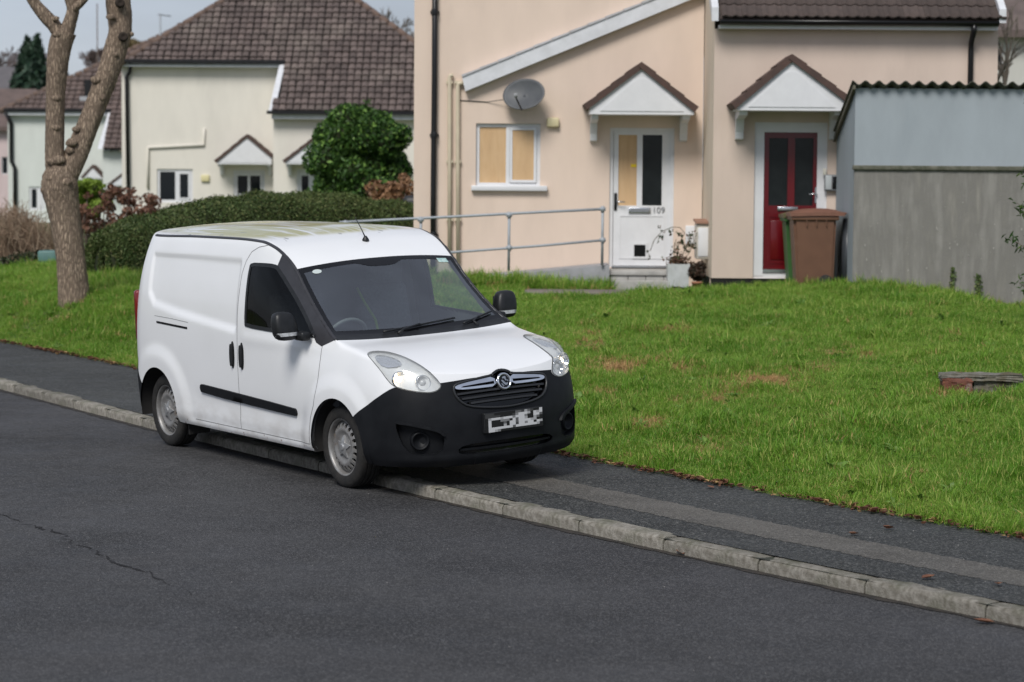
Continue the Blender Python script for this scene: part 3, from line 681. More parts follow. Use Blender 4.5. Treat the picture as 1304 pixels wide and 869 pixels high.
# and the lamp, fog and grille openings to their outlines
def snap_open(O, fm, sel):
    Or = resample(O, .004); e_ = np.intersect1d(np.unique(F[dele & sel]), np.unique(F[keep]))
    for v_ in e_:
        q2 = np.array(fm.to2(V[v_])); dd = ((Or-q2)**2).sum(1); k_ = int(dd.argmin())
        if dd[k_] < .024**2: V2[v_] = on_body(fm, *Or[k_], 0)[:]
for sd in (-1, 1):
    snap_open(HLO[sd], HF[sd], (y_*sd > .3) & (x_ > .2) & (z_ > .6)); snap_open(FGO[sd], FGF[sd], (y_*sd > .3) & (x_ > .6) & (z_ < .7))
snap_open([FF_.to2((0,a,b)) for a, b in GRS], FF_, (x_ > .8) & (np.abs(y_) < .55) & (z_ > .55)); snap_open([FF_.to2((0,a,b)) for a, b in SLOT], FF_, (x_ > .8) & (np.abs(y_) < .55) & (z_ < .5))
# shared smooth normals so that split panels shade as one skin
def make_piece(name, sel, m, parent, thick=0):
    f = F[sel]; used, loc = np.unique(f, return_inverse=True); f = loc.reshape(f.shape)
    faces = [tuple(dict.fromkeys(q)) for q in f.tolist()]; faces = [q for q in faces if len(q) > 2]
    me = bpy.data.meshes.new(name); me.from_pydata(V2[used].tolist(), [], faces); me.materials.append(m); me.polygons.foreach_set('use_smooth', np.ones(len(me.polygons), bool)); me.update()
    me.normals_split_custom_set_from_vertices([tuple(q) for q in VN[used]])
    return ob(name, me, parent)
fn = np.cross(V2[F[:,2]]-V2[F[:,0]], V2[F[:,3]]-V2[F[:,1]]); VN = np.zeros_like(V2)
for k in range(4): np.add.at(VN, F[:,k], fn)
VN /= np.linalg.norm(VN, axis=1)[:,None]+1e-12
if VN[np.argmax(V2[:,2])][2] < 0: VN *= -1; F = F[:, ::-1]
PM = {'body': M_paint, 'front_bumper': M_bplast, 'rear_bumper': M_bplast, 'bonnet': M_paint, 'windscreen': M_glassf, 'windscreen_border': M_gloss, 'cowl': M_trim}
vp = {}
for c in dict.fromkeys(cls.tolist()):
    nm = c.split('|')[0]; sel = keep & (cls == c)
    if sel.any(): vp[c] = make_piece(nm, sel, PM.get(nm, M_paint), van)
lin = keep & (x_ < -.05) & (x_ > -1.62) & ~np.isin(cls.astype(str), ['windscreen','windscreen_border','cowl']); 
f = F[lin]; used, loc = np.unique(f, return_inverse=True); lv = V2[used] - VN[used]*.03
faces = [tuple(dict.fromkeys(q)) for q in loc.reshape(f.shape).tolist()]
ob('cabin_lining', mesh_np('cabin_lining', lv, [q for q in faces if len(q) > 2], M_lining, True), van)
# --- door windows, pillars, shut lines, handles, trims on both sides
for sd in (-1, 1):
    dr = vp['front_door|%d' % sd]
    W2 = resample(sidepoly(sd, WIN), .03); Wi = offset_poly(W2, .030)
    patch('window_seal', W2, FS[sd], .006, M_trim, dr, h=.05, holes=[Wi], skirt=.012)
    patch('inner_seal', offset_poly(W2, -.035), FS[sd], -.026, M_trim, dr, h=.05, holes=[Wi])
    patch('door_glass', offset_poly(W2, .022), FS[sd], .001, M_glasss if sd < 0 else M_glassl, dr, h=.06)
    # black A-pillar skin between the door glass and the windscreen
    up = [(x, float(np.interp(x, VT[::1,2][10:19], VT[10:19,4]))-.002) for x in np.linspace(-1.0, -.10, 22)]
    lo = [(-.245,1.085),(-.33,1.110),(-.375,1.146),(-.655,1.380),(-1.02,1.668)]
    fmP = Frame((.25, sd*.9, .35), o=(-.5, sd*.8, 1.35))
    def e3(x, z): 
        h_ = VBVH.ray_cast(Vector((x, sd*3, z)), Vector((0,-sd,0))); return h_[0] if h_[0] else VBVH.find_nearest(Vector((x, sd*.8, z)))[0]
    pl = [fmP.to2(e3(x, z-.006)) for x, z in up] + [fmP.to2(e3(x, z)) for x, z in lo]
    patch('pillar_skin', resample(pl, .03), fmP, .004, M_pillar, van, h=.03, skirt=.006)
    # roof and pillar strip following the shoulder
    pts = []
    for x in np.r_[np.linspace(-.09,-.8,26), np.linspace(-.83,-1.45,24), np.linspace(-1.5,-3.36,40)]:
        u_ = float(np.interp(x, VT[:,2], _ch)); rr = van_rows(np.array([u_])); q = Vector((float(rr[2][0]), sd*float(rr[3][0]), float(rr[4][0]))); h_ = VBVH.find_nearest(q); pts.append((h_[0], h_[1]))
    rb = MB(); VV = []; FQ = []
    for i_, (q, n) in enumerate(pts):
        n = Vector((n.x*.4, sd*abs(n.y)*.4+sd*.15, abs(n.z)+.25)).normalized()
        t = (pts[min(i_+1,len(pts)-1)][0]-pts[max(i_-1,0)][0]).normalized(); b_ = t.cross(n).normalized(); wd_ = .013
        VV += [q - b_*wd_ - n*.004, q - b_*wd_*.8 + n*.007, q + b_*wd_*.8 + n*.007, q + b_*wd_ - n*.004]
    for i_ in range(len(pts)-1):
        for k in range(3): FQ.append((i_*4+k, i_*4+k+1, i_*4+k+5, i_*4+k+4))
    rb.add(VV, FQ, True).build('roof_strip', M_pillar, van)
    def sline(name, path, wdt, off=.0012, m=M_gloss, parent=van):
        Q = resample(path, .02, False).tolist() + [path[-1]]
        V_ = []; F_ = []
        for i_, (x, z) in enumerate(Q):
            a = Q[max(i_-1,0)]; b = Q[min(i_+1,len(Q)-1)]; tx, tz = b[0]-a[0], b[1]-a[1]; l = math.hypot(tx, tz)+1e-9
            for s_ in (-1, 1):
                xx, zz = x - tz/l*wdt/2*s_, z + tx/l*wdt/2*s_; h_ = VBVH.ray_cast(Vector((xx, sd*3, zz)), Vector((0,-sd,0))); q = h_[0] if h_[0] else VBVH.find_nearest(Vector((xx, sd, zz)))[0]; V_.append((q.x, q.y + sd*off, q.z))
        F_ = [(2*k, 2*k+1, 2*k+3, 2*k+2) for k in range(len(Q)-1)]
        return MB().add(V_, F_).build(name, m, parent)
    M_gap = MATS.get('shut_gap') or mat('shut_gap', (.16,.16,.165), rough=.8)
    sline('shut_line', [(-1.555,.32),(-1.557,.9),(-1.555,1.3),(-1.535,1.60),(-1.50,1.70),(-1.44,1.775),(-1.34,1.815),(-1.22,1.832)], .006, m=M_gap, parent=dr)
    sline('shut_line', [(-.362,.315),(-.354,.42),(-.322,.53),(-.268,.63),(-.240,.75),(-.232,.9),(-.235,1.09)], .006, m=M_gap, parent=dr)
    sline('shut_line', [(-2.40,.318),(-1.555,.316),(-.362,.315)], .005, m=M_gap, parent=dr)
    st = [(-2.262,.594),(-2.245,.631),(-2.20,.634),(-.60,.577),(-.575,.560),(-.572,.522),(-.60,.512),(-2.235,.556)]
    patch('rubbing_strip', resample(sidepoly(sd, smooth_closed(st,1)), .05), FS[sd], .016, M_bplast, van, h=.05, skirt=.022)
    for hx_ in (-1.640, -1.474):
        hd = [(hx_+.030*math.cos(a)*(1 if abs(math.cos(a))>.3 else 1), .925+.112*math.copysign(abs(math.sin(a))**.7, math.sin(a))) for a in np.linspace(0, 2*math.pi, 28, endpoint=False)]
        hp = patch('door_handle', sidepoly(sd, hd), FS[sd], .004, M_trim, dr if hx_ > -1.55 else van, h=.03, skirt=.01)
        patch('handle_grip', sidepoly(sd, [(hx_+(x-hx_)*.55, .925+(z-.925)*.82) for x, z in hd]), FS[sd], .026, M_trim, hp, h=.02, skirt=.022)
    patch('door_rail', resample(sidepoly(sd, [(-3.10,1.100),(-3.10,1.119),(-2.482,1.102),(-2.482,1.083)]), .05), FS[sd], .002, M_gloss, van, h=.05)
    sline('rail_line', [(-3.14,1.162),(-2.8,1.156),(-2.47,1.142)], .004, m=M_gap)
    # wheel houses
    for ax, az, ar in (ARCH_F, ARCH_R):
        wh = MB(); V_ = []; F_ = []; n = 30
        for k in range(n+1):
            a = math.pi*(-.06) + math.pi*1.12*k/n
            for yy, rr_ in ((.915,ar+.001),(.90,ar+.006),(.62,ar+.012)): V_.append((ax+rr_*math.cos(a), sd*yy, az+rr_*math.sin(a)))
        for k in range(n):
            for q in range(2): F_.append((k*3+q, k*3+q+1, k*3+q+4, k*3+q+3))
        V_ += [(ax, sd*.62, az)]; F_ += [(k*3+2, (k+1)*3+2, len(V_)-1) for k in range(n)]
        wh.add(V_, F_, True).build('wheel_arch_liner', M_under, van)
    # tail lamp wrapping the rear corner
    tl = MB().bevbox(-3.655,-3.575, min(sd*.79,sd*.868), max(sd*.79,sd*.868), .90, 1.36, .03, 3).build('tail_lamp', M_red, van); auto_smooth(tl)
# --- front: lamps, grille, fog recesses, plate, badge
def recess(name, outline, fm, depth, m_wall, m_back, parent, h=.03):
    o = patch(name, outline, fm, -depth, m_back, parent, h=h)
    V_ = [on_body(fm, a, b, .002) for a, b in outline]; n = len(V_); V_ += [q - fm.n*(depth+.004) for q in V_]
    wl = MB().add(V_, [(k, (k+1)%n, n+(k+1)%n, n+k) for k in range(n)], True).build(name+'_wall', m_wall, o); return o
def disc(name, c, n, prof, m, parent, seg=28):
    """lathe about direction n at c: prof (radius, height along n)"""
    fm = Frame(n, o=c); V_ = []; F_ = []
    for r, h in prof:
        for k in range(seg): a = 2*math.pi*k/seg; V_.append(fm.to3(r*math.cos(a), r*math.sin(a)) + fm.n*h)
    for i_ in range(len(prof)-1):
        for k in range(seg): F_.append((i_*seg+k, i_*seg+(k+1)%seg, (i_+1)*seg+(k+1)%seg, (i_+1)*seg+k))
    if prof[0][0] > 1e-6 and prof[-1][0] > 1e-6 and False: pass
    o = MB().add(V_, F_, True).build(name, m, parent); return o
for sd in (-1, 1):
    hl = recess('headlight', resample(HLO[sd], .02), HF[sd], .030, M_hous, M_hous, van)
    dirl = (.95, sd*.22, .10)
    for q, rad, lit in (((.752, sd*.742, .893), .060, True), ((.862, sd*.615, .866), .054, False)):
        q = Vector(q) - Vector(dirl)*.014
        disc('reflector', q, dirl, [(0,-.045),(rad*.35,-.042),(rad*.7,-.028),(rad*.95,0),(rad*1.0,.006),(rad*1.08,.004),(rad*1.1,-.02)], M_bowl, hl)
        if lit: disc('bulb', q, dirl, [(0,-.008),(rad*.22,-.010),(rad*.36,-.018),(rad*.42,-.03)], M_lit, hl)
        else: disc('projector', q, dirl, [(0,.004),(rad*.25,.002),(rad*.45,-.008),(rad*.55,-.02)], M_clear, hl)
    disc('turn_signal', (.46, sd*.735, 1.005), (.6, sd*.55, .5), [(0,.0),(.03,-.002),(.04,-.01)], M_clear, hl)
    strip_o = [HF[sd].to2((x, sd*y, z)) for x, y, z in ((.42,.775,1.030),(.37,.71,1.052),(.48,.655,1.036),(.62,.645,1.000),(.66,.69,.965),(.56,.77,.960))]
    patch('signal_reflector', smooth_closed(strip_o, 1), HF[sd], -.016, M_bowl, hl, h=.02, skirt=.01)
    patch('lens', resample(HLO[sd], .02), HF[sd], .006, M_lens, hl, h=.03, bulge=.010)
    rim = resample(HLO[sd], .015); V_ = []; n = len(rim); ri = offset_poly(rim, .005)
    for A, e in ((rim, .003), (ri, .008)): V_ += [on_body(HF[sd], a, b, e) for a, b in A]
    MB().add(V_, [(k, (k+1)%n, n+(k+1)%n, n+k) for k in range(n)], True).build('lens_gasket', M_trim, hl)
    fg = recess('fog_recess', resample(FGO[sd], .03), FGF[sd], .055, M_bplast, M_bplast, vp['front_bumper'])
    disc('fog_lamp', (.868, sd*.672, .435), (.93, sd*.36, 0), [(0,-.03),(.04,-.02),(.052,-.004),(.060,.006),(.068,.004),(.072,-.05)], M_bplast, fg)
    br = [FGF[sd].to2(q if sd < 0 else (q[0],-q[1],q[2])) for q in [(.754,-.820,.590),(.838,-.755,.584),(.933,-.625,.545),(.970,-.551,.518),(.985,-.510,.468),(.975,-.535,.468),(.960,-.560,.500),(.925,-.635,.525),(.838,-.755,.563),(.77,-.81,.570)]]
    patch('fog_brow', smooth_closed(br, 1), FGF[sd], .020, M_bplast, fg, h=.03, skirt=.02)
    # door mirror
    mb = MB(); bm = bmesh.new(); bmesh.ops.create_cube(bm, size=1); bmesh.ops.subdivide_edges(bm, edges=list(bm.edges), cuts=5, use_grid_fill=True)
    for v in bm.verts:
        c = v.co*2; r = (abs(c.x)**4+abs(c.y)**4+abs(c.z)**4)**(1/4); m_ = max(abs(c.x),abs(c.y),abs(c.z)); c = c*(m_/max(r,1e-6)) if r > 0 else c
        tap = 1-.16*max(0,c.z); v.co = Vector((-.50 + c.x*.065*tap - .03*c.z*.4, sd*(1.035 + c.y*.098*tap + .012*c.z), 1.243 + c.z*.112))
    mr_o = mb.bm(bm, True).build('door_mirror', M_trim, van)
    mb = MB()
    for k in range(9):
        a = (k/8-.5)*1.9
        for cz in (-.67,-.42): cxx = max(0., 1-abs(a)**4-abs(cz)**4)**.25; mb.v.append((-.497 + cxx*.066 - .012*cz, sd*(1.035 + a*.099 + .012*cz), 1.243+cz*.112))
    
    mb.f = [(2*k, 2*k+2, 2*k+3, 2*k+1) for k in range(8)]; mb.sm = [True]*8
    mb.build('side_repeater', M_clear, mr_o)
    ar = MB().bevbox(-.50,-.36, min(sd*.875,sd*.96), max(sd*.875,sd*.96), 1.125, 1.195, .02, 3).build('mirror_arm', M_trim, mr_o); auto_smooth(ar)
    MB().box(-.568,-.560, min(sd*.965,sd*1.105), max(sd*.965,sd*1.105), 1.18, 1.31).build('mirror_glass', M_chrome, mr_o)
M_slat = mat('grille_slat_plastic', (.022,.023,.025), rough=.3, spec=.5)
gr = recess('grille', resample(GRS, .02), FF_, .055, M_gloss, M_gloss, van)
def grille_bar(name, zf, hgt, m, y0, y1, off, parent, skirt=.02):
    ys = np.linspace(y0, y1, 40); up = [(y, zf(y)+hgt/2) for y in ys]; lo = [(y, zf(y)-hgt/2) for y in ys[::-1]]
    return patch(name, [FF_.to2((0,y,z)) for y, z in up+lo], FF_, off, m, parent, h=.03, skirt=skirt)
for z0, hw in ((.770,.392),(.732,.362),(.694,.300)): grille_bar('grille_slat', lambda y, z0=z0: z0-.012*(abs(y)/.4)**2+.006, .014, M_slat, -hw, hw, -.006, gr, .03)
# raised lip around the grille opening
lip_ = [on_body(FF_, *FF_.to2((0,a,b)), .004) for a, b in resample(GRS, .02)]; MB().tube(lip_+[lip_[0]], .010, 6, cap=False).build('grille_surround', M_slat, gr)
# chrome wing with its dark slots
for sgn in (-1, 1):
    wing = [(.070,.872),(.20,.858),(.335,.843),(.395,.832),(.408,.815),(.395,.803),(.335,.797),(.20,.797),(.070,.800)]
    slot = [(.085,.838),(.20,.832),(.34,.822),(.362,.815),(.34,.812),(.20,.815),(.085,.818)]
    if sgn < 0: wing = [(-y,z) for y,z in wing]; slot = [(-y,z) for y,z in slot]
    patch('chrome_wing', resample(smooth_closed([FF_.to2((0,y,z)) for y,z in wing],1), .02), FF_, .008, M_chrome, gr, h=.02, holes=[resample([FF_.to2((0,y,z)) for y,z in slot], .02)], skirt=.03, bulge=.006)
bc = Vector((1.0, 0, .826)); bn_ = Vector((1,0,.22)).normalized()
bd = disc('badge', bc, bn_, [(0,.010),(.046,.010),(.048,.013),(.050,.020),(.058,.022),(.064,.016),(.066,.0),(.066,-.03)], M_chrome, gr, 40)
disc('badge_face', bc, bn_, [(0,.0125),(.047,.0125)], M_gloss, bd, 32)
fmB = Frame(bn_, o=bc)
for shp in ([(-.006,.036),(.010,.038),(.018,.028),(.012,.020),(.022,.012),(.020,.000),(.008,.006),(.004,.018),(-.004,.022),(-.016,.020),(-.018,.030)],
            [(-.030,.010),(-.016,.012),(-.004,.000),(.006,-.012),(.018,-.016),(.026,-.008),(.030,-.018),(.020,-.030),(.004,-.030),(-.010,-.018),(-.020,-.004)],
            [(-.030,-.012),(-.020,-.018),(-.012,-.030),(-.004,-.038),(-.016,-.036),(-.026,-.026)], [(.024,.006),(.034,.010),(.036,-.002),(.028,-.004)]):
    VV, FQ = cdt_fill(smooth_closed(shp, 1), h=.05); n = len(VV)
    MB().add([fmB.to3(a, b)+fmB.n*.0155 for a, b in VV], [tuple(q) for q in FQ]).build('badge_emblem', M_satin, bd)
sl = recess('lower_intake', resample(SLOT, .03), FF_, .05, M_bplast, M_gloss, vp['front_bumper'])
for z0 in (.352,): grille_bar('intake_slat', lambda y, z0=z0: z0+.0*y, .016, M_bplast, -.41, .41, -.012, sl, .02)
# number plate: a blurred black-and-white pattern of blocks
M_pl = [mat('plate_grey_%d' % k, (v, v*1.01, v*1.03), rough=.45) for k, v in enumerate((.012,.05,.12,.22,.38,.58))]
PAT = ["1110000000221421005","1111100001355540545","0455545553555300552","0500033305255400420","0500002055255554400","0500004055155355054","0555555552555555540","0554300000000000000"]
pm_v = []; pm_f = []; pm_m = []; cw, chh = .0272, .0176
for r_i, row in enumerate(PAT):
    for c_i, ch in enumerate(row):
        y0 = -.232 + c_i*cw; z1 = .607 - r_i*chh; b = len(pm_v)
        pm_v += [(1.0865,y0,z1-chh),(1.0865,y0+cw,z1-chh),(1.0865,y0+cw,z1),(1.0865,y0,z1)]; pm_f.append((b,b+1,b+2,b+3)); pm_m.append(int(ch))
pb = MB().bevbox(1.05,1.0845,-.238,.293,.462,.612,.004,1).build('number_plate', M_trim, van)
ob('plate_print', mesh_np('plate_print', pm_v, pm_f, M_pl, mi=pm_m), pb)
# --- wipers and aerial
for a, b, c in (((-.114,-.357,1.136),(-.17,.0,1.167),(-.21,.349,1.195)), ((-.115,.39,1.137),(-.18,.55,1.175),(-.24,.72,1.212))):
    pts = [Vector(q)+Vector((.012,0,.014)) for q in (a, b, c)]
    wb = MB()
    # blade lies along the glass, arm reaches it from the cowl
    e0, e1 = pts[0]+Vector((-.03,0,.02)), pts[2]; nrmw = Vector((.70,0,.70))
    bl = []
    for k in range(13):
        q = e0.lerp(e1, k/12); h_ = VBVH.find_nearest(q); bl.append(h_[0]+nrmw*.016)
    wp_ = MB().tube(bl, .008, 6).build('wiper', M_trim, van)
    arm = [bl[6]+nrmw*.014, bl[3]+nrmw*.026+Vector((.02,0,-.02)), Vector(a)+Vector((.03,.10,-.005))+nrmw*.02]
    MB().tube(arm, [.007,.009,.012], 6).build('wiper_arm', M_trim, wp_)
h_ = VBVH.ray_cast(Vector((-1.06,.06,4)), Vector((0,0,-1)))[0]
an = MB().lathe([(.030,-.005),(.028,.012),(.016,.030),(.010,.040),(.0,.041)], 14, c=tuple(h_)).build('aerial', M_trim, van)
MB().tube([h_+Vector((-.01,0,.035)), h_+Vector((-.075,0,.11)), h_+Vector((-.15,-.005,.19))], [.0055,.004,.003], 6).build('aerial_rod', M_trim, an)
# windscreen stickers and mirror blob
def ws_pt(y, t, off=.004):
    """t 0 at the base, 1 at the top of the glass"""
    q = Vector((-.15 - .66*t, y, 1.14+.52*t)); h_ = VBVH.ray_cast(q + Vector((.7,0,.7))*1.0, Vector((-.7,0,-.7))); return h_[0] + Vector((.7,0,.7))*off
M_stick = mat('sticker_white', (.50,.56,.55), rough=.6); M_stick2 = mat('sticker_teal', (.55,.68,.66), (.18,.35,.34), scale=60, rough=.6)
MB().add([ws_pt(-.585+.040*math.cos(a), .915+.028*math.sin(a)) for a in np.linspace(0,2*math.pi,18,endpoint=False)], [tuple(range(18))]).build('windscreen_sticker', M_stick, vp['windscreen'])
MB().add([ws_pt(y, t) for y, t in ((.555,.895),(.655,.895),(.650,.955),(.552,.955))], [(0,1,2,3)]).build('windscreen_sticker', M_stick2, vp['windscreen'])
VV, FQ = cdt_fill(smooth_closed([(-.30,1.0),(-.18,.93),(-.10,.885),(.10,.885),(.17,.93),(.28,1.0)], 2), h=.04)
MB().add([ws_pt(a, b, .002) for a, b in VV], [tuple(q) for q in FQ], True).build('mirror_tint', M_gloss, vp['windscreen'])
# --- cabin
db = MB().prism([(-.12,1.06),(-.30,1.10),(-.52,1.07),(-.60,.98),(-.58,.70),(-.10,.60)], -.80, .80).build('dashboard', mat('dash_plastic', (.07,.078,.09), rough=.7), van)
sw = MB(); sw.tube([Vector((-.66,-.40,1.07)) + Vector((.10*math.sin(a)*.9, .185*math.cos(a), .165*math.sin(a))) for a in np.linspace(0, 2*math.pi, 33)], .016, 8, cap=False); sw.tube([(-.66,-.58,1.07),(-.64,-.40,1.06),(-.66,-.22,1.07)], .018, 8); sw.build('steering_wheel', mat('wheel_grey', (.16,.165,.17), rough=.5), van)
for yy in (-.40, .40):
    st = MB(); st.bevbox(-1.32,-.86, yy-.25, yy+.25, .55, .82, .06, 3); st.v, st.f = st.v, st.f
    b0 = len(st.v); st.bevbox(-.10,.05, yy-.24, yy+.24, 0, .62, .05, 3)
    for k in range(b0, len(st.v)): x, y, z = st.v[k]; st.v[k] = (-1.30 + x - .22*z, y, .80 + z)
    b0 = len(st.v); st.bevbox(-.05,.05, yy-.13, yy+.13, .64, .83, .04, 3)
    for k in range(b0, len(st.v)): x, y, z = st.v[k]; st.v[k] = (-1.31 + x - .22*z, y, .80 + z)
    auto_smooth(st.build('seat', M_fabric, van))
MB().tube([(-1.24,.06,1.42),(-1.20,.10,1.30),(-1.15,.17,1.15),(-1.12,.19,.98)], .012, 6).build('hi_vis_strip', mat('hi_vis', (.22,.36,.06), rough=.8), van)
MB().box(-1.62,-1.60,-.72,.72,.30,1.74).build('bulkhead', mat('bulkhead_grey', (.16,.165,.17), rough=.8), van)
MB().box(-1.6,-.42,-.84,.84,.42,.46).build('cabin_floor', M_under, van)
MB().box(-3.45,.62,-.60,.60,.20,.40).box(-2.66,-.42,-.80,.80,.255,.33).box(-3.55,-3.35,-.7,.7,.34,.5).box(.45,.92,-.52,.52,.22,.36).build('underbody', M_under, van)
for xx in (-2.66,): 
    for sd in (-1,1): MB().box(xx-.012, xx, min(sd*.66,sd*.86), max(sd*.66,sd*.86), .15,.34).build('mud_flap', M_rubber, van)
# --- wheels
def wheel_meshes():
    ty = MB(); ty.lathe([(.222,-.080),(.228,-.092),(.245,-.0985),(.272,-.0995),(.296,-.094),(.311,-.082),(.318,-.068),(.3195,-.050),(.3195,-.044),(.312,-.042),(.312,-.034),(.3200,-.032),(.3200,-.006),(.312,-.004),(.312,.004),(.3200,.006),(.3200,.032),(.312,.034),(.312,.042),(.3195,.044),(.318,.068),(.300,.09),(.245,.0985),(.222,.085)], 64, axis='y')
    t_me = ty.mesh('tyre', M_rubber); t_me.set_sharp_from_angle(angle=R_(40))
    O = [(.206*math.cos(a), .206*math.sin(a)) for a in np.linspace(0,2*math.pi,80,endpoint=False)]; H = []
    for k in range(20):
        a = 2*math.pi*(k+.5)/20; ca, sa = math.cos(a), math.sin(a); hole = []
        for q in np.linspace(0,2*math.pi,12,endpoint=False):
            rr_ = .166+.0205*math.cos(q); tt = .0155*math.sin(q)*(1+.18*math.cos(q)); hole.append((rr_*ca-tt*sa, rr_*sa+tt*ca))
        H.append(hole)
    VV, FQ = cdt_fill(O, H, .012); r = np.hypot(VV[:,0], VV[:,1])
    yy = np.interp(r, [0,.05,.075,.095,.118,.128,.140,.175,.195,.206], [-.078,-.078,-.068,-.066,-.074,-.080,-.080,-.068,-.046,-.040])
    Vd = [(a, y, b) for (a, b), y in zip(VV, yy)]; Fd = [tuple(q) for q in FQ]
    for hole in H:
        idx = [int(((VV-np.array(q))**2).sum(1).argmin()) for q in hole]; b0 = len(Vd); Vd += [(Vd[i_][0], Vd[i_][1]+.014, Vd[i_][2]) for i_ in idx]; n = len(idx)
        Fd += [(idx[k], idx[(k+1)%n], b0+(k+1)%n, b0+k) for k in range(n)]
    rm = MB().add(Vd, Fd, True); rm.lathe([(.203,-.040),(.205,-.058),(.208,-.074),(.214,-.084),(.222,-.087),(.226,-.083),(.224,-.06)], 64, axis='y'); rm.lathe([(.203,-.024),(.200,.08)], 48, axis='y')
    r_me = rm.mesh('wheel', M_steel); r_me.set_sharp_from_angle(angle=R_(42))
    hb = MB(); st = []
    for k in range(10):
        a = math.pi*k/5+.3; rr_ = .098 if k % 2 == 0 else .046; st.append((rr_*math.cos(a), rr_*math.sin(a)))
    st = smooth_closed(resample(st, .03), 1); VV, FQ = cdt_fill(st, h=.02); r = np.hypot(VV[:,0], VV[:,1]); yy = -.0895 + .014*np.clip((r-.03)/.07,0,1)
    n0 = len(VV); idx = [int(((VV-q)**2).sum(1).argmin()) for q in st]; n = len(idx)
    Vd = [(a, y, b) for (a, b), y in zip(VV, yy)]; Vd += [(Vd[i_][0]*1.06, -.064, Vd[i_][2]*1.06) for i_ in idx]
    hb.add(Vd, [tuple(q) for q in FQ]+[(idx[k], idx[(k+1)%n], n0+(k+1)%n, n0+k) for k in range(n)]); hb.lathe([(0,-.097),(.022,-.097),(.028,-.092),(.030,-.078)], 20, axis='y')
    h_me = hb.mesh('hub_cap', mat('hub_silver', (.52,.525,.53), (.44,.44,.44), scale=20, rough=.38, metal=.7)); h_me.set_sharp_from_angle(angle=R_(30))
    back = MB().lathe([(0,-.045),(.19,-.034),(.2,.06)], 32, axis='y').mesh('brake_drum', M_under)
    return t_me, r_me, h_me, back
t_me, r_me, h_me, b_me = wheel_meshes()
for sd in (-1, 1):
    for xx in (0, -3.105):
        wl = ob('wheel', r_me, van); wl.location = (xx, sd*.762, .32); wl.rotation_euler = (0, random.uniform(0,6), math.pi if sd > 0 else 0)
        for nm, me in (('tyre', t_me), ('hub_cap', h_me), ('brake_drum', b_me)): ob(nm, me, wl)
# ================================================================ HOUSES
def rect(Y, x0, y0, x1, y1):
    """pixel box on the plane at distance Y -> X0, X1, Z0, Z1"""
    ym, xm = (y0+y1)/2, (x0+x1)/2
    return at(x0, ym, Y).x, at(x1, ym, Y).x, at(xm, y1, Y).z, at(xm, y0, Y).z
def wallmesh(mb, X0, X1, Z0, Z1, Y, holes=(), depth=.12, axis='y', flip=1):
    """front face with openings and their reveals"""
    xs = sorted({X0, X1, *[h[0] for h in holes], *[h[1] for h in holes]}); zs = sorted({Z0, Z1, *[h[2] for h in holes], *[h[3] for h in holes]})
    for a, b in zip(xs[:-1], xs[1:]):
        for c, d in zip(zs[:-1], zs[1:]):
            mx_, mz_ = (a+b)/2, (c+d)/2
            if not any(h[0] < mx_ < h[1] and h[2] < mz_ < h[3] for h in holes): mb.quad((a,Y,c),(b,Y,c),(b,Y,d),(a,Y,d))
    for a, b, c, d in holes:
        e = Y+depth
        mb.quad((a,Y,c),(a,Y,d),(a,e,d),(a,e,c)); mb.quad((b,Y,c),(b,e,c),(b,e,d),(b,Y,d)); mb.quad((a,Y,d),(b,Y,d),(b,e,d),(a,e,d)); mb.quad((a,Y,c),(a,e,c),(b,e,c),(b,Y,c))
def render_mat(name, c, var=.93, stain=None, s3=.8):
    return mat(name, c, tuple(q*var for q in c), scale=1.3, rough=.9, stretch=(1.6,1.6,.55), bump=.25, bscale=70, c3=stain or tuple(q*.86 for q in c), s3=s3, lo3=.56, hi3=.78, spec=.2, bdist=.01)
M_peach = render_mat('peach_render', (.725,.590,.492)); M_peach_shade = render_mat('peach_render_shade', (.64,.525,.445)); M_pale_side = render_mat('pale_side_render', (.72,.62,.50))  # red-door front: same peach paint, its shade put into a darker colour
M_crm = render_mat('pale_cream_render', (.74,.705,.63)); M_mint = render_mat('mint_render', (.64,.67,.63)); M_pinkh = render_mat('pale_pink_render', (.58,.48,.47)); M_whiteh = render_mat('white_render', (.55,.54,.50))
M_upvc = mat('white_upvc', (.70,.705,.72), (.66,.665,.68), scale=6, rough=.35, spec=.5)
M_fascia = mat('white_fascia', (.68,.69,.72), (.58,.59,.61), scale=5, rough=.45)
M_ply = mat('plywood', (.56,.37,.20), (.61,.42,.24), scale=3, rough=.7, stretch=(5,1,1), c3=(.50,.32,.17), s3=1.5)
M_dark = mat('dark_obscured_glass', (.009,.012,.013), (.016,.020,.021), scale=3, rough=.16, spec=.28)
M_pane = mat('dark_window_pane', (.012,.015,.018), rough=.05, spec=.22)
M_tile = mat('brown_roof_tile', (.085,.062,.055), (.060,.047,.043), scale=4, rough=.85, c3=(.12,.10,.085), s3=1.1, lo3=.55, hi3=.75, bump=.3, bscale=60, randv=.18)
M_tile_far = mat('far_roof_tile', (.140,.108,.098), (.098,.076,.070), scale=2.6, rough=.9, c3=(.18,.15,.13), s3=.7, lo3=.5, hi3=.75, randi=.22)
M_tile_far2 = mat('red_brown_roof_tile', (.140,.102,.090), (.10,.075,.068), scale=2.2, rough=.9, randi=.2)
M_canopy = mat('canopy_tile', (.090,.052,.042), (.065,.042,.036), scale=8, rough=.8)
M_black = mat('black_gutter', (.008,.008,.009), rough=.35)
M_cpipe = mat('cream_pipe', (.62,.54,.40), (.55,.48,.36), scale=5, rough=.5)
M_galv = mat('galvanised_steel', (.30,.33,.36), (.37,.40,.43), scale=30, rough=.62, metal=.25)
M_conc = mat('step_concrete', (.42,.41,.39), (.33,.32,.30), scale=5, rough=.9, bump=.3, bscale=90)
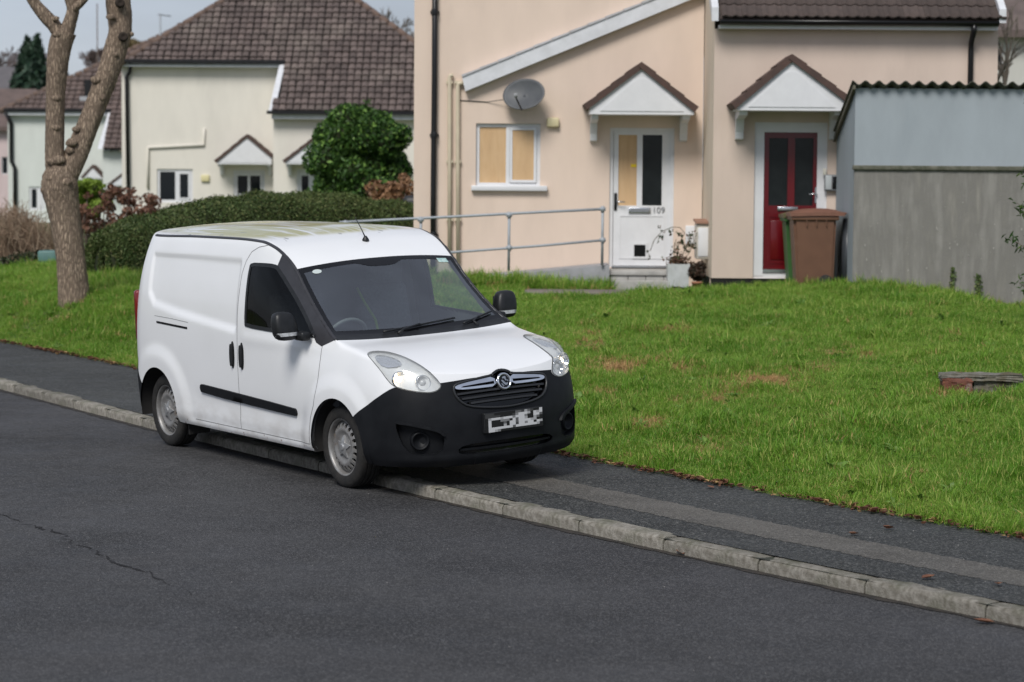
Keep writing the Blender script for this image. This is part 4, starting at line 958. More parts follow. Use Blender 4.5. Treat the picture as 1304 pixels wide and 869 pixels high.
M_silver = mat('door_metal', (.55,.56,.58), rough=.25, metal=.9)
M_redd = mat('red_door_paint', (.125,.002,.006), (.10,.0015,.005), scale=3, rough=.30, coat=.2)
def box_part(name, m, parent, *b): return MB().box(*b).build(name, m, parent)
def bev_part(name, m, parent, *b, bev=.01): return auto_smooth(MB().bevbox(*b, bev).build(name, m, parent), 50)
def window(parent, Y, R, split, left=M_pane, right=M_pane, fw=.06, name='window', board=False):
    """white casement window in an opening: frame ring, mullion, panes"""
    a, b, c, d = R; y0, y1 = Y+.05, Y+.10
    w_ = MB(); 
    for q in ((a,b,c,c+fw),(a,b,d-fw,d)): w_.box(q[0],q[1],y0,y1,q[2],q[3])
    for q in ((a,a+fw),(b-fw,b),(split-fw/2,split+fw/2)): w_.box(q[0],q[1],y0+.002,y1-.002,c+fw,d-fw)
    w = w_.build(name, M_upvc, parent)
    cs = MB(); ca, cb, cc, cdd = split+fw/2+.004, b-fw-.004, c+fw+.004, d-fw-.004; t = fw*.75
    for q in ((ca,cb,cc,cc+t),(ca,cb,cdd-t,cdd)): cs.box(q[0],q[1],y0-.02,y1-.03,q[2],q[3])
    for q in ((ca,ca+t),(cb-t,cb)): cs.box(q[0],q[1],y0-.018,y1-.032,cc+t,cdd-t)
    cs.build('casement', M_upvc, w)
    box_part('pane', left, w, a+fw, split-fw/2, y1-.03, y1-.024, c+fw, d-fw); box_part('pane', right, w, ca+t, cb-t, y1-.055, y1-.049, cc+t, cdd-t)
    return w
def canopy(parent, Yw, Yf, apexpx, lpx, rpx, basey, brackets, k=1.0, slab=.085):
    """gabled door canopy: tiled slopes, white gable, brackets; pixel sizes read at its front plane Yf"""
    ap = at(*apexpx, Yf); l = at(*lpx, Yf); r = at(*rpx, Yf); zb = at(apexpx[0], basey, Yf).z
    root = MB()
    gl, gr_ = at(lpx[0]+7*k, basey, Yf).x, at(rpx[0]-5*k, basey, Yf).x
    gtop = ap.z-slab*.9
    zl, zr_ = l.z-.02, r.z-.02
    g = MB().prism([(gl, zb), (gr_, zb), (gr_, zr_-.06*0+.0), (ap.x, gtop), (gl, zl)], Yf+.02, Yw).build('canopy', M_upvc, parent)
    # raised inner panel on the gable
    mb = MB(); ins = .16*k; mb.prism([(gl+ins, zb+.05), (gr_-ins, zb+.05), (ap.x+.10, gtop-.20), (ap.x, gtop-.17), (ap.x-.10, gtop-.20)], Yf+.008, Yf+.02).build('gable_panel', M_upvc, g)
    for e, nm in ((l, -1), (r, 1)):
        dx, dz = ap.x-e.x, ap.z-e.z; L_ = math.hypot(dx, dz); ux, uz = dx/L_, dz/L_; nx, nz = (-uz, ux) if nm < 0 else (uz, -ux)
        if nz < 0: nx, nz = -nx, -nz
        tp = MB(); n = 4
        for i in range(n):
            t0, t1 = i/n, (i+1)/n; a0 = (e.x+dx*t0, e.z+dz*t0); a1 = (e.x+dx*t1+(0 if i == n-1 else .02*ux), e.z+dz*t1+(0 if i == n-1 else .02*uz)); b_ = .018
            tp = MB().prism([a0, a1, (a1[0]-nx*slab, a1[1]-nz*slab), (a0[0]-nx*slab*1.0, a0[1]-nz*slab*1.0)] if i == -1 else [(a0[0]+nx*b_, a0[1]+nz*b_), a1, (a1[0]-nx*slab, a1[1]-nz*slab), (a0[0]-nx*slab, a0[1]-nz*slab)], Yf-.03+.002*i*(1 if nm < 0 else -1), Yw-.002-.001*i)
            tp.build('canopy_tile', M_canopy, g)
    for bx0, bx1, by0, by1 in brackets:
        x0, x1, z0, z1 = rect(Yf+.1, bx0, by0, bx1, by1)
        br = MB(); xm = (x0+x1)/2; hw = (x1-x0)/2*.8
        br.prism([(Yw, z0), (Yw-.09, z0+.02), (Yw-.11, z0+.12*k), (Yw-.20, z1-.12*k), (Yf+.12, z1-.07), (Yf+.10, z1), (Yw, z1)], xm-hw, xm+hw, 'x').build('bracket', M_upvc, g)
    return g
# ---------------------------------------------------------------- house 109 (peach, boarded window)
Y1 = 36.0
h1 = empty('terraced_house', (at(710,345,Y1).x, Y1, 1.0)); tag(h1, 'peach rendered house with white door numbered 109 and boarded window', 'house')
def P(o):   # keep world coordinates under a moved empty
    return o
h1.location = (0,0,0)
xl, xr = at(527,200,Y1).x, at(893,200,Y1).x
WR = rect(Y1, 606,157.5,688,237.5); DR = rect(Y1, 776,163,858,341); GZ1 = .35
mb = MB(); wallmesh(mb, xl, xr+.02, GZ1, 6.9, Y1, [WR, DR], .14)
mb.quad((xl,Y1,GZ1),(xl,Y1,6.9),(xl,Y1+8,6.9),(xl,Y1+8,GZ1)); mb.quad((xl,Y1+8,GZ1),(xl,Y1+8,6.9),(xr+.02,Y1+8,6.9),(xr+.02,Y1+8,GZ1)); mb.quad((xl,Y1+.30,GZ1),(xr,Y1+.30,GZ1),(xr,Y1+.30,6.9),(xl,Y1+.30,6.9))
mb.build('wall', M_peach, h1)
MB().prism([(Y1-.3,6.8),(Y1+4,9.6),(Y1+8.3,6.8),(Y1+8.3,6.95),(Y1+4,9.78),(Y1-.3,6.95)], xl-.1, xr+.1, 'x').build('roof', M_tile, h1)
w1 = window(h1, Y1, WR, at(646.5,200,Y1).x, M_ply, M_ply, .055)
a, b, c, d = rect(Y1-.08, 600,236.5,697,243.5); bev_part('sill', M_upvc, w1, a, b, Y1-.09, Y1+.06, c, d, bev=.012)
# sloping fascia of the lean-to roof, with the tile ends above it
p0, p1 = at(588.5,98.5,Y1-.15), at(900,-27.6,Y1-.15); q0, q1 = at(592.5,116.5,Y1-.15), at(900,-8.6,Y1-.15)
fb = MB().prism([(p0.x,p0.z),(p1.x,p1.z),(q1.x,q1.z),(q0.x,q0.z)], Y1-.15, Y1-.002).build('fascia_board', M_fascia, h1)
ux, uz = (p1.x-p0.x), (p1.z-p0.z); L_ = math.hypot(ux, uz); ux /= L_; uz /= L_; n = int(L_/.30)
M_verge = mat('verge_tile', (.50,.50,.52), (.42,.42,.43), scale=6, rough=.7, randv=.08)
for i in range(n):
    s0, s1 = i*.30+.004, (i+1)*.30-.006; A = (p0.x+ux*s0, p0.z+uz*s0); B = (p0.x+ux*s1, p0.z+uz*s1); h_ = .028
    MB().prism([(A[0]-uz*.003, A[1]+ux*.003), (B[0]-uz*.003, B[1]+ux*.003), (B[0]-uz*h_, B[1]+ux*h_), (A[0]-uz*(h_+.012), A[1]+ux*(h_+.012))], Y1-.17, Y1-.004).build('verge_tile', M_verge, fb)
# pipes
def zx(px, py, Y=Y1-.06): q = at(px, py, Y); return (q.x, Y, q.z)
MB().tube([zx(577,96), zx(573,96.5), zx(572.5,99), zx(572.5,200), zx(572.5,335)], .032, 10).build('waste_pipe', M_cpipe, h1)
MB().tube([zx(590,106), zx(584,106.5), zx(583,109), zx(583,200), zx(583.5,335)], .032, 10).build('waste_pipe', M_cpipe, h1)
for py in (105,206,280):
    for px in (572.5,583): x, y, z = zx(px, py); MB().box(x-.05,x+.05,Y1-.07,Y1-.001,z-.02,z+.02).build('pipe_clip', M_cpipe, h1)
dp = MB(); x0 = at(553,150,Y1-.07).x; dp.tube([(x0,Y1-.07,6.8),(x0,Y1-.07,4),(x0-.01,Y1-.07,2.2),(x0-.01,Y1-.07,.5)], .044, 12); dpo = dp.build('downpipe', M_black, h1)
for z in (5.0, 3.1, 1.55): MB().lathe([(.052,-.05),(.054,-.03),(.054,.03),(.05,.05)], 14, c=(x0,Y1-.07,z)).box(x0-.07,x0+.07,Y1-.03,Y1-.001,z-.02,z+.02).build('pipe_collar', M_black, dpo)
# satellite dish with arm
dc = Vector(zx(667,120,Y1-.30)); dn = Vector((-.32,-.86,.40)).normalized(); fmd = Frame(dn, o=dc); V_ = []; F_ = []; seg = 36; M_dish = mat('dish_grey', (.075,.08,.088), (.10,.105,.11), scale=5, rough=.5, spec=.4)
sdish = empty('satellite_dish', (0,0,0)); tag(sdish, 'dark grey satellite dish fixed above the boarded window', 'satellite dish')
for i in range(9):
    r = i/8
    for k in range(seg): a = 2*math.pi*k/seg; V_.append(fmd.to3(.345*r*math.cos(a), .265*r*math.sin(a)) + fmd.n*(.075*(r*r-1)))
for i in range(8):
    for k in range(seg): F_.append((i*seg+k, i*seg+(k+1)%seg, (i+1)*seg+(k+1)%seg, (i+1)*seg+k))
o = MB().add(V_, F_, True).build('reflector', M_dish, sdish); md = o.modifiers.new('t', 'SOLIDIFY'); md.thickness = .008
MB().tube([dc + fmd.v*-.26 - fmd.n*.02, dc + fmd.v*-.20 + fmd.n*.30], .012, 8).build('feed_arm', M_black, sdish)
MB().tube([dc + fmd.v*-.20 + fmd.n*.28, dc + fmd.v*-.15 + fmd.n*.33], [.02,.032], 10).build('receiver', mat('receiver_grey', (.30,.31,.32), rough=.5), sdish)
MB().tube([dc - fmd.n*.09, dc - fmd.n*.14 + Vector((-.12,.05,-.04)), Vector((dc.x-.26, Y1-.002, dc.z-.06))], .02, 8).build('bracket', M_black, sdish)
MB().tube([dc - fmd.n*.1, Vector(zx(620,130,Y1-.01)), Vector(zx(586,128,Y1-.01))], .006, 5).build('cable', M_black, sdish)
a, b, c, d = rect(Y1-.08, 696.5,150,712,162); al = bev_part('alarm_box', mat('alarm_cream', (.66,.58,.36), rough=.5), None, a, b, Y1-.09, Y1-.001, c, d, bev=.02); tag(al, 'small cream alarm box on the peach wall beside the window', 'alarm box')
# canopy, door
canopy(h1, Y1, Y1-.75, (817,79), (744,134), (889,137.5), 146, ((752,763,146,180),(868,880,146,180)))
def door(parent, Y, R, mfr, mleaf, panes, panels, fw=.06, leafrect=None):
    a, b, c, d = R; y0 = Y+.04
    fr_ = MB(); fr_.box(a, a+fw, y0, Y+.14, c, d); fr_.box(b-fw, b, y0, Y+.14, c, d); fr_.box(a+fw, b-fw, y0, Y+.139, d-fw, d); f_ = fr_.build('door_frame', mfr, parent)
    la, lb, lc, ld = leafrect; pans = [p_[0] for p_ in panes]
    mb = MB(); wallmesh(mb, la, lb, lc, ld, Y+.07, pans, .025); mb.quad((la,Y+.07,lc),(la,Y+.07,ld),(la,Y+.12,ld),(la,Y+.12,lc)); mb.quad((lb,Y+.07,lc),(lb,Y+.12,lc),(lb,Y+.12,ld),(lb,Y+.07,ld)); mb.quad((la,Y+.07,ld),(lb,Y+.07,ld),(lb,Y+.12,ld),(la,Y+.12,ld))
    lf = mb.build('door', mleaf, parent)
    for q, m in panes: box_part('pane', m, lf, q[0]-.005, q[1]+.005, Y+.095, Y+.10, q[2]-.005, q[3]+.005)
    for q in panels:
        x0, x1, z0, z1 = q; pn = MB(); t = .025
        for z in ((x0,x1,z0,z0+t),(x0,x1,z1-t,z1),(x0,x0+t,z0+t,z1-t),(x1-t,x1,z0+t,z1-t)): pn.box(z[0],z[1],Y+.062,Y+.0695,z[2],z[3])
        pn.build('panel_moulding', mleaf, lf)
    return lf
LR = rect(Y1+.07, 780.8,167.5,853.6,338.5)
lf = door(h1, Y1, DR, M_upvc, M_upvc, [(rect(Y1+.07,787.5,172,811,262), M_ply), (rect(Y1+.07,818,172,843,262), M_dark)], [rect(Y1+.07,788,274,846,330)], .055, LR)
box_part('threshold', M_silver, lf, LR[0]-.02, LR[1]+.02, Y1+.0, Y1+.12, LR[2]-.045, LR[2]-.005)
q = rect(Y1+.06, 800.5,264.5,828.5,272); lb_ = bev_part('letterbox', M_silver, lf, q[0], q[1], Y1+.045, Y1+.068, q[2], q[3], bev=.006)
box_part('letter_flap', mat('flap_grey', (.30,.31,.33), rough=.4, metal=.6), lb_, q[0]+.03, q[1]-.03, Y1+.04, Y1+.046, q[2]+.02, q[3]-.02)
q = rect(Y1+.06, 779.5,246,783.2,268); bev_part('handle_plate', M_black, lf, q[0]+.03, q[1]+.03, Y1+.05, Y1+.069, q[2], q[3], bev=.004)
hx0, _, hz0 = zx(783.5,257,Y1); MB().tube([(hx0+.03,Y1+.05,hz0),(hx0+.03,Y1+.0,hz0),(hx0+.05,Y1-.01,hz0),(hx0+.15,Y1-.01,hz0-.005)], .011, 8).build('door_handle', M_silver, lf)
q = rect(Y1+.06, 805,309.5,824.5,329.5); cf_ = MB(); t = .03
for z in ((q[0],q[1],q[2],q[2]+t),(q[0],q[1],q[3]-t,q[3]),(q[0],q[0]+t,q[2]+t,q[3]-t),(q[1]-t,q[1],q[2]+t,q[3]-t)): cf_.box(z[0],z[1],Y1+.05,Y1+.0685,z[2],z[3])
cfo = cf_.build('cat_flap', M_upvc, lf); box_part('flap', M_gloss, cfo, q[0]+t, q[1]-t, Y1+.062, Y1+.067, q[2]+t, q[3]-t)
q = rect(Y1+.06, 806,210,810,213); box_part('sticker', mat('yellow_sticker', (.75,.55,.02), rough=.6), lf, q[0]-.03, q[1]+.01, Y1+.088, Y1+.0925, q[2], q[3]+.01)
def text_obj(name, body, size, loc, m, parent, ext=.004, sx=1.0):
    cu = bpy.data.curves.new(name, 'FONT'); cu.body = body; cu.size = size; cu.extrude = ext; cu.align_x = 'CENTER'; cu.align_y = 'CENTER'; cu.resolution_u = 3; cu.offset = -.0015
    t = bpy.data.objects.new('tmp_text', cu); COL.objects.link(t); dg = bpy.context.evaluated_depsgraph_get(); dg.update(); me = bpy.data.meshes.new_from_object(t.evaluated_get(dg)); bpy.data.objects.remove(t)
    me.materials.clear(); me.materials.append(m)
    o = ob(name, me, parent); o.location = loc; o.rotation_euler = (math.pi/2, 0, 0); o.scale = (sx,1,1); return o
nq = at(838.8,268.3,Y1+.06); text_obj('door_number', '109', .135, (nq.x, Y1+.062, nq.z), mat('number_grey', (.16,.16,.17), rough=.3, metal=.5), lf)
# ---------------------------------------------------------------- house with red door (projecting block)
Y2 = 34.25
h2 = empty('terraced_house'); tag(h2, 'peach rendered house with dark red door and tiled roof', 'house')
xl2, xr2 = at(908,200,Y2).x, at(1268,200,Y2).x
DR2 = rect(Y2, 960,156,1053,358.5); ztop2 = at(1090,38,Y2).z
zb2 = at(930,354.5,Y2).z
mb = MB(); wallmesh(mb, xl2, xr2, zb2, ztop2, Y2, [(DR2[0],DR2[1],zb2,DR2[3])], .14)
mb.quad((xr2,Y2,GZ1),(xr2,Y2+8,GZ1),(xr2,Y2+8,ztop2),(xr2,Y2,ztop2)); mb.quad((xl2,Y2+.3,GZ1),(xr2,Y2+.3,GZ1),(xr2,Y2+.3,ztop2),(xl2,Y2+.3,ztop2)); mb.build('wall', M_peach_shade, h2)
MB().quad((xl2,Y2,zb2),(xl2,Y2,ztop2+.9),(xl2,Y1+.1,ztop2+.9),(xl2,Y1+.1,zb2)).build('side_wall', M_pale_side, h2)  # side wall coloured paler than the front
box_part('plinth', mat('black_plinth', (.012,.012,.012), rough=.9), h2, xl2+.01, xr2-.02, Y2+.02, Y2+.25, .3, zb2-.001)
LR2 = rect(Y2+.07, 972,167,1042.5,343)
lf2 = door(h2, Y2, (DR2[0],DR2[1],LR2[2]-.1,DR2[3]), M_upvc, M_redd, [(rect(Y2+.07,979,176,1003,262), M_dark), (rect(Y2+.07,1012,176,1035.5,262), M_dark)], [rect(Y2+.07,978,275,1003,336), rect(Y2+.07,1011,275,1037,336)], (LR2[0]-DR2[0]), LR2)
for q in (rect(Y2+.07,981,281,1000,331), rect(Y2+.07,1014,281,1034,331)): bev_part('door_panel', M_redd, lf2, q[0], q[1], Y2+.058, Y2+.0695, q[2], q[3], bev=.008)
box_part('threshold', M_silver, lf2, LR2[0], LR2[1], Y2+.03, Y2+.12, LR2[2]-.05, LR2[2]-.004); box_part('door_frame_base', M_upvc, lf2, DR2[0], DR2[1], Y2+.05, Y2+.139, zb2-.10, LR2[2]-.051)
q = rect(Y2+.06, 990,263.5,1016,268.5); bev_part('letterbox', M_silver, lf2, q[0], q[1], Y2+.045, Y2+.068, q[2], q[3], bev=.005)
hx0, _, hz0 = zx(1040,247.5,Y2); MB().tube([(hx0,Y2+.06,hz0),(hx0,Y2+.0,hz0),(hx0-.02,Y2-.01,hz0),(hx0-.12,Y2-.01,hz0)], .011, 8).box(hx0-.018,hx0+.018,Y2+.055,Y2+.069,hz0-.13,hz0+.10).build('door_handle', M_silver, lf2)
q = rect(Y2-.03, 1046.5,215,1050,223); bl_ = bev_part('doorbell', mat('bell_white', (.6,.58,.5), rough=.5), None, q[0]+.02, q[1]+.03, Y2-.03, Y2-.001, q[2], q[3], bev=.006); tag(bl_, 'tiny cream doorbell beside the red door', 'doorbell')
q = rect(Y2-.06, 1050,222.5,1065.5,243.5); kb = bev_part('key_safe', mat('key_safe_grey', (.20,.21,.22), rough=.5), None, q[0], q[1], Y2-.08, Y2-.001, q[2], q[3], bev=.012); tag(kb, 'grey key safe box on the wall right of the red door', 'key safe')
bev_part('front_cover', mat('key_safe_pale', (.42,.45,.46), rough=.4), kb, q[0]+.012, q[0]+.10, Y2-.095, Y2-.081, q[2]+.02, q[3]-.015, bev=.005); bev_part('keypad', M_gloss, kb, q[0]+.115, q[1]-.008, Y2-.092, Y2-.081, q[2]+.03, q[3]-.03, bev=.004)
canopy(h2, Y2, Y2-.75, (1008.5,69), (932,133), (1083,125), 141, ((940,953,140.5,178),(1062,1074,140.5,178)))
# eaves: soffit board, gutter, tiles
zf = at(1090,31,Y2-.25).z; box_part('soffit_board', M_upvc, h2, xl2+.05, xr2-.05, Y2-.22, Y2-.002, ztop2-.01, zf-.02)
zg = at(1090,28.5,Y2-.3).z; gx0, gx1 = at(917,30,Y2-.3).x, at(1272,34,Y2-.3).x
gt_ = MB(); V_ = []; F_ = []
for i, x in enumerate((gx0, gx1)):
    for k in range(9): a = math.pi*k/8; V_.append((x, Y2-.29-.06*math.cos(a), zg+.02-.07*math.sin(a)))
F_ = [(k, k+1, k+10, k+9) for k in range(8)]; gt_.add(V_, F_, True); gt_.v += [(gx0,Y2-.35,zg+.02),(gx1,Y2-.35,zg+.02)]; gut = gt_.build('gutter', M_black, h2); md = gut.modifiers.new('t','SOLIDIFY'); md.thickness = .008
x0 = at(1237,60,Y2-.1).x; MB().tube([(x0,Y2-.29,zg-.03),(x0,Y2-.27,zg-.12),(x0,Y2-.09,zg-.26),(x0,Y2-.07,zg-.4),(x0,Y2-.07,.8)], .042, 12).build('downpipe', M_black, h2)
def tile_mesh(wd, ln, name, m, th=.022, rolls=2, amp=.022):
    """profiled concrete roof tile: x across, y up the slope, z out"""
    n = 6*rolls+1; V_ = []; F_ = []
    for row, (yy, lift) in enumerate(((0,.0),(ln,.0))):
        for i in range(n):
            t = i/(n-1); z = amp*(max(0, math.sin(2*math.pi*rolls*t-.6))**.8 if math.sin(2*math.pi*rolls*t-.6) > 0 else 0); V_.append((t*wd, yy, z + (th if row == 0 else 0)))
    F_ += [(i, i+1, n+i+1, n+i) for i in range(n-1)]
    b0 = len(V_); V_ += [(v[0], v[1], v[2]-th) for v in V_[:n]]; F_ += [(i+1, i, b0+i, b0+i+1) for i in range(n-1)]
    me = bpy.data.meshes.new(name); me.from_pydata(V_, [], F_); me.materials.append(m); me.polygons.foreach_set('use_smooth', [True]*(n-1)+[False]*(n-1)); return me
pit = R_(35); rf = MB().prism([(Y2-.30,zg+.045),(Y2+4,zg+.045+4.3*math.tan(pit)),(Y2+8.3,zg+.045),(Y2+8.3,zg-.05),(Y2+4,zg-.05+4.3*math.tan(pit)),(Y2-.28,zg-.0)], xl2-.02, xr2+.0, 'x').build('roof', M_tile, h2)
tm = tile_mesh(.295, .42, 'roof_tile', M_tile)
for r in range(7):
    for k in range(int((gx1-gx0-.1)/.297)+1):
        t = ob('roof_tile', tm, rf); s_ = r*.335; t.location = (gx0+.02+k*.297, Y2-.36+s_*math.cos(pit), zg+.055+s_*math.sin(pit)); t.rotation_euler = (pit+random.uniform(-.006,.006), random.uniform(-.008,.008), 0)
# white verge boards on both ends of that roof
for px0, px1, nm in ((906,917,0),(1262,1274,1)):
    e = at(px0 if nm == 0 else px1-2, 24, Y2-.3); xx = (e.x, e.x+.10)
    MB().prism([(Y2-.34,zg+.0),(Y2+3.9,zg+4.24*math.tan(pit)),(Y2+3.9,zg+.26+4.24*math.tan(pit)),(Y2-.34,zg+.20)], xx[0], xx[1], 'x').build('verge_board', M_fascia, h2)
# meter box on the side of the block
q = rect(35.0, 886.5,285,900.5,330); mbx = bev_part('meter_box', mat('meter_box_white', (.62,.58,.50), (.55,.51,.44), scale=5, rough=.5), None, q[0], xl2+.06, 34.9, 35.35, q[2], q[3], bev=.015); tag(mbx, 'off-white meter box fixed at the corner between the two front doors', 'meter box')
bev_part('meter_door', M_upvc, mbx, q[0]+.02, xl2+.0, 34.885, 34.902, q[2]+.04, q[3]-.06, bev=.006)
MB().prism([(34.86,q[3]+.0),(35.36,q[3]+.04),(35.36,q[3]+.07),(34.86,q[3]+.03)], q[0]-.02, xl2-.002, 'x').build('hood', mat('meter_hood_rust', (.30,.17,.12), rough=.8), mbx)
q = rect(Y1-.05, 873,287.5,886,311); mp_ = bev_part('vent_panel', M_upvc, None, q[0], q[1], Y1-.05, Y1-.001, q[2], q[3], bev=.01); tag(mp_, 'small white panel on the wall beside the meter box', 'panel')
# ---------------------------------------------------------------- steps, ramp, railing, slab
st1 = empty('doorstep'); tag(st1, 'two worn concrete steps below the white front door', 'steps')
zt1 = at(820,342.5,Y1-.02).z
a, b = at(777,350,35.1).x, at(868,350,35.1).x
bev_part('tread', M_conc, st1, a-.02, b+.03, Y1-.95, Y1+.06, zt1-.07, zt1, bev=.012)
nb = 4; bw = (b-a)/nb
for i in range(nb): bev_part('block', M_conc, st1, a+i*bw+.004, a+(i+1)*bw-.004, Y1-.92, Y1-.02, zt1-.28, zt1-.073, bev=.008)
z2 = at(820,357.5,34.85).z; a2, b2 = at(783,360,34.75).x, at(851,360,34.75).x; bev_part('lower_step', M_conc, st1, a2, b2, 34.72, Y1-.925, z2-.20, z2, bev=.012)
rp = empty('access_ramp'); tag(rp, 'low grey concrete ramp running along the peach wall to the door', 'ramp')
xa, xb = at(560,345,35.0).x, at(776,340,35.0).x; za, zb_ = at(560,357,35).z, at(776,337.5,35).z
MB().prism([(xa,za-.4),(xb,za-.4),(xb,zb_),(xa,za)], 34.98, Y1-.01).build('ramp_slab', mat('ramp_concrete', (.36,.36,.38), (.28,.28,.29), scale=4, rough=.9, bump=.2), rp)
rl = empty('handrail'); tag(rl, 'galvanised tube handrail along the ramp to the white door', 'handrail')
YR = 34.93
def rp_(px, py): q = at(px, py, YR); return Vector((q.x, YR, q.z))
MB().tube([rp_(768,266.5), rp_(690,270.2), rp_(600,275), rp_(500,280), rp_(432,283.5)], .0205, 10).build('top_rail', M_galv, rl)
MB().tube([rp_(768,306), rp_(690,313), rp_(600,319.8), rp_(500,327), rp_(432,332)], .019, 10).build('mid_rail', M_galv, rl)
for px, y0, ym, y1 in ((767.5,265,306,338),(648.5,272.5,315.8,345),(536,278.5,324.5,352),(440,283,331,360)):
    A, B = rp_(px, y0), rp_(px-.8, y1); po = MB().tube([A, B], .021, 10).build('post', M_galv, rl)
    for yy in (y0+1.5, ym): q = rp_(px, yy); MB().tube([q-Vector((.05,0,0)), q+Vector((.045,0,0))], .028, 10).tube([q-Vector((0,0,.05)), q+Vector((0,0,.045))], .0275, 10).build('clamp', M_galv, po)
sq0, sq1 = at(668,378,33.4), at(800,377,33.4); zs = gz((sq0.x+sq1.x)/2, 33.4)
slab = auto_smooth(MB().bevbox(sq0.x, sq1.x, 33.2, 34.1, zs-.10, max(zs+.05, at(735,371.5,33.8).z), .02).build('paving_slab', mat('weathered_slab', (.22,.19,.165), (.15,.13,.12), scale=3, rough=.95, bump=.5, bscale=30, stretch=(.6,4,1))), 50); tag(slab, 'long weathered grey slab lying on the grass near the steps', 'slab')
# ---------------------------------------------------------------- shed
YS = 32.4
sh = empty('shed'); tag(sh, 'blue-grey shed with corrugated roof on a stained concrete wall', 'shed')
sx0, sx1 = at(1088.5,200,YS).x, at(1340,200,YS).x; szl = at(1200,215.5,YS).z; szt = at(1200,113,YS).z
M_blue = render_mat('blue_grey_render', (.345,.385,.415), .90, (.285,.325,.355), 1.0)
M_stain = mat('stained_concrete', (.275,.265,.243), (.150,.144,.132), scale=1.6, rough=.95, bump=.5, bscale=55, stretch=(3.2,3.2,.5), c3=(.33,.315,.28), s3=1.6, lo3=.52, hi3=.75)
zback = at(1064,174,34.15).z
MB().box(sx0, sx1, YS+.01, YS+.19, szl+.04, szt).build('upper_wall', M_blue, sh)
MB().prism([(YS+.014,.3),(34.2,.3),(34.2,zback-.02),(YS+.014,szt-.001)], sx0-.004, sx0+.12, 'x').build('side_wall', M_blue, sh)
mb = MB(); nX, nZ = 60, 40; V_ = []; F_ = []
for j in range(nZ+1):
    for i in range(nX+1): V_.append((sx0-.006+(sx1-sx0)*i/nX, YS-.012+random.gauss(0,.0022), .2+(szl-.2)*j/nZ))
F_ = [(j*(nX+1)+i, j*(nX+1)+i+1, (j+1)*(nX+1)+i+1, (j+1)*(nX+1)+i) for j in range(nZ) for i in range(nX)]
mb.add(V_, F_, True).box(sx0-.005, sx1, YS-.004, YS+.008, .2, szl).build('concrete_wall', M_stain, sh)
# pale pits and splashes on the concrete
M_pit = mat('pale_lime_mark', (.36,.35,.32), rough=.95); pit_ = MB()
for k in range(110):
    x_0, z_0, r_0 = random.uniform(sx0+.05, sx1), random.triangular(.5, szl-.05, 1.6), random.choice((.003,.004,.006,.010)); m_0 = random.randint(5,7); b_0 = len(pit_.v); s_0 = random.uniform(.6,2.6); pit_.add([(x_0+r_0*math.cos(6.283*j/m_0)*random.uniform(.6,1.1), YS-.0195, z_0+s_0*r_0*math.sin(6.283*j/m_0)*random.uniform(.6,1.1)) for j in range(m_0)], [tuple(range(m_0))])
o = pit_.build('lime_marks', M_pit, sh); o['kind'] = 'stuff'
bev_part('ledge', mat('mossy_ledge', (.16,.155,.125), (.075,.08,.055), scale=9, rough=.95, bump=.5, bscale=50), sh, sx0-.03, sx1, YS-.05, YS+.02, szl-.02, szl+.045, bev=.012)
cr_ = MB(); V_ = []; F_ = []; per = .186; nW = int((sx1-sx0+.2)/per*8); z_f, z_b = szt+.055, zback+.03
for i in range(nW+1):
    x = sx0-.07+i*per/8; zz = .028*math.cos(2*math.pi*i/8)
    for yy, z0 in ((YS-.12, z_f+.02), (34.22, z_b)):
        V_ += [(x, yy, z0+zz), (x, yy, z0+zz-.012)]
for i in range(nW):
    a, b = i*4, (i+1)*4; F_ += [(a, b, b+2, a+2), (a+1, a+3, b+3, b+1), (a, a+1, b+1, b), (a+2, b+2, b+3, a+3)]
F_ += [(0,2,3,1)]
M_corr = mat('corrugated_cement', (.085,.082,.070), (.13,.125,.105), scale=6, rough=.95, bump=.3, bscale=80, c3=(.06,.065,.035), s3=4)
cr_.add(V_, F_).build('corrugated_roof', M_corr, sh)
MB().prism([(YS-.10, z_f-.02),(34.2, z_b-.04),(34.2, z_b-.11),(YS-.10, z_f-.075)], sx0-.055, sx0-.02, 'x').build('barge_board', mat('weathered_barge', (.14,.13,.10), (.09,.085,.06), scale=7, rough=.9), sh)
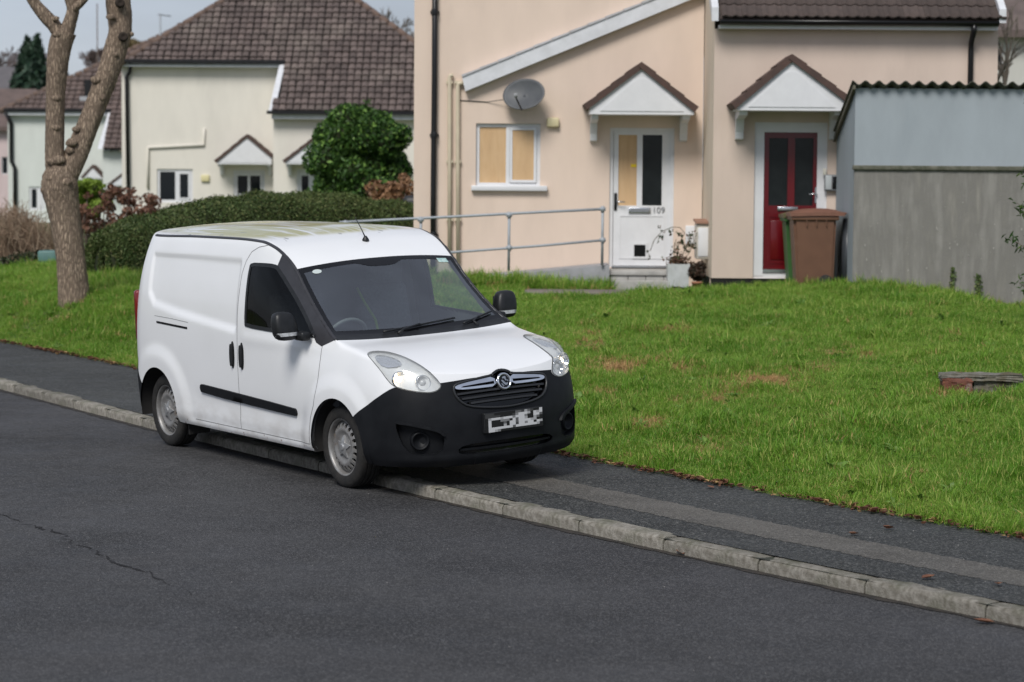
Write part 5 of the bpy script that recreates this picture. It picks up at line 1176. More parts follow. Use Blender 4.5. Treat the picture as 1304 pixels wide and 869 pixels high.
# ---------------------------------------------------------------- bins and things by the shed
M_bbin = mat('brown_bin_plastic', (.155,.078,.048), (.135,.068,.042), scale=5, rough=.5, c3=(.20,.12,.085), s3=3, lo3=.6, hi3=.8)
M_gbin = mat('green_bin_plastic', (.045,.13,.035), (.04,.11,.03), scale=5, rough=.5)
M_lidb = mat('brown_lid_plastic', (.215,.10,.066), (.17,.08,.055), scale=6, rough=.55, c3=(.12,.10,.05), s3=7, lo3=.6, hi3=.75)
def wheelie(name, cx_, cy, z0, mbody, mlid, label, tw=.62, bw=.52, dy=.55, H=.98, rz=0):
    r = empty(name, (cx_, cy, z0), rz); tag(r, label, 'wheelie bin', 'wheelie bins beside the shed')
    bm = bmesh.new(); bmesh.ops.create_cube(bm, size=1); bmesh.ops.bevel(bm, geom=[e for e in bm.edges if abs(e.verts[0].co.z-e.verts[1].co.z) > .5], offset=.06, segments=4, affect='EDGES')
    for v in bm.verts:
        t = v.co.z+.5; wx = bw+(tw-bw)*t; wy = (dy-.10)+.10*t; v.co = Vector((v.co.x*wx + .02*(1-t), v.co.y*wy, .04+t*(H-.10)))
    bo = MB().bm(bm).build('bin_body', mbody, r); auto_smooth(bo, 40)
    rimm = MB(); rimm.bevbox(-tw/2-.025, tw/2+.03, -dy/2-.025, dy/2+.025, H-.12, H-.055, .012, 2); auto_smooth(rimm.build('rim', mbody, r), 50)
    for xx in (-.12,.02,.16): MB().box(xx-.006, xx+.006, -dy/2-.03, -dy/2-.012, H-.20, H-.10).build('rim_rib', mbody, r)
    ld = MB(); bm = bmesh.new(); bmesh.ops.create_cube(bm, size=1); bmesh.ops.subdivide_edges(bm, edges=list(bm.edges), cuts=6, use_grid_fill=True)
    for v in bm.verts:
        c = v.co*2; dome = (1-abs(c.x)**3)*(1-abs(c.y)**4); v.co = Vector((c.x*(tw/2+.075)+.035, c.y*(dy/2+.045), H-.055+(c.z+1)/2*(.05+.055*dome) - .012*max(0,-c.x)))
    lo_ = ld.bm(bm, True).build('lid', mlid, r); auto_smooth(lo_, 45)
    MB().tube([(tw/2+.10,-dy/2+.04,H-.03),(tw/2+.13,-dy/2+.04,H-.02),(tw/2+.13,dy/2-.04,H-.02),(tw/2+.10,dy/2-.04,H-.03)], .016, 8).build('handle', mlid, r)
    for yy in (-dy/2+.03, dy/2-.03): MB().lathe([(0,-.025),(.095,-.025),(.10,-.015),(.10,.015),(.095,.025),(0,.025)], 20, c=(bw/2-.09, yy, .09), axis='y').build('wheel', M_rubber, r)
    return r
bq = at(1033.5,357,33.1); wheelie('wheelie_bin', bq.x, 33.1, gz(bq.x,33.1)+.0, M_bbin, M_lidb, 'brown wheelie bin standing in front of the red door by the shed', H=at(1033,268,33.1).z-gz(bq.x,33.1)-.02)
gq = at(1026,357,33.68); wheelie('wheelie_bin', gq.x-.02, 33.72, gz(gq.x,33.7), M_gbin, mat('mossy_lid_plastic', (.13,.085,.045), (.09,.10,.04), scale=9, rough=.6), 'green wheelie bin hidden behind the brown bin', H=at(1010,269,33.7).z-gz(gq.x,33.7)-.03)
tq = at(1075,356,33.0); zt_ = gz(tq.x, 33.0); du = MB().tube([(tq.x+.03,33.0,zt_-.02),(tq.x+.06,33.05,at(1076,279,33).z)], .085, 16).build('plastic_pipe', mat('dark_pipe', (.035,.04,.046), (.06,.066,.075), scale=3, rough=.35, stretch=(6,6,.3)), None); tag(du, 'dark grey plastic pipe standing upright between brown bin and blue wall', 'pipe')
# ---------------------------------------------------------------- cream houses up the street
def ray_plane(px, py, p0, n):
    d = ray(px, py); t = n.dot(p0-CAM)/n.dot(d); return CAM+d*t
M_gapshade = mat('tile_gap_shade', (.03,.026,.024), rough=.95)  # base sheet coloured dark, painting the lap shadows between tiles
def tiled_slope(parent, p0, pitch, poly_px, m, tw, gauge, name='roof_slope', face=(0,-1), amp=.02, under=.05):
    """roof slope facing the street: base sheet plus overlapping profiled tiles clipped to the outline"""
    n = Vector((0, -math.sin(pitch), math.cos(pitch))); ua = Vector((1,0,0)); ub = Vector((0, math.cos(pitch), math.sin(pitch)))
    poly = [ray_plane(px, py, p0, n) for px, py in poly_px]; P2_ = np.array([((q-p0).dot(ua), (q-p0).dot(ub)) for q in poly])
    V_ = [q - n*under for q in poly]; sl = MB().add(V_, [tuple(range(len(V_)))]).build(name, M_gapshade, parent)
    lo, hi = P2_.min(0), P2_.max(0); VV = []; FQ = []; rolls = 2
    for r in range(int((hi[1]-lo[1])/gauge)+1):
        b0_ = lo[1]+r*gauge
        for k in range(int((hi[0]-lo[0])/tw)+2):
            a0 = lo[0]+(k-.5*(r%1))*tw
            if not inpoly(P2_, np.array([[a0+tw/2, b0_+gauge/2]]))[0]: continue
            jz = random.uniform(-.010,.010); jx = random.uniform(-.012,.012); base = len(VV); n_ = 7
            for row, (bb, lift) in enumerate(((b0_, .065),(b0_+gauge*1.05, .008))):
                for i in range(n_):
                    t = i/(n_-1); z = amp*1.6*math.sin(math.pi*t)
                    VV.append(p0 + ua*(a0+jx+t*(tw-.030)) + ub*bb + n*(z+lift+jz))
            FQ += [(base+i, base+i+1, base+n_+i+1, base+n_+i) for i in range(n_-1)]
            b1 = len(VV); VV += [VV[base+i]-n*.060 for i in range(n_)]; FQ += [(base+i+1, base+i, b1+i, b1+i+1) for i in range(n_-1)]
    o = MB().add(VV, FQ).build('roof_tiles', m, sl); o['kind'] = 'stuff'
    return sl, poly
def far_canopy(parent, Yw, apex, l, r, basey, k): 
    return canopy(parent, Yw, Yw-.75, apex, l, r, basey, ((l[0]+4, l[0]+9.5, basey, basey+16*k),(r[0]-9, r[0]-3.5, basey, basey+16*k)), k=.5, slab=.075)
Y3 = 70.0; PT3 = R_(40)
h3 = empty('cream_house'); tag(h3, 'pale cream house with brown hipped tile roof behind the long hedge', 'house')
q80 = at(260,80,Y3-.35); p0 = Vector((at(153,80,Y3-.35).x, Y3-.35, q80.z))
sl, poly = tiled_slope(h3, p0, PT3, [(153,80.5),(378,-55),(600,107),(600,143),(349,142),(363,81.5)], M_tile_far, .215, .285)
# left hip slope and ridge caps
apx = poly[1]; lc = poly[0]; MB().add([lc-Vector((0,0,.06)), apx-Vector((0,0,.06)), Vector((lc.x, apx.y*2-lc.y, lc.z-.06))], [(0,1,2)]).build('hip_slope', M_tile_far, h3)
def ridge(parent, A, B, m, r=.11):
    n_ = int((B-A).length/.42)
    for i in range(n_):
        a_, b_ = A.lerp(B, i/n_), A.lerp(B, (i+1)/n_-.01); MB().tube([a_, b_], [r, r*.93], 8).build('ridge_tile', m, parent)
M_ridge = mat('ridge_tile', (.17,.115,.09), (.12,.085,.07), scale=3, rough=.9)
ridge(sl, poly[0]+Vector((0,0,.0)), poly[1], M_ridge); ridge(sl, poly[1], poly[2], M_ridge)
zt3 = at(260,82,Y3).z; x30, x31 = at(155,150,Y3).x, at(352,150,Y3).x; Y3b = Y3-1.75
W3 = rect(Y3,200,215.5,245.5,258); D3 = rect(Y3,297,217,337,292)
mb = MB(); wallmesh(mb, x30, x31+.4, .2, zt3, Y3, [W3, D3], .12); mb.quad((x30,Y3,.2),(x30,Y3,zt3),(x30,Y3+9,zt3),(x30,Y3+9,.2)); mb.quad((x30,Y3+.3,.2),(x31,Y3+.3,.2),(x31,Y3+.3,zt3),(x30,Y3+.3,zt3)); mb.build('wall', M_crm, h3)
x32, x33 = at(348,200,Y3b).x, at(600,200,Y3b).x; zt3b = at(430,148,Y3b).z; D3b = rect(Y3b,378,216,410,292)
mb = MB(); wallmesh(mb, x32, x33, .2, zt3b, Y3b, [D3b], .12); mb.add([(x32,Y3b,.2),(x32,Y3b,zt3b),(x32,Y3,zt3),(x32,Y3,.2)], [(0,1,2,3)]); mb.quad((x32,Y3b+.3,.2),(x33,Y3b+.3,.2),(x33,Y3b+.3,zt3b),(x32,Y3b+.3,zt3b)); mb.build('wall', M_crm, h3)
box_part('gutter', M_black, h3, x30-.1, x31+.3, Y3-.45, Y3-.34, zt3+.02, zt3+.12); box_part('soffit_board', M_fascia, h3, x30-.05, x31+.25, Y3-.33, Y3-.001, zt3-.10, zt3+.0)
g3 = at(430,143.5,Y3b-.35); box_part('gutter', M_black, h3, x32-.15, x33, Y3b-.45, Y3b-.32, g3.z-.06, g3.z+.04); box_part('soffit_board', M_fascia, h3, x32-.02, x33, Y3b-.31, Y3b-.001, g3.z-.2, g3.z-.061)
A, B = at(363,82,Y3-.4), at(349.5,141,Y3b-.4); MB().add([A, A+Vector((-.17,0,-.02)), B+Vector((-.17,0,0)), B, A+Vector((0,.3,0)), A+Vector((-.17,.3,-.02)), B+Vector((-.17,.3,0)), B+Vector((0,.3,0))], [(0,1,2,3),(4,7,6,5),(0,4,5,1),(3,2,6,7),(1,5,6,2),(0,3,7,4)]).build('verge_board', M_fascia, h3)
window(h3, Y3, W3, at(224.5,240,Y3).x, fw=.08)
LR3 = rect(Y3+.07,300,220,334,292); door(h3, Y3, D3, M_upvc, M_upvc, [(rect(Y3+.07,302.5,224,315.5,247), M_pane), (rect(Y3+.07,318.5,224,331.5,247), M_pane)], [], .06, LR3)
LR3b = rect(Y3b+.07,381,219,407,292); door(h3, Y3b, D3b, M_upvc, M_upvc, [(rect(Y3b+.07,384,224,393,247), M_pane)], [], .06, LR3b)
far_canopy(h3, Y3, (314.5,171), (273,205), (348,199), 209.5, .9); far_canopy(h3, Y3b, (402,173), (360,205), (444,203), 209.5, .9)
x0 = at(161.5,150,Y3-.1).x; zz = at(161,92,Y3).z; MB().tube([(x0+.15,Y3-.3,zt3+.02),(x0+.1,Y3-.1,zt3-.25),(x0,Y3-.1,zt3-.4),(x0+.05,Y3-.1,.5)], .06, 8).build('downpipe', M_black, h3)
def w3(px, py, Y=Y3-.04): q = at(px, py, Y); return (q.x, Y, q.z)
MB().tube([w3(260,164), w3(260,184.5), w3(189,188), w3(188.5,240)], .045, 6).build('conduit', M_crm, h3)
q = rect(Y3-.06,256,223,266.5,231.5); o = bev_part('alarm_box', mat('alarm_cream_far', (.66,.60,.34), rough=.5), None, q[0], q[1], Y3-.08, Y3-.001, q[2], q[3], bev=.02); tag(o, 'small yellowish alarm box on the pale cream house', 'alarm box')
# mint house
Y4 = 100.0
h4 = empty('mint_house'); tag(h4, 'pale mint green house with brown tile roof beyond the bare trunk', 'house')
p0 = Vector((at(2,141,Y4-.35).x, Y4-.35, at(70,140.5,Y4-.35).z))
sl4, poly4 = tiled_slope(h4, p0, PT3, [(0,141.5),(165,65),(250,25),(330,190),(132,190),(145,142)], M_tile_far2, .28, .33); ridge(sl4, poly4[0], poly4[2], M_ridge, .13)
x40, x41 = at(10,190,Y4).x, at(134,190,Y4).x; zt4 = at(70,143,Y4).z; W4 = rect(Y4,37,238,57,268)
mb = MB(); wallmesh(mb, x40, x41+.6, -.2, zt4, Y4, [W4], .12); mb.quad((x40,Y4,-.2),(x40,Y4,zt4),(x40,Y4+9,zt4),(x40,Y4+9,-.2)); mb.build('wall', M_mint, h4); box_part('inner_wall', M_dark, h4, x40, x41, Y4+.3, Y4+.35, -.2, zt4)
Y4b = Y4-1.9; x42, x43 = at(131,220,Y4b).x, at(330,220,Y4b).x; zt4b = at(145,193,Y4b).z; mb = MB(); wallmesh(mb, x42, x43, -.2, zt4b, Y4b); mb.add([(x42,Y4b,-.2),(x42,Y4b,zt4b),(x42,Y4,zt4),(x42,Y4,-.2)], [(0,1,2,3)]); mb.build('wall', M_mint, h4)
box_part('gutter', M_black, h4, x40-.2, x41+.35, Y4-.45, Y4-.34, zt4+.02, zt4+.14); box_part('soffit_board', M_fascia, h4, x40-.1, x41+.3, Y4-.33, Y4-.001, zt4-.15, zt4+.0)
A, B = at(146,143,Y4-.4), at(132.5,190,Y4b-.4); MB().add([A, A+Vector((-.28,0,-.02)), B+Vector((-.28,0,0)), B, A+Vector((0,.3,0)), A+Vector((-.28,.3,-.02)), B+Vector((-.28,.3,0)), B+Vector((0,.3,0))], [(0,1,2,3),(4,7,6,5),(0,4,5,1),(3,2,6,7),(1,5,6,2),(0,3,7,4)]).build('verge_board', M_fascia, h4)
window(h4, Y4, W4, at(48,250,Y4).x, fw=.1)
far_canopy(h4, Y4, (118,210), (103,226), (133,226), 228, .6); far_canopy(h4, Y4b, (158,219), (137,235), (175,235), 237, .6)
x0 = at(14.5,200,Y4-.1).x; MB().tube([(x0-.2,Y4-.35,zt4),(x0,Y4-.1,zt4-.5),(x0,Y4-.1,3.2),(x0+.15,Y4-.1,2.9),(x0+.15,Y4-.1,0)], .09, 8).build('downpipe', M_black, h4)
nn = Vector((0,-math.sin(PT3),math.cos(PT3))); vq = ray_plane(112,124,p0,nn); MB().box(vq.x-.14,vq.x+.14,vq.y-.1,vq.y+.25,vq.z-.1,vq.z+.75).build('roof_vent', M_black, h4); MB().box(vq.x-.3,vq.x+.3,vq.y-.3,vq.y-.1,vq.z-.16,vq.z+.02).build('vent_flashing', mat('lead_grey', (.35,.36,.38), rough=.6), h4)
aq = at(204,40,Y4+3); ae = MB(); ae.tube([(aq.x,Y4+3,aq.z-3),(aq.x,Y4+3,aq.z+.78)], .05, 6); ae.tube([(aq.x-.1,Y4+3,aq.z+.74),(aq.x+.5,Y4+2.9,aq.z+.66)], .03, 5)
for k in range(5): ae.tube([(aq.x+.05+.1*k,Y4+2.9-.25,aq.z+.73-.015*k),(aq.x+.05+.1*k,Y4+2.9+.25,aq.z+.73-.015*k)], .012, 4)
tag(ae.build('television_aerial', M_galv), 'thin television aerial on a pole behind the mint house roof', 'aerial')
# simple houses further off
def far_house(Y, x0, x1, ye, yr, yb, mw, mr, label, wins=(), depth=8, name='distant_house', mwin=M_pane):
    r = empty(name); tag(r, label, 'house')
    X0, X1 = at(x0,ye,Y).x, at(x1,ye,Y).x; ze, zrg, zb_ = at((x0+x1)/2,ye,Y).z, at((x0+x1)/2,yr,Y+depth/2).z, at((x0+x1)/2,yb,Y).z
    hs_ = [rect(Y,*q) for q in wins]
    mb = MB(); wallmesh(mb, X0, X1, zb_-2, ze, Y, hs_, .15); mb.quad((X0,Y,zb_-2),(X0,Y,ze),(X0,Y+depth,ze),(X0,Y+depth,zb_-2)); mb.quad((X1,Y,zb_-2),(X1,Y+depth,zb_-2),(X1,Y+depth,ze),(X1,Y,ze)); mb.add([(X0,Y,ze),(X0,Y+depth/2,zrg),(X0,Y+depth,ze)],[(0,1,2)]); mb.add([(X1,Y,ze),(X1,Y+depth/2,zrg),(X1,Y+depth,ze)],[(0,1,2)]); mb.build('wall', mw, r)
    MB().prism([(Y-.4,ze-.15),(Y+depth/2,zrg),(Y+depth+.4,ze-.15),(Y+depth+.4,ze+.05),(Y+depth/2,zrg+.2),(Y-.4,ze+.05)], X0-.3, X1+.3, 'x').build('roof', mr, r)
    for q in hs_:
        wv = MB(); t = (q[1]-q[0])*.12
        for z in ((q[0],q[1],q[2],q[2]+t),(q[0],q[1],q[3]-t,q[3]),(q[0],q[0]+t,q[2]+t,q[3]-t),(q[1]-t,q[1],q[2]+t,q[3]-t)): wv.box(z[0],z[1],Y+.06,Y+.14,z[2],z[3])
        wo = wv.build('window', M_upvc, r); box_part('pane', mwin, wo, q[0]+t, q[1]-t, Y+.10, Y+.12, q[2]+t, q[3]-t)
    return r
M_brick = mat('far_brick', (.22,.13,.10), (.17,.10,.085), scale=2, rough=.95); M_slate = mat('far_slate', (.13,.12,.125), (.10,.095,.10), scale=1, rough=.9)
far_house(112, -60, 18, 163, 118, 262, M_pinkh, M_tile_far2, 'pale pink house beside the mint house', [(2,200,10,222)])
far_house(190, -30, 20, 116, 88, 150, M_brick, M_slate, 'brick house with grey slate roof on the hillside', [(2,122,8,131),(12,122,18,131)])
far_house(230, 8, 64, 92, 70, 130, M_whiteh, M_slate, 'white house with slate roof high on the hillside', [(44,96,50,104)])
far_house(62, 1266, 1420, 42, -60, 330, M_whiteh, M_tile_far, 'white house beyond the shed with a brown roof', [(1268,60,1278,88)], name='white_house')
# ================================================================ VEGETATION AND SMALL THINGS
def foliage_mat(name, c1, c2, c3=None, scale=1.2, rough=.55, trans=.25, rnd=.35, spec=.35):
    """leaf: diffuse + some light passing through; colour varies from place to place and leaf to leaf"""
    m = bpy.data.materials.new(name); m.use_nodes = True; t = m.node_tree; N = t.nodes; lk = t.links.new; b = N['Principled BSDF']; out = [n for n in N if n.type == 'OUTPUT_MATERIAL'][0]
    ge = N.new('ShaderNodeNewGeometry'); no_ = N.new('ShaderNodeTexNoise'); no_.inputs['Scale'].default_value = scale; no_.inputs['Detail'].default_value = 4; lk(ge.outputs['Position'], no_.inputs['Vector'])
    mr_ = N.new('ShaderNodeMapRange'); mr_.inputs['From Min'].default_value = .35; mr_.inputs['From Max'].default_value = .65; lk(no_.outputs[0], mr_.inputs[0])
    x = N.new('ShaderNodeMix'); x.data_type = 'RGBA'; x.inputs[6].default_value = (*c1,1); x.inputs[7].default_value = (*c2,1); lk(mr_.outputs[0], x.inputs[0]); col = x.outputs[2]
    if c3:
        m2 = N.new('ShaderNodeMapRange'); m2.inputs['From Min'].default_value = .80; m2.inputs['From Max'].default_value = .9; lk(ge.outputs['Random Per Island'], m2.inputs[0])
        y = N.new('ShaderNodeMix'); y.data_type = 'RGBA'; y.inputs[7].default_value = (*c3,1); lk(m2.outputs[0], y.inputs[0]); lk(col, y.inputs[6]); col = y.outputs[2]
    h = N.new('ShaderNodeHueSaturation'); r = N.new('ShaderNodeMapRange'); r.inputs['To Min'].default_value = 1-rnd; r.inputs['To Max'].default_value = 1+rnd; lk(ge.outputs['Random Per Island'], r.inputs[0]); lk(r.outputs[0], h.inputs['Value']); lk(col, h.inputs['Color']); col = h.outputs[0]
    lk(col, b.inputs['Base Color']); b.inputs['Roughness'].default_value = rough; b.inputs['Specular IOR Level'].default_value = spec
    tr = N.new('ShaderNodeBsdfTranslucent'); lk(col, tr.inputs[0]); ms = N.new('ShaderNodeMixShader'); ms.inputs[0].default_value = trans; lk(b.outputs[0], ms.inputs[1]); lk(tr.outputs[0], ms.inputs[2]); lk(ms.outputs[0], out.inputs[0])
    return m
def unit(v): return v/(np.linalg.norm(v, axis=-1, keepdims=True)+1e-9)
def leaf_cloud(name, pts, size, m, parent=None, normals=None, spread=.9, aspect=.45, jitter=.4, fold=.15):
    """many small leaves, each its own two faces"""
    n = len(pts); nr = rng.normal(size=(n,3)); nr = unit(nr) if normals is None else unit(normals + spread*rng.normal(size=(n,3)))
    u = unit(np.cross(nr, rng.normal(size=(n,3)))); v = np.cross(nr, u); s = size*(1+jitter*rng.uniform(-1,1,(n,1)))
    A = pts - u*s*.5; B = pts + v*s*aspect*.5 + nr*s*fold; C = pts + u*s*.5; D = pts - v*s*aspect*.5 + nr*s*fold
    V = np.stack([A,B,C,D], 1).reshape(-1,3); i = np.arange(n)*4
    F = np.concatenate([np.stack([i,i+1,i+2],1), np.stack([i,i+2,i+3],1)]) 
    F = np.stack([np.stack([i,i+1,i+2],1), np.stack([i,i+2,i+3],1)], 1).reshape(-1,3)
    return ob(name, mesh_np(name, V, F, m), parent)
# ---------------------------------------------------------------- grass
M_grass = foliage_mat('grass_blades', (.122,.275,.022), (.212,.368,.045), (.38,.40,.115), scale=.9, rough=.5, trans=.35, rnd=.30)
M_dead = foliage_mat('dead_grass_blades', (.40,.245,.105), (.50,.33,.15), None, scale=2, trans=.2, rnd=.25)
tcol = bpy.data.collections.new('grass_tufts')
def tuft(i, nb, hgt, rad, m, lean):
    r = np.random.default_rng(100+i); V = []; F = []
    for k in range(nb):
        a = r.uniform(0,2*math.pi); d = rad*math.sqrt(r.uniform()); x, y = d*math.cos(a), d*math.sin(a); h = hgt*r.uniform(.45,1.15); wd = r.uniform(.0016,.0030)
        b = a + r.normal(0,1.2); ln = h*lean*abs(r.normal(.55,.4)); px, py = -math.sin(b)*wd, math.cos(b)*wd; dx, dy = math.cos(b)*ln, math.sin(b)*ln; o = len(V)
        V += [(x-px,y-py,-.01),(x+px,y+py,-.01),(x+px*.8+dx*.35,y+py*.8+dy*.35,h*.6),(x-px*.8+dx*.35,y-py*.8+dy*.35,h*.6),(x+dx,y+dy,h*(1-.25*min(1,ln/h)))]
        F += [(o,o+1,o+2,o+3),(o+3,o+2,o+4)]
    me = bpy.data.meshes.new('grass_tuft'); me.from_pydata(V,[],F); me.materials.append(m); o = bpy.data.objects.new('grass_tuft_%02d' % i, me); tcol.objects.link(o)
def weed(i):
    r = np.random.default_rng(900+i); V = []; F = []
    for k in range(11):
        a = 6.283*k/11+r.normal(0,.2); L_ = r.uniform(.05,.11); w_ = L_*.16; up_ = r.uniform(.15,.6); o = len(V); c_, s_ = math.cos(a), math.sin(a)
        V += [(0,0,.01),(c_*L_*.55-s_*w_,s_*L_*.55+c_*w_,L_*up_*.7+.03),(c_*L_*.55+s_*w_,s_*L_*.55-c_*w_,L_*up_*.7+.03),(c_*L_,s_*L_,L_*up_*.5+.035)]; F += [(o,o+2,o+3,o+1)]
    me = bpy.data.meshes.new('weed'); me.from_pydata(V,[],F); me.materials.append(M_weed); tcol.objects.link(bpy.data.objects.new('grass_tuft_%02d' % i, me))
M_weed = foliage_mat('weed_leaves', (.10,.20,.03), (.17,.28,.06), None, scale=2, trans=.25, rnd=.3)
NT = 14
for i in range(8): tuft(i, 40, .066, .078, M_grass, (.7,1.3,1.9,.9)[i%4])
for i in range(8,10): tuft(i, 26, .13, .05, M_grass, .6)
for i in range(10,12): tuft(i, 24, .05, .08, M_dead, 1.2)
for i in range(12,14): weed(i)
def scatter(n, s0, s1, o0, o1, power=1.0):
    s = rng.uniform(s0, s1, n); o = o0 + (o1-o0)*rng.uniform(size=n)**power; p_, n_ = kerb_pt(s); return p_[:,0]+n_[:,0]*o, p_[:,1]+n_[:,1]*o, o
def visible(x, y, z, mx=170, my=120):
    d = np.stack([x, y, z-CAMZ], 1); R3 = np.array([_rt[:], _fw[:], _up[:]]); c = d@R3.T; px = CX+FPX*c[:,0]/c[:,1]; py = CY-FPX*c[:,2]/c[:,1]; return (c[:,1] > 1) & (px > -mx) & (px < 1304+mx) & (py > -my) & (py < 869+my), px, py, c[:,1]
X_, Y_, O_ = scatter(520000, s_at(9.5), s_at(46), PAVE_W-.02, 24)
ok, px, py, dp_ = visible(X_, Y_, np.full(len(X_), .5), 560); ok &= ((px > -170) & (px < 1474)) | (rng.uniform(size=len(px)) < .55); X_, Y_, O_, dp_, px = X_[ok], Y_[ok], O_[ok], dp_[ok], px[ok]
dens = np.clip((19/dp_)**1.3, .22, 1.0); kp = rng.uniform(size=len(X_)) < dens
# nothing grows inside the buildings, ramp, shed or beyond the hedge
bl = ((Y_ > 35.0) & (X_ > at(545,300,36).x)) | ((Y_ > 34.15) & (X_ > at(770,300,36).x)) | ((Y_ > 32.35) & (X_ > at(1086,300,32.4).x)) | (Y_ > 44) | ((Y_ > 33.1) & (Y_ < 34.2) & (X_ > sq0.x) & (X_ < sq1.x))
kp &= ~bl; X_, Y_, O_, dp_, px = X_[kp], Y_[kp], O_[kp], dp_[kp], px[kp]
Z_ = lawn_z(X_, Y_)
dead = [(960,492,.42),(985,486,.30),(1040,470,.28),(800,466,.40),(770,472,.35),(830,540,.14),(760,440,.25),(860,425,.22),(1100,455,.18),(905,510,.25),(1060,452,.2),(820,545,.15),(870,470,.2),(1240,505,.25),(1190,510,.15),(770,505,.2),(905,575,.2),(1055,540,.14),(1000,437,.15),(745,428,.25)]
dead = [(q, r) for q, r in ((lawn_pt(a, b), r) for a, b, r in dead) if q is not None]
idx = rng.integers(0, 8, len(X_)); scl = rng.uniform(.75, 1.25, len(X_))
lowf_ = .5+.5*np.sin(X_*1.7+np.sin(Y_*1.3)*1.5)*np.sin(Y_*2.1+X_*.6); scl *= .72+.5*lowf_
scl *= np.clip(.62+.38*(O_-PAVE_W)/.3, .62, 1)
clump = (np.sin(X_*4.1+2*np.sin(Y_*1.7))*np.sin(Y_*3.3+1.5*np.sin(X_*2.2)) > .62); scl = np.where(clump, scl*1.45, scl); wd_ = rng.uniform(size=len(X_)) < .005; idx[wd_] = rng.integers(12, 14, wd_.sum()); scl[wd_] = rng.uniform(.6,1.2,wd_.sum())
tall = rng.uniform(size=len(X_)) < .06; idx[tall] = rng.integers(8, 10, tall.sum())
for q, r in dead:
    d = np.hypot((X_-q.x)/1.3, (Y_-q.y)/2.2)/r/1.15; d = d*(1+.35*np.sin(X_*23)*np.sin(Y_*19)); m_ = (d < 1.1) & (rng.uniform(size=len(X_)) < 1.0-d*.7); idx[m_] = rng.integers(10, 12, m_.sum()); scl[m_] *= .75
rd = rng.uniform(size=len(X_)) < .05; idx[rd] = 10
# long grass by the ramp and slab, and around walls
def extra(n, x0, x1, y0, y1, h0, h1):
    x = rng.uniform(x0, x1, n); y = rng.uniform(y0, y1, n); return x, y, np.where(rng.uniform(size=n) < .3, rng.integers(10, 12, n), rng.integers(8, 10, n)), rng.uniform(h0, h1, n)
EX = [extra(420, at(560,350,34.6).x, at(776,350,34.6).x, 34.2, 34.95, .7, 2.2), extra(160, at(1086,360,32.3).x, at(1340,390,32.3).x, 32.15, 32.36, .8, 1.6), extra(120, at(850,360,34.6).x, at(1000,360,34.2).x, 33.95, 34.2, .6, 1.2), extra(60, at(1000,360,33).x, at(1080,360,33).x, 32.6, 33.0, .8, 1.5),
      extra(260, at(100,370,34).x, at(200,370,34).x, 33.0, 35.5, .8, 1.9)]
for ex in EX:
    X_ = np.r_[X_, ex[0]]; Y_ = np.r_[Y_, ex[1]]; idx = np.r_[idx, ex[2]]; scl = np.r_[scl, ex[3]]; Z_ = np.r_[Z_, lawn_z(ex[0], ex[1])]
pme = bpy.data.meshes.new('grass'); pme.vertices.add(len(X_)); pme.vertices.foreach_set('co', np.stack([X_, Y_, Z_], 1).astype(np.float32).ravel())
a_ = pme.attributes.new('idx', 'INT', 'POINT'); a_.data.foreach_set('value', idx.astype(np.int32))
a_ = pme.attributes.new('rot', 'FLOAT_VECTOR', 'POINT'); rv = np.zeros((len(X_),3), np.float32); rv[:,2] = rng.uniform(0, 6.283, len(X_)); rv[:,0] = rng.normal(0,.20,len(X_))+.25*np.sin(X_*1.9+Y_*.7); rv[:,1] = rng.normal(0,.20,len(X_))+.25*np.sin(Y_*2.3-X_); a_.data.foreach_set('vector', rv.ravel())
a_ = pme.attributes.new('scl', 'FLOAT', 'POINT'); a_.data.foreach_set('value', scl.astype(np.float32))
grass = ob('grass', pme); tag(grass, 'green lawn grass with worn brown patches', 'grass', kind='stuff')
gn = bpy.data.node_groups.new('grass_scatter', 'GeometryNodeTree'); gn.interface.new_socket('Geometry', in_out='INPUT', socket_type='NodeSocketGeometry'); gn.interface.new_socket('Geometry', in_out='OUTPUT', socket_type='NodeSocketGeometry')
gi = gn.nodes.new('NodeGroupInput'); go = gn.nodes.new('NodeGroupOutput'); ip = gn.nodes.new('GeometryNodeInstanceOnPoints'); ci = gn.nodes.new('GeometryNodeCollectionInfo'); ci.inputs[0].default_value = tcol; ci.inputs['Separate Children'].default_value = True; ci.inputs['Reset Children'].default_value = True
def na(nm, ty):
    n = gn.nodes.new('GeometryNodeInputNamedAttribute'); n.data_type = ty; n.inputs['Name'].default_value = nm; return [o for o in n.outputs if o.enabled][0]
ip.inputs['Pick Instance'].default_value = True
gn.links.new(gi.outputs[0], ip.inputs['Points']); gn.links.new(ci.outputs[0], ip.inputs['Instance']); gn.links.new(na('idx','INT'), ip.inputs['Instance Index']); gn.links.new(na('rot','FLOAT_VECTOR'), ip.inputs['Rotation']); gn.links.new(na('scl','FLOAT'), ip.inputs['Scale']); gn.links.new(ip.outputs[0], go.inputs[0])
md = grass.modifiers.new('scatter', 'NODES'); md.node_group = gn
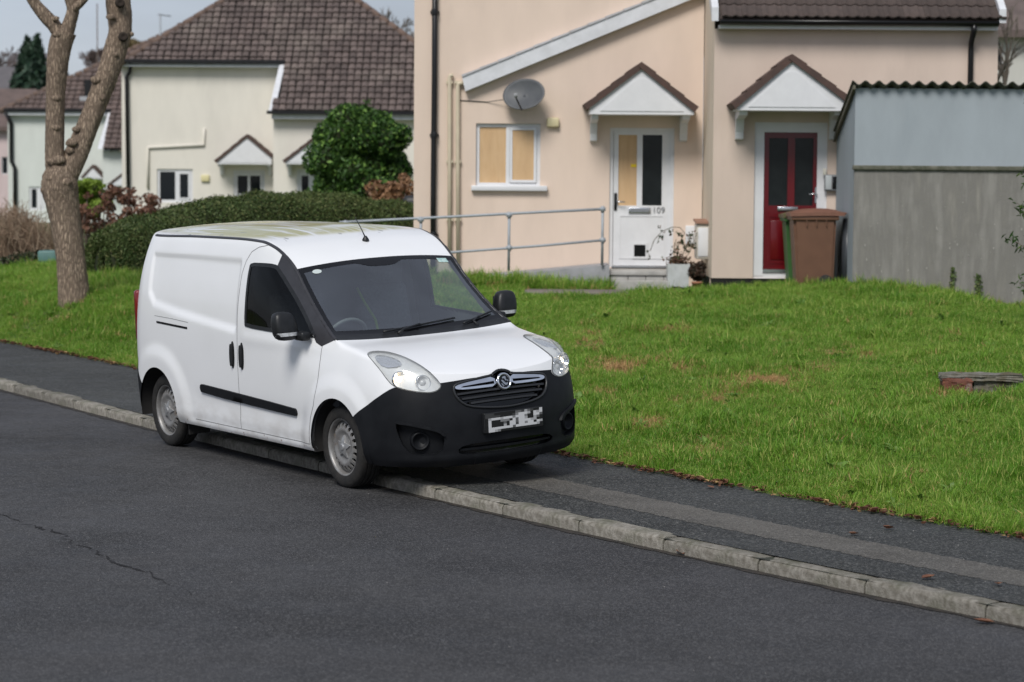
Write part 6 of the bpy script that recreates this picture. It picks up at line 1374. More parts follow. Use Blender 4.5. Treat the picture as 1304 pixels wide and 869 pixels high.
# ---------------------------------------------------------------- fallen leaves and grit
M_litter = foliage_mat('dry_leaves', (.13,.055,.035), (.20,.10,.055), (.30,.20,.09), scale=6, rough=.7, trans=.1, rnd=.4)
def leaf_shape(pts, size, rot, curl, m, name, parent=None):
    V = []; F = []
    for (x, y, z), s, a, c in zip(pts, size, rot, curl):
        ca, sa = math.cos(a), math.sin(a); o = len(V)
        for lx, ly, lz in ((-.5,0,.1*c),(-.2,.24,.28*c),(-.15,0,.02),(-.2,-.24,.28*c),(.15,.28,.33*c),(.15,0,.03),(.15,-.26,.3*c),(.5,.02,.3*c)): V.append((x+(lx*ca-ly*sa)*s, y+(lx*sa+ly*ca)*s, z+.004+lz*s))
        F += [(o,o+2,o+1),(o,o+3,o+2),(o+1,o+2,o+5,o+4),(o+2,o+3,o+6,o+5),(o+4,o+5,o+7),(o+5,o+6,o+7)]
    return ob(name, mesh_np(name, V, F, m), parent)
n = 2600; s = rng.uniform(s_at(11), s_at(31), n); clump = .5+.5*np.sin(s*2.3)*np.sin(s*.9+1); s = s[rng.uniform(size=n) < .25+.75*clump]; p_, n_ = kerb_pt(s); o_ = PAVE_W - .06 - np.abs(rng.normal(0,.07,len(s))) + .05
lx, ly = p_[:,0]+n_[:,0]*o_, p_[:,1]+n_[:,1]*o_; lz = pave_z(lx, ly)+.004+rng.uniform(0,.012,len(s))
tag(leaf_shape(np.stack([lx,ly,lz],1), rng.uniform(.03,.07,len(s)), rng.uniform(0,6.28,len(s)), rng.uniform(.3,1.6,len(s)), M_litter, 'leaf_litter'), 'brown leaf litter along the edge of the grass', 'leaf litter', kind='stuff')
for k, (px, py, on) in enumerate(((867,707,0),(1181,766,0),(1253,795,0),(1087,682,1),(1182,738,1),(1271,746,1),(1131,675,1),(714,671,0),(905,622,1))):
    q = road_pt(px, py); q = Vector((q.x, q.y, q.z)); 
    if on: d = ray(px, py); t = (pave_z(q.x,q.y)-.0-CAM.z)/d.z; q = CAM+d*t
    z = (zr(q.x,q.y) if not on else pave_z(q.x,q.y))+.006
    f_ = leaf_shape([(0,0,0)], [random.uniform(.075,.12)], [random.uniform(0,6)], [random.uniform(.3,.9)], M_litter, 'fallen_leaf'); f_.location = (q.x, q.y, z); tag(f_, 'dry brown leaf lying on the pavement tarmac' if on else 'dry brown leaf lying in the road by the kerb', 'leaf', 'dry leaves lying on the pavement' if on else 'dry leaves lying in the road')
def grit(n, s0, s1, o0, o1, zf, size, m, name, label):
    x, y, o = scatter(n, s0, s1, o0, o1); V = []; F = []
    for a, b in zip(x, y):
        z = zf(a, b); s_ = size*random.uniform(.4,1.4); o = len(V); t = random.uniform(0,6)
        for k in range(4): V.append((a+s_*math.cos(t+k*1.57)*random.uniform(.6,1.1), b+s_*math.sin(t+k*1.57)*random.uniform(.6,1.1), z))
        V.append((a, b, z+s_*.7)); F += [(o+k, o+(k+1)%4, o+4) for k in range(4)]
    tag(ob(name, mesh_np(name, V, F, m)), label, 'grit', kind='stuff')
M_grit = mat('pale_grit', (.26,.25,.24), (.15,.145,.14), scale=30, rough=.9)
grit(420, s_at(8), s_at(30), -5.5, -.02, lambda a,b: float(zr(a,b)), .0048, M_grit, 'road_grit', 'pale specks of grit scattered over the road'); grit(260, s_at(10), s_at(28), .2, 1.95, lambda a,b: float(pave_z(a,b)), .005, M_grit, 'pavement_grit', 'pale specks of grit scattered over the pavement')
# patches of lichen on the pavement
# ---------------------------------------------------------------- rubble in the lawn
bq = lawn_pt(1228,504); rb_ = empty('brick_rubble', (bq.x, bq.y, bq.z+.045), R_(-6)); rb_.scale = (1.05,1.05,1.15); tag(rb_, 'broken lump of brick and concrete lying in the lawn', 'rubble')
M_brk = mat('worn_red_brick', (.20,.075,.050), (.14,.060,.045), scale=18, rough=.95, bump=.5, bscale=60, c3=(.30,.27,.24), s3=8, lo3=.58, hi3=.7)
M_cap = mat('mossy_mortar', (.20,.19,.165), (.11,.105,.085), scale=10, rough=.95, bump=.6, bscale=45, c3=(.10,.085,.05), s3=5, lo3=.45, hi3=.65)
def rough_box(x0,x1,y0,y1,z0,z1,amp,name,m,par):
    bm = bmesh.new(); bmesh.ops.create_cube(bm, size=1); bmesh.ops.subdivide_edges(bm, edges=list(bm.edges), cuts=5, use_grid_fill=True)
    for v in bm.verts: v.co = Vector(((x0+x1)/2+v.co.x*(x1-x0)+random.gauss(0,amp), (y0+y1)/2+v.co.y*(y1-y0)+random.gauss(0,amp), (z0+z1)/2+v.co.z*(z1-z0)+random.gauss(0,amp)))
    return auto_smooth(MB().bm(bm).build(name, m, par), 35)
rough_box(-.20,.06,-.08,.10,-.02,.10,.006,'brick',M_brk,rb_); rough_box(-.21,.50,-.05,.16,.085,.135,.007,'mortar_slab',M_cap,rb_); rough_box(.08,.46,-.02,.14,-.03,.08,.008,'brick',M_cap,rb_)
# ---------------------------------------------------------------- pollarded tree
def bark_mat(name, c1, c2, sc=1.0):
    m = bpy.data.materials.new(name); m.use_nodes = True; t = m.node_tree; N = t.nodes; lk = t.links.new; b = N['Principled BSDF']; co = N.new('ShaderNodeTexCoord').outputs['Object']
    mp_ = N.new('ShaderNodeMapping'); mp_.inputs['Scale'].default_value = (22*sc,22*sc,4.0*sc); lk(co, mp_.inputs[0]); n1 = N.new('ShaderNodeTexNoise'); n1.inputs['Scale'].default_value = 1.6; n1.inputs['Detail'].default_value = 6; n1.inputs['Distortion'].default_value = .6; lk(mp_.outputs[0], n1.inputs['Vector'])
    w_ = N.new('ShaderNodeTexVoronoi'); w_.feature = 'DISTANCE_TO_EDGE'; w_.inputs['Scale'].default_value = 1.5; mp2 = N.new('ShaderNodeMapping'); mp2.inputs['Scale'].default_value = (22*sc,22*sc,4.2*sc); lk(co, mp2.inputs[0]); mx_ = N.new('ShaderNodeVectorMath'); lk(mp2.outputs[0], mx_.inputs[0]); lk(n1.outputs['Color'], mx_.inputs[1]); lk(mx_.outputs[0], w_.inputs['Vector'])
    r = N.new('ShaderNodeMapRange'); r.inputs['From Min'].default_value = .0; r.inputs['From Max'].default_value = .30; lk(w_.outputs['Distance'], r.inputs[0])
    mu = N.new('ShaderNodeMath'); mu.operation = 'MULTIPLY'; lk(r.outputs[0], mu.inputs[0]); lk(n1.outputs[0], mu.inputs[1]); r2 = N.new('ShaderNodeMapRange'); r2.inputs['From Min'].default_value = .05; r2.inputs['From Max'].default_value = .6; lk(mu.outputs[0], r2.inputs[0])
    x = N.new('ShaderNodeMix'); x.data_type = 'RGBA'; x.inputs[6].default_value = (*c2,1); x.inputs[7].default_value = (*c1,1); lk(r2.outputs[0], x.inputs[0]); lk(x.outputs[2], b.inputs['Base Color']); b.inputs['Roughness'].default_value = .92; b.inputs['Specular IOR Level'].default_value = .2
    bn = N.new('ShaderNodeBump'); bn.inputs['Strength'].default_value = .9; bn.inputs['Distance'].default_value = .025; lk(mu.outputs[0], bn.inputs['Height']); lk(bn.outputs[0], b.inputs['Normal']); return m
M_bark = bark_mat('fissured_bark', (.42,.325,.24), (.16,.12,.09))
M_twig = mat('twig_bark', (.13,.10,.08), (.10,.075,.06), scale=6, rough=.95)
YT = 32.0
tree = empty('pollarded_tree'); tag(tree, 'bare pollarded tree with forked knobbly trunk on the grass bank', 'tree')
def tp(px, py, dy=0): q = at(px, py, YT+dy); return q
def limb(name, pts, n=22, parent=tree, seed=0, flare=0):
    """pts: (px, py, width px, depth offset)"""
    A = np.array([list(tp(p[0],p[1],p[3])) + [p[2]/2*YT/FPX] for p in pts]); t = np.arange(len(A)); tt = np.linspace(0, len(A)-1, (len(A)-1)*9+1); B = np.stack([pchip(t, A[:,k], tt) for k in range(4)], 1)
    r = np.random.default_rng(seed); V = []; ph = r.uniform(0,6,6); m_ = len(B); tn = np.gradient(B[:,:3], axis=0); tn = unit(tn); ref = np.array([1.,0,0])
    for i in range(m_):
        u = ref-tn[i]*ref.dot(tn[i]); u /= np.linalg.norm(u); ref = u; v = np.cross(tn[i], u)
        for k in range(n):
            a = 2*math.pi*k/n; rr = B[i,3]*(1+.05*math.sin(2*a+ph[0]+i*.10)+.035*math.sin(5*a+ph[1]+i*.16)+.03*math.sin(9*a+ph[2]-i*.07)+r.normal(0,.012)); V.append(B[i,:3]+(u*math.cos(a)+v*math.sin(a))*rr)
    F = [(i*n+k, i*n+(k+1)%n, (i+1)*n+(k+1)%n, (i+1)*n+k) for i in range(m_-1) for k in range(n)] + [tuple((m_-1)*n+k for k in range(n))]
    return MB().add(V, F, True).build(name, M_bark, parent)
gtz = gz(tp(95,388).x, YT)
limb('trunk', [(96,404,50,0),(95,392,45,0),(93,360,39,0),(89,320,37,0),(84,285,37,0),(79,258,40,0),(76,240,45,0),(76,226,42,0),(77,212,30,0)], 26, seed=1)
limb('limb', [(80,240,24,-.02),(72,218,26,-.02),(70,190,25,-.02),(70,150,25,-.03),(71,115,25,-.03),(74,80,26,-.05),(78,55,28,-.05),(83,40,27,-.05)], seed=2)
limb('limb', [(78,245,26,0),(86,222,29,0),(97,198,29,.03),(110,165,28,.06),(124,128,28,.1),(136,98,28,.12),(147,65,29,.15),(153,38,28,.18),(151,12,30,.2),(148,-20,30,.2),(146,-60,20,.2),(150,-120,10,.2)], seed=3)
limb('branch', [(79,50,20,-.05),(70,34,17,-.08),(57,20,16,-.1),(44,4,14,-.12),(36,-10,14,-.15),(22,-40,11,-.2),(15,-90,6,-.2)], 16, seed=4)
limb('branch', [(83,44,22,-.05),(89,28,17,-.05),(93,12,15,-.05),(90,-5,16,-.05),(84,-40,12,-.05),(80,-100,6,-.05)], 16, seed=5)
limb('branch', [(91,14,11,-.06),(98,8,11,-.1),(108,-2,10,-.12),(120,-25,8,-.15),(130,-70,5,-.15)], 14, seed=6)
for px, py, r_, dy in ((63,236,7,-.14),(58,243,6,-.12),(66,228,6,-.17),(75,204,7,-.16),(66,206,6,-.15),(71,163,5,-.15),(71,125,5.5,-.15),(97,165,4.5,-.10),(91,182,6.5,-.14),(89,192,5,-.13),(122,102,6,-.02),(128,124,6,-.02),(146,70,4,0),(166,44,4,.15),(141,22,5,0),(118,140,5,0),(73,44,5,-.18),(71,24,4,-.18),(62,252,5,-.1),(84,232,6,-.19)):
    q = tp(px, py, dy); kb_ = MB(); bm = bmesh.new(); bmesh.ops.create_icosphere(bm, subdivisions=2, radius=r_*YT/FPX)
    for v in bm.verts: v.co = Vector((v.co.x*1.2, v.co.y*.6, v.co.z*.85)) * random.uniform(.92,1.12) + q
    kb_.bm(bm, True).build('knot', M_bark, tree)
for px, py in ((157,47),(153,4)): q = tp(px, py, -.02); disc('knot_hole', q, (.3,-.95,.1), [(0,.02),(.025,.025),(.045,.04),(.06,.03),(.07,-.02)], mat('knot_dark', (.03,.022,.017), rough=.95), tree, 12)
# ---------------------------------------------------------------- shell-shaped shrubs
def blob_points(n, c, rad, lumps=9, seed=0, shell=.35, zmin=-1.4, lr=(.35,.6), boxy=False):
    """points near the surface of a lumpy bush, with outward normals"""
    r = np.random.default_rng(seed); c = np.array(c, float); rad = np.array(rad, float); d = unit(r.normal(size=(lumps,3))); d[:,2] = np.clip(d[:,2]*1.1+.1,-.8,1); lc = d*r.uniform(.25,.70,(lumps,1))
    if boxy: lc = np.stack([r.uniform(-.72,.72,lumps), r.uniform(-.6,.6,lumps), r.uniform(-.95,.62,lumps)], 1); lc[:,2] -= .35*lc[:,0]**2
    ls = r.uniform(*lr, lumps)
    w_ = ls**2; ch = r.choice(lumps, n, p=w_/w_.sum()); u = unit(r.normal(size=(n,3))); rr = ls[ch]*(1-shell*r.uniform(size=n)**1.6); q = lc[ch]+u*rr[:,None]
    ok = q[:,2] > zmin
    for k in range(lumps): ok &= (np.linalg.norm(q-lc[k], axis=1) > ls[k]*(1-shell-.05)) | (ch == k)
    return c+q[ok]*rad, unit(u[ok]/rad), c, lc*rad, ls
def core(name, c, lc, ls, rad, m, parent, f=.72):
    mb = MB()
    for a, s in zip(lc, ls):
        bm = bmesh.new(); bmesh.ops.create_icosphere(bm, subdivisions=2, radius=1)
        for v in bm.verts: k = 1+.12*math.sin(v.co.x*5+a[0]*3)*math.sin(v.co.z*6+a[1]); v.co = Vector((c[0]+a[0]+v.co.x*s*rad[0]*f*k, c[1]+a[1]+v.co.y*s*rad[1]*f*k, c[2]+a[2]+v.co.z*s*rad[2]*f*k))
        mb.bm(bm, True)
    return mb.build(name, m, parent)
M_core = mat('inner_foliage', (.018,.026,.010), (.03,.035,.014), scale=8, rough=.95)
M_corebr = mat('inner_twigs', (.05,.035,.022), (.08,.055,.035), scale=8, rough=.95)
def bush(name, label, cat, px, py_mid, Y, wpx, hpx, m, nleaf, size, seed, lumps=10, lr=(.35,.6), boxy=False, depth=None, mcore=None, aspect=.45, spread=.7, stems=True, shell=.35, group=None):
    c = at(px, py_mid, Y); rx = wpx/2*Y/FPX; rz = hpx/2*Y/FPX; ry = depth or rx
    root = empty(name); tag(root, label, cat, group); pts, nr, cc, lc, ls = blob_points(nleaf, c, (rx,ry,rz), lumps, seed, shell, lr=lr, boxy=boxy)
    if boxy:      # upright young shoots breaking the outline
        up_ = pts[(pts[:,2] > c.z+.1*rz)]; bs = up_[rng.integers(0, len(up_), 90)]; sh_ = []
        for b_ in bs: hgt_ = rng.uniform(.10,.32)*rz; ln_ = rng.normal(0,.12,2); tt_ = rng.uniform(0,1,26); sh_.append(np.stack([b_[0]+ln_[0]*tt_+rng.normal(0,.03,26), b_[1]+ln_[1]*tt_+rng.normal(0,.03,26), b_[2]+hgt_*tt_], 1))
        sh_ = np.concatenate(sh_); pts = np.concatenate([pts, sh_]); nr = np.concatenate([nr, unit(rng.normal(size=(len(sh_),3))+np.array([0,0,.6]))])
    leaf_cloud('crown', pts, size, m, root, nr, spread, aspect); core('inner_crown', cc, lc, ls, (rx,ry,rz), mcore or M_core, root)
    if stems:
        for k in range(4): a = random.uniform(0,6.28); g0 = gz(c.x, c.y) if Y < 60 else c.z-rz-.3; MB().tube([(c.x+.12*math.cos(a), c.y+.12*math.sin(a), g0-.05), (c.x+.35*rx*math.cos(a), c.y+.35*ry*math.sin(a), c.z), (c.x+.5*rx*math.cos(a+.3), c.y+.5*ry*math.sin(a+.3), c.z+.5*rz)], [.05,.035,.015], 7).build('stem', M_twig, root)
    return root
# long clipped hedge
hp = [(104,300,36.0),(118,287,36.2),(150,276,36.8),(200,262,37.6),(250,252,38.4),(300,247,39.2),(350,246,40),(400,248,40.8),(450,255,41.6),(490,264,42.4),(520,274,43),(545,283,43.5)]
hedge = empty('hedge'); tag(hedge, 'long rounded dark green clipped hedge beside the van', 'hedge')
HP = np.array([list(at(a, b, c)) for a, b, c in hp]); tq_ = np.linspace(0, len(HP)-1, 90); HT = np.stack([pchip(np.arange(len(HP)), HP[:,k], tq_) for k in range(3)], 1)
HG = np.array([gz(x, y+.3) for x, y, _ in HT]); 
def hedge_pt(i, a, k=1.0):
    """a 0..pi across the section from the street side over the top; superellipse"""
    t = HT[i]; tn = unit(HT[np.minimum(i+1, len(HT)-1)]-HT[np.maximum(i-1,0)]); nx = np.stack([tn[...,1], -tn[...,0], 0*tn[...,0]], -1); g = HG[i]; hgt = t[...,2]-g
    e = np.minimum(1, np.minimum(i/9., (len(HT)-1-i)/5.)); e = np.sqrt(np.clip(1-(1-e)**2, .02, 1))
    ca = np.sign(np.cos(a))*np.abs(np.cos(a))**.8; sa = np.abs(np.sin(a))**.85; W = .80*e*k
    base = t*np.array([1,1,0]) + nx*np.stack([ca*W + .62]*3, -1); base[...,2] = g + hgt*k*sa*np.where(i < 9, .55+.45*e, 1)
    return base
ni, na_ = 90, 26; gi_, ga_ = np.meshgrid(np.arange(ni), np.linspace(0, math.pi, na_), indexing='ij'); CV = hedge_pt(gi_.ravel(), ga_.ravel(), .93); i_ = (np.arange(ni-1)[:,None]*na_+np.arange(na_-1)[None]).ravel()
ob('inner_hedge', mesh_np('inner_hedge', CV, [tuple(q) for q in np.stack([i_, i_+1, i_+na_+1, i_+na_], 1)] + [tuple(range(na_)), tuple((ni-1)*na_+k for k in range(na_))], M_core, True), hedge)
M_hedge = foliage_mat('hedge_leaves', (.058,.098,.026), (.098,.140,.042), (.12,.13,.05), scale=1.6, rough=.6, trans=.15, rnd=.45)
n = 90000; hi_ = np.where(rng.uniform(size=n) < .1, rng.integers(0, 5, n), rng.integers(0, 89, n)); aa = rng.uniform(0, math.pi, n); hq = hedge_pt(hi_, aa, 1.0); hc = hedge_pt(hi_, np.full(n, math.pi/2), .3); nr = unit(hq-hc); lump = 1+.045*np.sin(hq[:,0]*3.1)*np.sin(hq[:,1]*2.3+hq[:,2]*4)+.03*np.sin(hq[:,0]*9+hq[:,2]*7); hq = hc+(hq-hc)*(lump*rng.uniform(.94,1.035,n))[:,None] + rng.normal(0,.02,(n,3))
leaf_cloud('foliage', hq, .048, M_hedge, hedge, nr, .8, .42)
M_laurel = foliage_mat('laurel_leaves', (.032,.088,.016), (.062,.140,.026), (.15,.26,.055), scale=1.1, rough=.5, trans=.25, rnd=.5, spec=.35)
bush('laurel_bush', 'tall bright green laurel bush against the cream house', 'bush', 459, 196, 50, 146, 146, M_laurel, 70000, .105, 3, 54, depth=1.2, spread=.9, lr=(.22,.38), boxy=True, shell=.65)
def flower_heads(name, label, cat, px0, px1, py0, py1, Y, n, hr, m, seed, mleaf=None, group=None, nl=60):
    """shrub with dry mop-shaped flower heads on stems, each head a part"""
    r = random.Random(seed); root = empty(name); tag(root, label, cat, group); g = gz(at((px0+px1)/2, py1, Y).x, Y)
    for k in range(n):
        t = r.random(); px = px0+(px1-px0)*t; top = py0+(py1-py0)*(abs(t-.5)*1.1)**2; py = r.uniform(top, py1); dy = r.uniform(-.5,.5); q = at(px, py, Y+dy); R0 = hr*r.uniform(.75,1.2)
        u = unit(rng.normal(size=(nl,3))); pts = np.array(q[:])+u*R0*np.array([1,1,.75]); leaf_cloud('flower_head', pts, R0*.62, m, root, u, .5, .8)
        if k % 2 == 0: MB().tube([(q.x+r.uniform(-.3,.3), q.y, g), (q.x+r.uniform(-.1,.1), q.y, (g+q.z)/2), (q.x, q.y, q.z)], .012, 5).build('stem', M_twig, root)
    return root
M_hyd = foliage_mat('dry_hydrangea', (.20,.105,.055), (.29,.165,.085), None, scale=5, trans=.15, rnd=.45); M_hydr = foliage_mat('red_brown_hydrangea', (.150,.070,.048), (.22,.115,.075), None, scale=5, trans=.15, rnd=.5)
flower_heads('hydrangea', 'dry tan hydrangea shrub at the corner of the peach house', 'shrub', 478, 530, 222, 275, 45, 34, .15, M_hyd, 5)
flower_heads('hydrangea', 'dead red-brown hydrangea shrub between trunk and hedge', 'shrub', 98, 198, 240, 292, 47, 62, .12, M_hydr, 6, nl=48)
M_lime = foliage_mat('lime_leaves', (.16,.26,.03), (.24,.34,.05), None, scale=2, trans=.3, rnd=.3)
bush('lime_shrub', 'lime green leafy shrub behind the red-brown hydrangea', 'shrub', 118, 250, 52, 52, 44, M_lime, 4200, .10, 8, 16, depth=.6, boxy=True, lr=(.25,.45), shell=.6)
# dry twiggy shrub at the left
dry = empty('twiggy_shrub'); tag(dry, 'pale dry twiggy shrub on the far side of the lawn', 'shrub'); r = random.Random(9); cols = [mat('dry_twig_%d' % k, c, rough=.95) for k, c in enumerate(((.30,.215,.15),(.22,.15,.10),(.36,.28,.20)))]
for grp in range(3):
    mb = MB()
    for k in range(330):
        px0 = r.uniform(-60,66); px1 = px0+r.gauss(0,16); top = 258+28*abs((px1-15)/60)+r.uniform(0,58); dy = r.uniform(-.9,.9); A = at(px0, 346, 43+dy); B = at(px1, top, 43+dy+r.uniform(-.3,.3)); A = Vector((A.x, A.y, gz(A.x, A.y)-.05)); Mx = A.lerp(B, .55)+Vector((r.gauss(0,.07), r.gauss(0,.07), .06)); mb.tube([A, Mx, B], [.011,.008,.004], 4, cap=False)
        for j in range(3): q = Mx.lerp(B, r.random()); mb.tube([q, q+Vector((r.gauss(0,.16), r.gauss(0,.12), r.uniform(.0,.26)))], [.006,.003], 3, cap=False)
    mb.build('twigs', cols[grp], dry)
M_drk = mat('dark_undergrowth', (.03,.03,.02), (.05,.045,.03), scale=6, rough=.95)
bush('ivy_clump', 'dark low ivy clump under the dry twiggy shrub', 'shrub', 32, 334, 42, 90, 32, foliage_mat('dark_ivy', (.022,.035,.014), (.04,.05,.022), (.08,.055,.03), scale=2, trans=.1), 3500, .09, 12, 8, depth=.7, stems=False)
q = rect(41.5, 52,319,76,331); o = auto_smooth(MB().bevbox(q[0], q[1], 41.2, 41.7, gz((q[0]+q[1])/2,41.4)-.02, q[3], .03).build('storage_box', mat('teal_plastic', (.10,.20,.185), (.08,.16,.15), scale=4, rough=.5)), 50); tag(o, 'low teal plastic box behind the bare trunk', 'box')
# dark bin by the house corner
q = rect(44, 513,249,530,290); o = auto_smooth(MB().bevbox(q[0], q[1]+.2, 43.7, 44.2, gz(q[0],44)-.02, q[3], .12, 3).build('dark_container', mat('dark_container', (.02,.022,.025), rough=.5)), 50); tag(o, 'dark rounded container behind the corner of the peach house', 'container')
# evergreen shrub at the right edge
M_ever = foliage_mat('narrow_evergreen', (.035,.085,.018), (.07,.14,.03), (.11,.17,.04), scale=2, rough=.4, trans=.2, rnd=.35)
ev = empty('evergreen_shrub'); tag(ev, 'narrow-leaved evergreen shrub beside the concrete wall', 'shrub'); ec = at(1372,230,27); eg = gz(ec.x, 27)
r = random.Random(4); pts = []; nrs = []; mb = MB()
for k in range(70):
    a = r.uniform(0,6.28); zz = eg+.3+r.uniform(0,1)*2.9; reach = .74*math.sqrt(max(.05, 1-((zz-eg-1.5)/1.9)**2))*r.uniform(.75,1.08); d = Vector((math.cos(a), math.sin(a), .25)); A = Vector((ec.x, 27, zz-.35)); B = A+Vector((d.x*reach, d.y*reach, .42)); mb.tube([A, A.lerp(B,.5)+Vector((0,0,-.03)), B], [.012,.008,.003], 5)
    for j in range(70):
        q = A.lerp(B, .35+.65*r.random()); pts.append((q.x+r.gauss(0,.05), q.y+r.gauss(0,.05), q.z+r.gauss(0,.05))); nrs.append((r.gauss(0,1), r.gauss(0,1), 1))
mb.tube([(ec.x,27,eg-.1),(ec.x,27,eg+3)], [.05,.02], 8).build('stem', M_twig, ev); leaf_cloud('crown', np.array(pts), .10, M_ever, ev, np.array(nrs), .6, .24)
# ivy strands on the concrete wall
for px, y0, y1 in ((1213,341,388),(1246,350,392)):
    pts = []
    for k in range(150): py = random.uniform(y0, y1); q = at(px+random.gauss(0,1.6)*(1+.4*math.sin(py)), py, YS-.035-random.uniform(0,.03)); pts.append(q[:])
    iv = empty('ivy_strand'); tag(iv, 'thin strand of ivy climbing the stained concrete wall' if px < 1230 else 'taller fuller strand of ivy nearer the evergreen shrub on the concrete wall', 'ivy', 'ivy strands on the concrete wall'); leaf_cloud('crown', np.array(pts), .045, M_hedge, iv, np.tile([[0,-1.,.2]], (150,1)), .5, .7); A, B = at(px, y1+3, YS-.02), at(px, y0, YS-.02); MB().tube([A, B], .006, 5).build('stem', M_twig, iv)
# planter by the white door
pq = at(863,362,34.85); pz = gz(pq.x, 34.85); zt_ = at(863,336,34.85).z; pot = empty('planter'); tag(pot, 'square white planter with a straggly rose beside the steps', 'planter'); w0, w1_ = .145, .17
mb = MB(); V_ = [(sx*w0+pq.x, 34.85+sy*w0, pz-.03) for sx, sy in ((-1,-1),(1,-1),(1,1),(-1,1))] + [(sx*w1_+pq.x, 34.85+sy*w1_, zt_) for sx, sy in ((-1,-1),(1,-1),(1,1),(-1,1))] + [(sx*(w1_-.025)+pq.x, 34.85+sy*(w1_-.025), zt_) for sx, sy in ((-1,-1),(1,-1),(1,1),(-1,1))] + [(sx*(w1_-.03)+pq.x, 34.85+sy*(w1_-.03), zt_-.05) for sx, sy in ((-1,-1),(1,-1),(1,1),(-1,1))]
F_ = [(0,3,2,1)] + [(l*4+k, l*4+(k+1)%4, l*4+4+(k+1)%4, l*4+4+k) for l in range(3) for k in range(4)] + [(12,13,14,15)]
mb.add(V_, F_).build('pot', mat('planter_white', (.55,.57,.57), (.45,.47,.46), scale=7, rough=.6), pot)
def pp(px, py, dy=0): q = at(px, py, 34.85+dy); return Vector((q.x, q.y, q.z))
st = MB(); st.tube([pp(862,337), pp(864,312), pp(872,297), pp(866,290), pp(856,289.5), pp(843,295), pp(833,306), pp(828,320)], .006, 5); st.tube([pp(864,337), pp(872,318), pp(880,300)], .006, 5); st.tube([pp(866,337), pp(878,322), pp(884,306), pp(881,294)], .005, 5); st.tube([pp(860,337), pp(858,318), pp(861,305)], .005, 5); st.build('stem', mat('rose_stem', (.09,.075,.04), rough=.8), pot)
pts = []
for px, py, n_ in ((841,292,8),(841,305,6),(854,296,10),(864,298,10),(878,300,12),(884,298,6),(880,310,14),(874,318,12),(862,312,9),(858,320,8),(866,322,10),(827,322,5),(826,328,4),(884,314,8),(870,308,8)):
    for k in range(n_): pts.append(pp(px+random.gauss(0,2.2), py+random.gauss(0,2.2), random.gauss(0,.06))[:])
leaf_cloud('leaves', np.array(pts), .06, foliage_mat('rose_leaves', (.025,.045,.022), (.05,.07,.03), (.14,.06,.035), scale=4, trans=.15), pot, None, .9, .6)['kind'] = 'stuff'
pts = [pp(863+random.gauss(0,7), 332+random.gauss(0,2.6), random.gauss(0,.08))[:] for k in range(240)]; leaf_cloud('leaf_mound', np.array(pts), .055, foliage_mat('brown_leaves', (.10,.055,.035), (.16,.09,.06), (.06,.08,.03), scale=5, trans=.1), pot, None, .9, .6)['kind'] = 'stuff'
bush('dead_plant', 'dark brown withered plant beneath the meter box', 'plant', 887, 346, 34.75, 30, 30, foliage_mat('withered_brown', (.035,.022,.015), (.075,.042,.028), None, scale=4, trans=.1), 900, .05, 21, 6, depth=.16, mcore=M_drk, stems=False)
o = MB().lathe([(0,0),(.06,0),(.075,.13),(.082,.13),(.082,.16),(.07,.16),(.06,.10),(0,.10)], 18, c=(pp(885,361).x, 34.45, gz(pp(885,361).x,34.45)-.01)).build('flower_pot', mat('terracotta', (.33,.15,.08), (.27,.12,.07), scale=9, rough=.85)); tag(o, 'small terracotta flower pot on the grass under the meter box', 'flower pot')
bg_ = bmesh.new(); bmesh.ops.create_icosphere(bg_, subdivisions=3, radius=1); gq_ = pp(860,362)
for v in bg_.verts: k = 1+.22*math.sin(v.co.x*6+1)*math.sin(v.co.y*7)+.15*math.sin(v.co.z*11+v.co.x*5); v.co = Vector((gq_.x+.02+v.co.x*.19*k, 34.45+v.co.y*.12*k, gz(gq_.x,34.45)+.03+v.co.z*.075*k))
o = MB().bm(bg_, True).build('bin_bag', mat('black_polythene', (.008,.008,.009), rough=.3)); tag(o, 'crumpled black plastic bag on the ground by the white planter', 'bag')
# ---------------------------------------------------------------- far trees
def conifer(px, ytop, ybot, Y, wpx, seed, label):
    root = empty('conifer'); tag(root, label, 'tree', 'dark conifers on the hillside'); T_ = at(px, ytop, Y); B = at(px, ybot, Y); H = T_.z-B.z; rad = wpx/2*Y/FPX; r = np.random.default_rng(seed); n = 5200
    t = r.uniform(size=n)**.6; a = r.uniform(0,6.283,n); lump = 1+.22*np.sin(a*5+t*19+seed)+.15*np.sin(a*9-t*31); rr = rad*(t**.8)*lump*r.uniform(.55,1.05,n); pts = np.stack([T_.x+rr*np.cos(a), Y+rr*np.sin(a), T_.z-H*t+r.normal(0,.15,n)-.12*rr], 1); nr = np.stack([np.cos(a), np.sin(a), .5+0*a], 1)
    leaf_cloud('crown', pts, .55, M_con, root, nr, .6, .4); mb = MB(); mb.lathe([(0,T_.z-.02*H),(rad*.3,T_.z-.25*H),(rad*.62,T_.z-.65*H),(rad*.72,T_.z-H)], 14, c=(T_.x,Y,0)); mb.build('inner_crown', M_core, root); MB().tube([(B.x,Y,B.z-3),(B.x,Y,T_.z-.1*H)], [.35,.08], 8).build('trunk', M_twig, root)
M_con = foliage_mat('conifer_needles', (.018,.045,.026), (.030,.062,.034), None, scale=.5, trans=.08, rnd=.4)
conifer(35, 50, 135, 165, 46, 31, 'dark green conifer on the hillside, left of its twin'); conifer(47, 46, 135, 168, 38, 32, 'dark green conifer on the hillside, right of its twin')
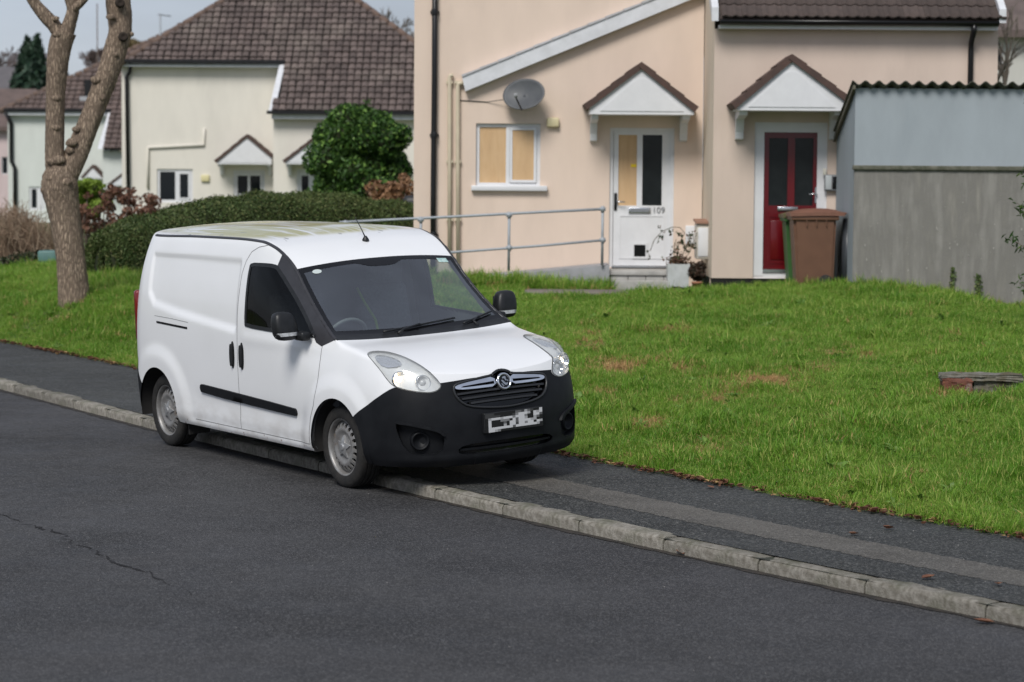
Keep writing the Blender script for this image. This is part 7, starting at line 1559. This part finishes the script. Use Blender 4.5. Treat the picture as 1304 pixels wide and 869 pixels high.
def bare_tree(name, label, px, ybase, ytop, Y, spread, seed, depth=6, m=None, w0=None, group=None, fine=.012, lean=0):
    """leafless tree: forking limbs down to twigs"""
    r = random.Random(seed); root = empty(name); tag(root, label, 'tree', group); B = at(px, ybase, Y); T_ = at(px, ytop, Y); H = T_.z-B.z; tr, tw = MB(), MB(); w0 = w0 or H*.022
    def grow(p, d, L_, w, lev):
        q = p + d*L_; mid = p.lerp(q, .5)+Vector((r.gauss(0,.04*L_), r.gauss(0,.04*L_), 0)); (tr if lev == 0 else tw).tube([p, mid, q], [w, w*.85, w*.68], 6 if lev < 2 else 3, cap=False)
        if lev >= depth: return
        for k in range(r.choice((2,3,3)) if lev else 4):
            nd = (d + Vector((r.gauss(0,spread), r.gauss(0,spread), r.gauss(.10,spread*.6)))).normalized(); grow(p.lerp(q, r.uniform(.55,1.0)), nd, L_*r.uniform(.62,.82), max(fine, w*r.uniform(.5,.66)), lev+1)
    grow(B-Vector((0,0,.3)), Vector((lean,0,1)).normalized(), H*.30, w0, 0); tr.build('trunk', m or M_twig, root); tw.build('crown', m or M_twig, root); return root
M_btw = mat('purple_brown_twigs', (.15,.115,.105), (.12,.09,.08), scale=1, rough=.95); M_gtw = mat('grey_brown_twigs', (.17,.145,.12), (.13,.11,.09), scale=1, rough=.95)
bare_tree('bare_tree', 'bare purplish tree on the hillside left of the conifers', 5, 130, 42, 200, .42, 41, 6, M_btw, fine=.030)
bare_tree('bare_tree', 'bare tree on the hillside behind the mint roof', 130, 110, 40, 195, .48, 42, 6, M_btw, fine=.030)
bare_tree('bare_tree', 'bare tree on the hillside between the forks of the pollarded tree', 112, 112, 52, 205, .5, 43, 6, M_btw, fine=.030)
bare_tree('bare_tree', 'bare rounded tree beyond the cream house ridge', 500, 120, -30, 98, .45, 44, 6, M_gtw, fine=.018); bare_tree('bare_tree', 'leafless tree half hidden behind the peach house corner', 540, 130, -10, 104, .45, 45, 6, M_gtw, fine=.018)
bare_tree('bare_tree', 'bare grey tree between the shed and the white house', 1300, 240, -60, 48, .42, 46, 5, M_gtw, w0=.17, fine=.012)
bush('far_shrub', 'ochre scrub on the hillside behind the mint roof', 'shrub', 172, 62, 180, 46, 36, foliage_mat('ochre_scrub', (.14,.11,.05), (.20,.15,.07), None, scale=.4), 2200, .5, 51, 7, stems=False, mcore=M_corebr)
pq_ = at(124,60,150); tag(MB().tube([(pq_.x,150,0),(pq_.x,150,at(124,5,150).z)], .04, 6).build('telegraph_pole', M_twig), 'thin pale pole rising above the hillside roofs', 'pole')
# hillside
M_hill = mat('hillside_scrub', (.075,.08,.04), (.10,.08,.055), scale=.06, rough=.95, c3=(.05,.06,.03), s3=.15)
xs = np.linspace(-160, 60, 56); ys = np.linspace(86, 420, 56); GX, GY = np.meshgrid(xs, ys, indexing='ij')
GZ_ = np.interp(GY, [86,118,190,230,260,420], [.25,.3,7.6,10.5,12.5,12.5])*sstep(-2,-30,GX) + .25*(1-sstep(-2,-30,GX)) + .3*np.sin(GX*.2)*np.sin(GY*.13)*sstep(110,150,GY)
i = (np.arange(55)[:,None]*56+np.arange(55)[None]).ravel(); o = ob('hill', mesh_np('hill', np.stack([GX,GY,GZ_],-1).reshape(-1,3), np.stack([i,i+56,i+57,i+1],1), M_hill, True)); tag(o, 'scrubby hillside behind the houses', 'hill', kind='structure')
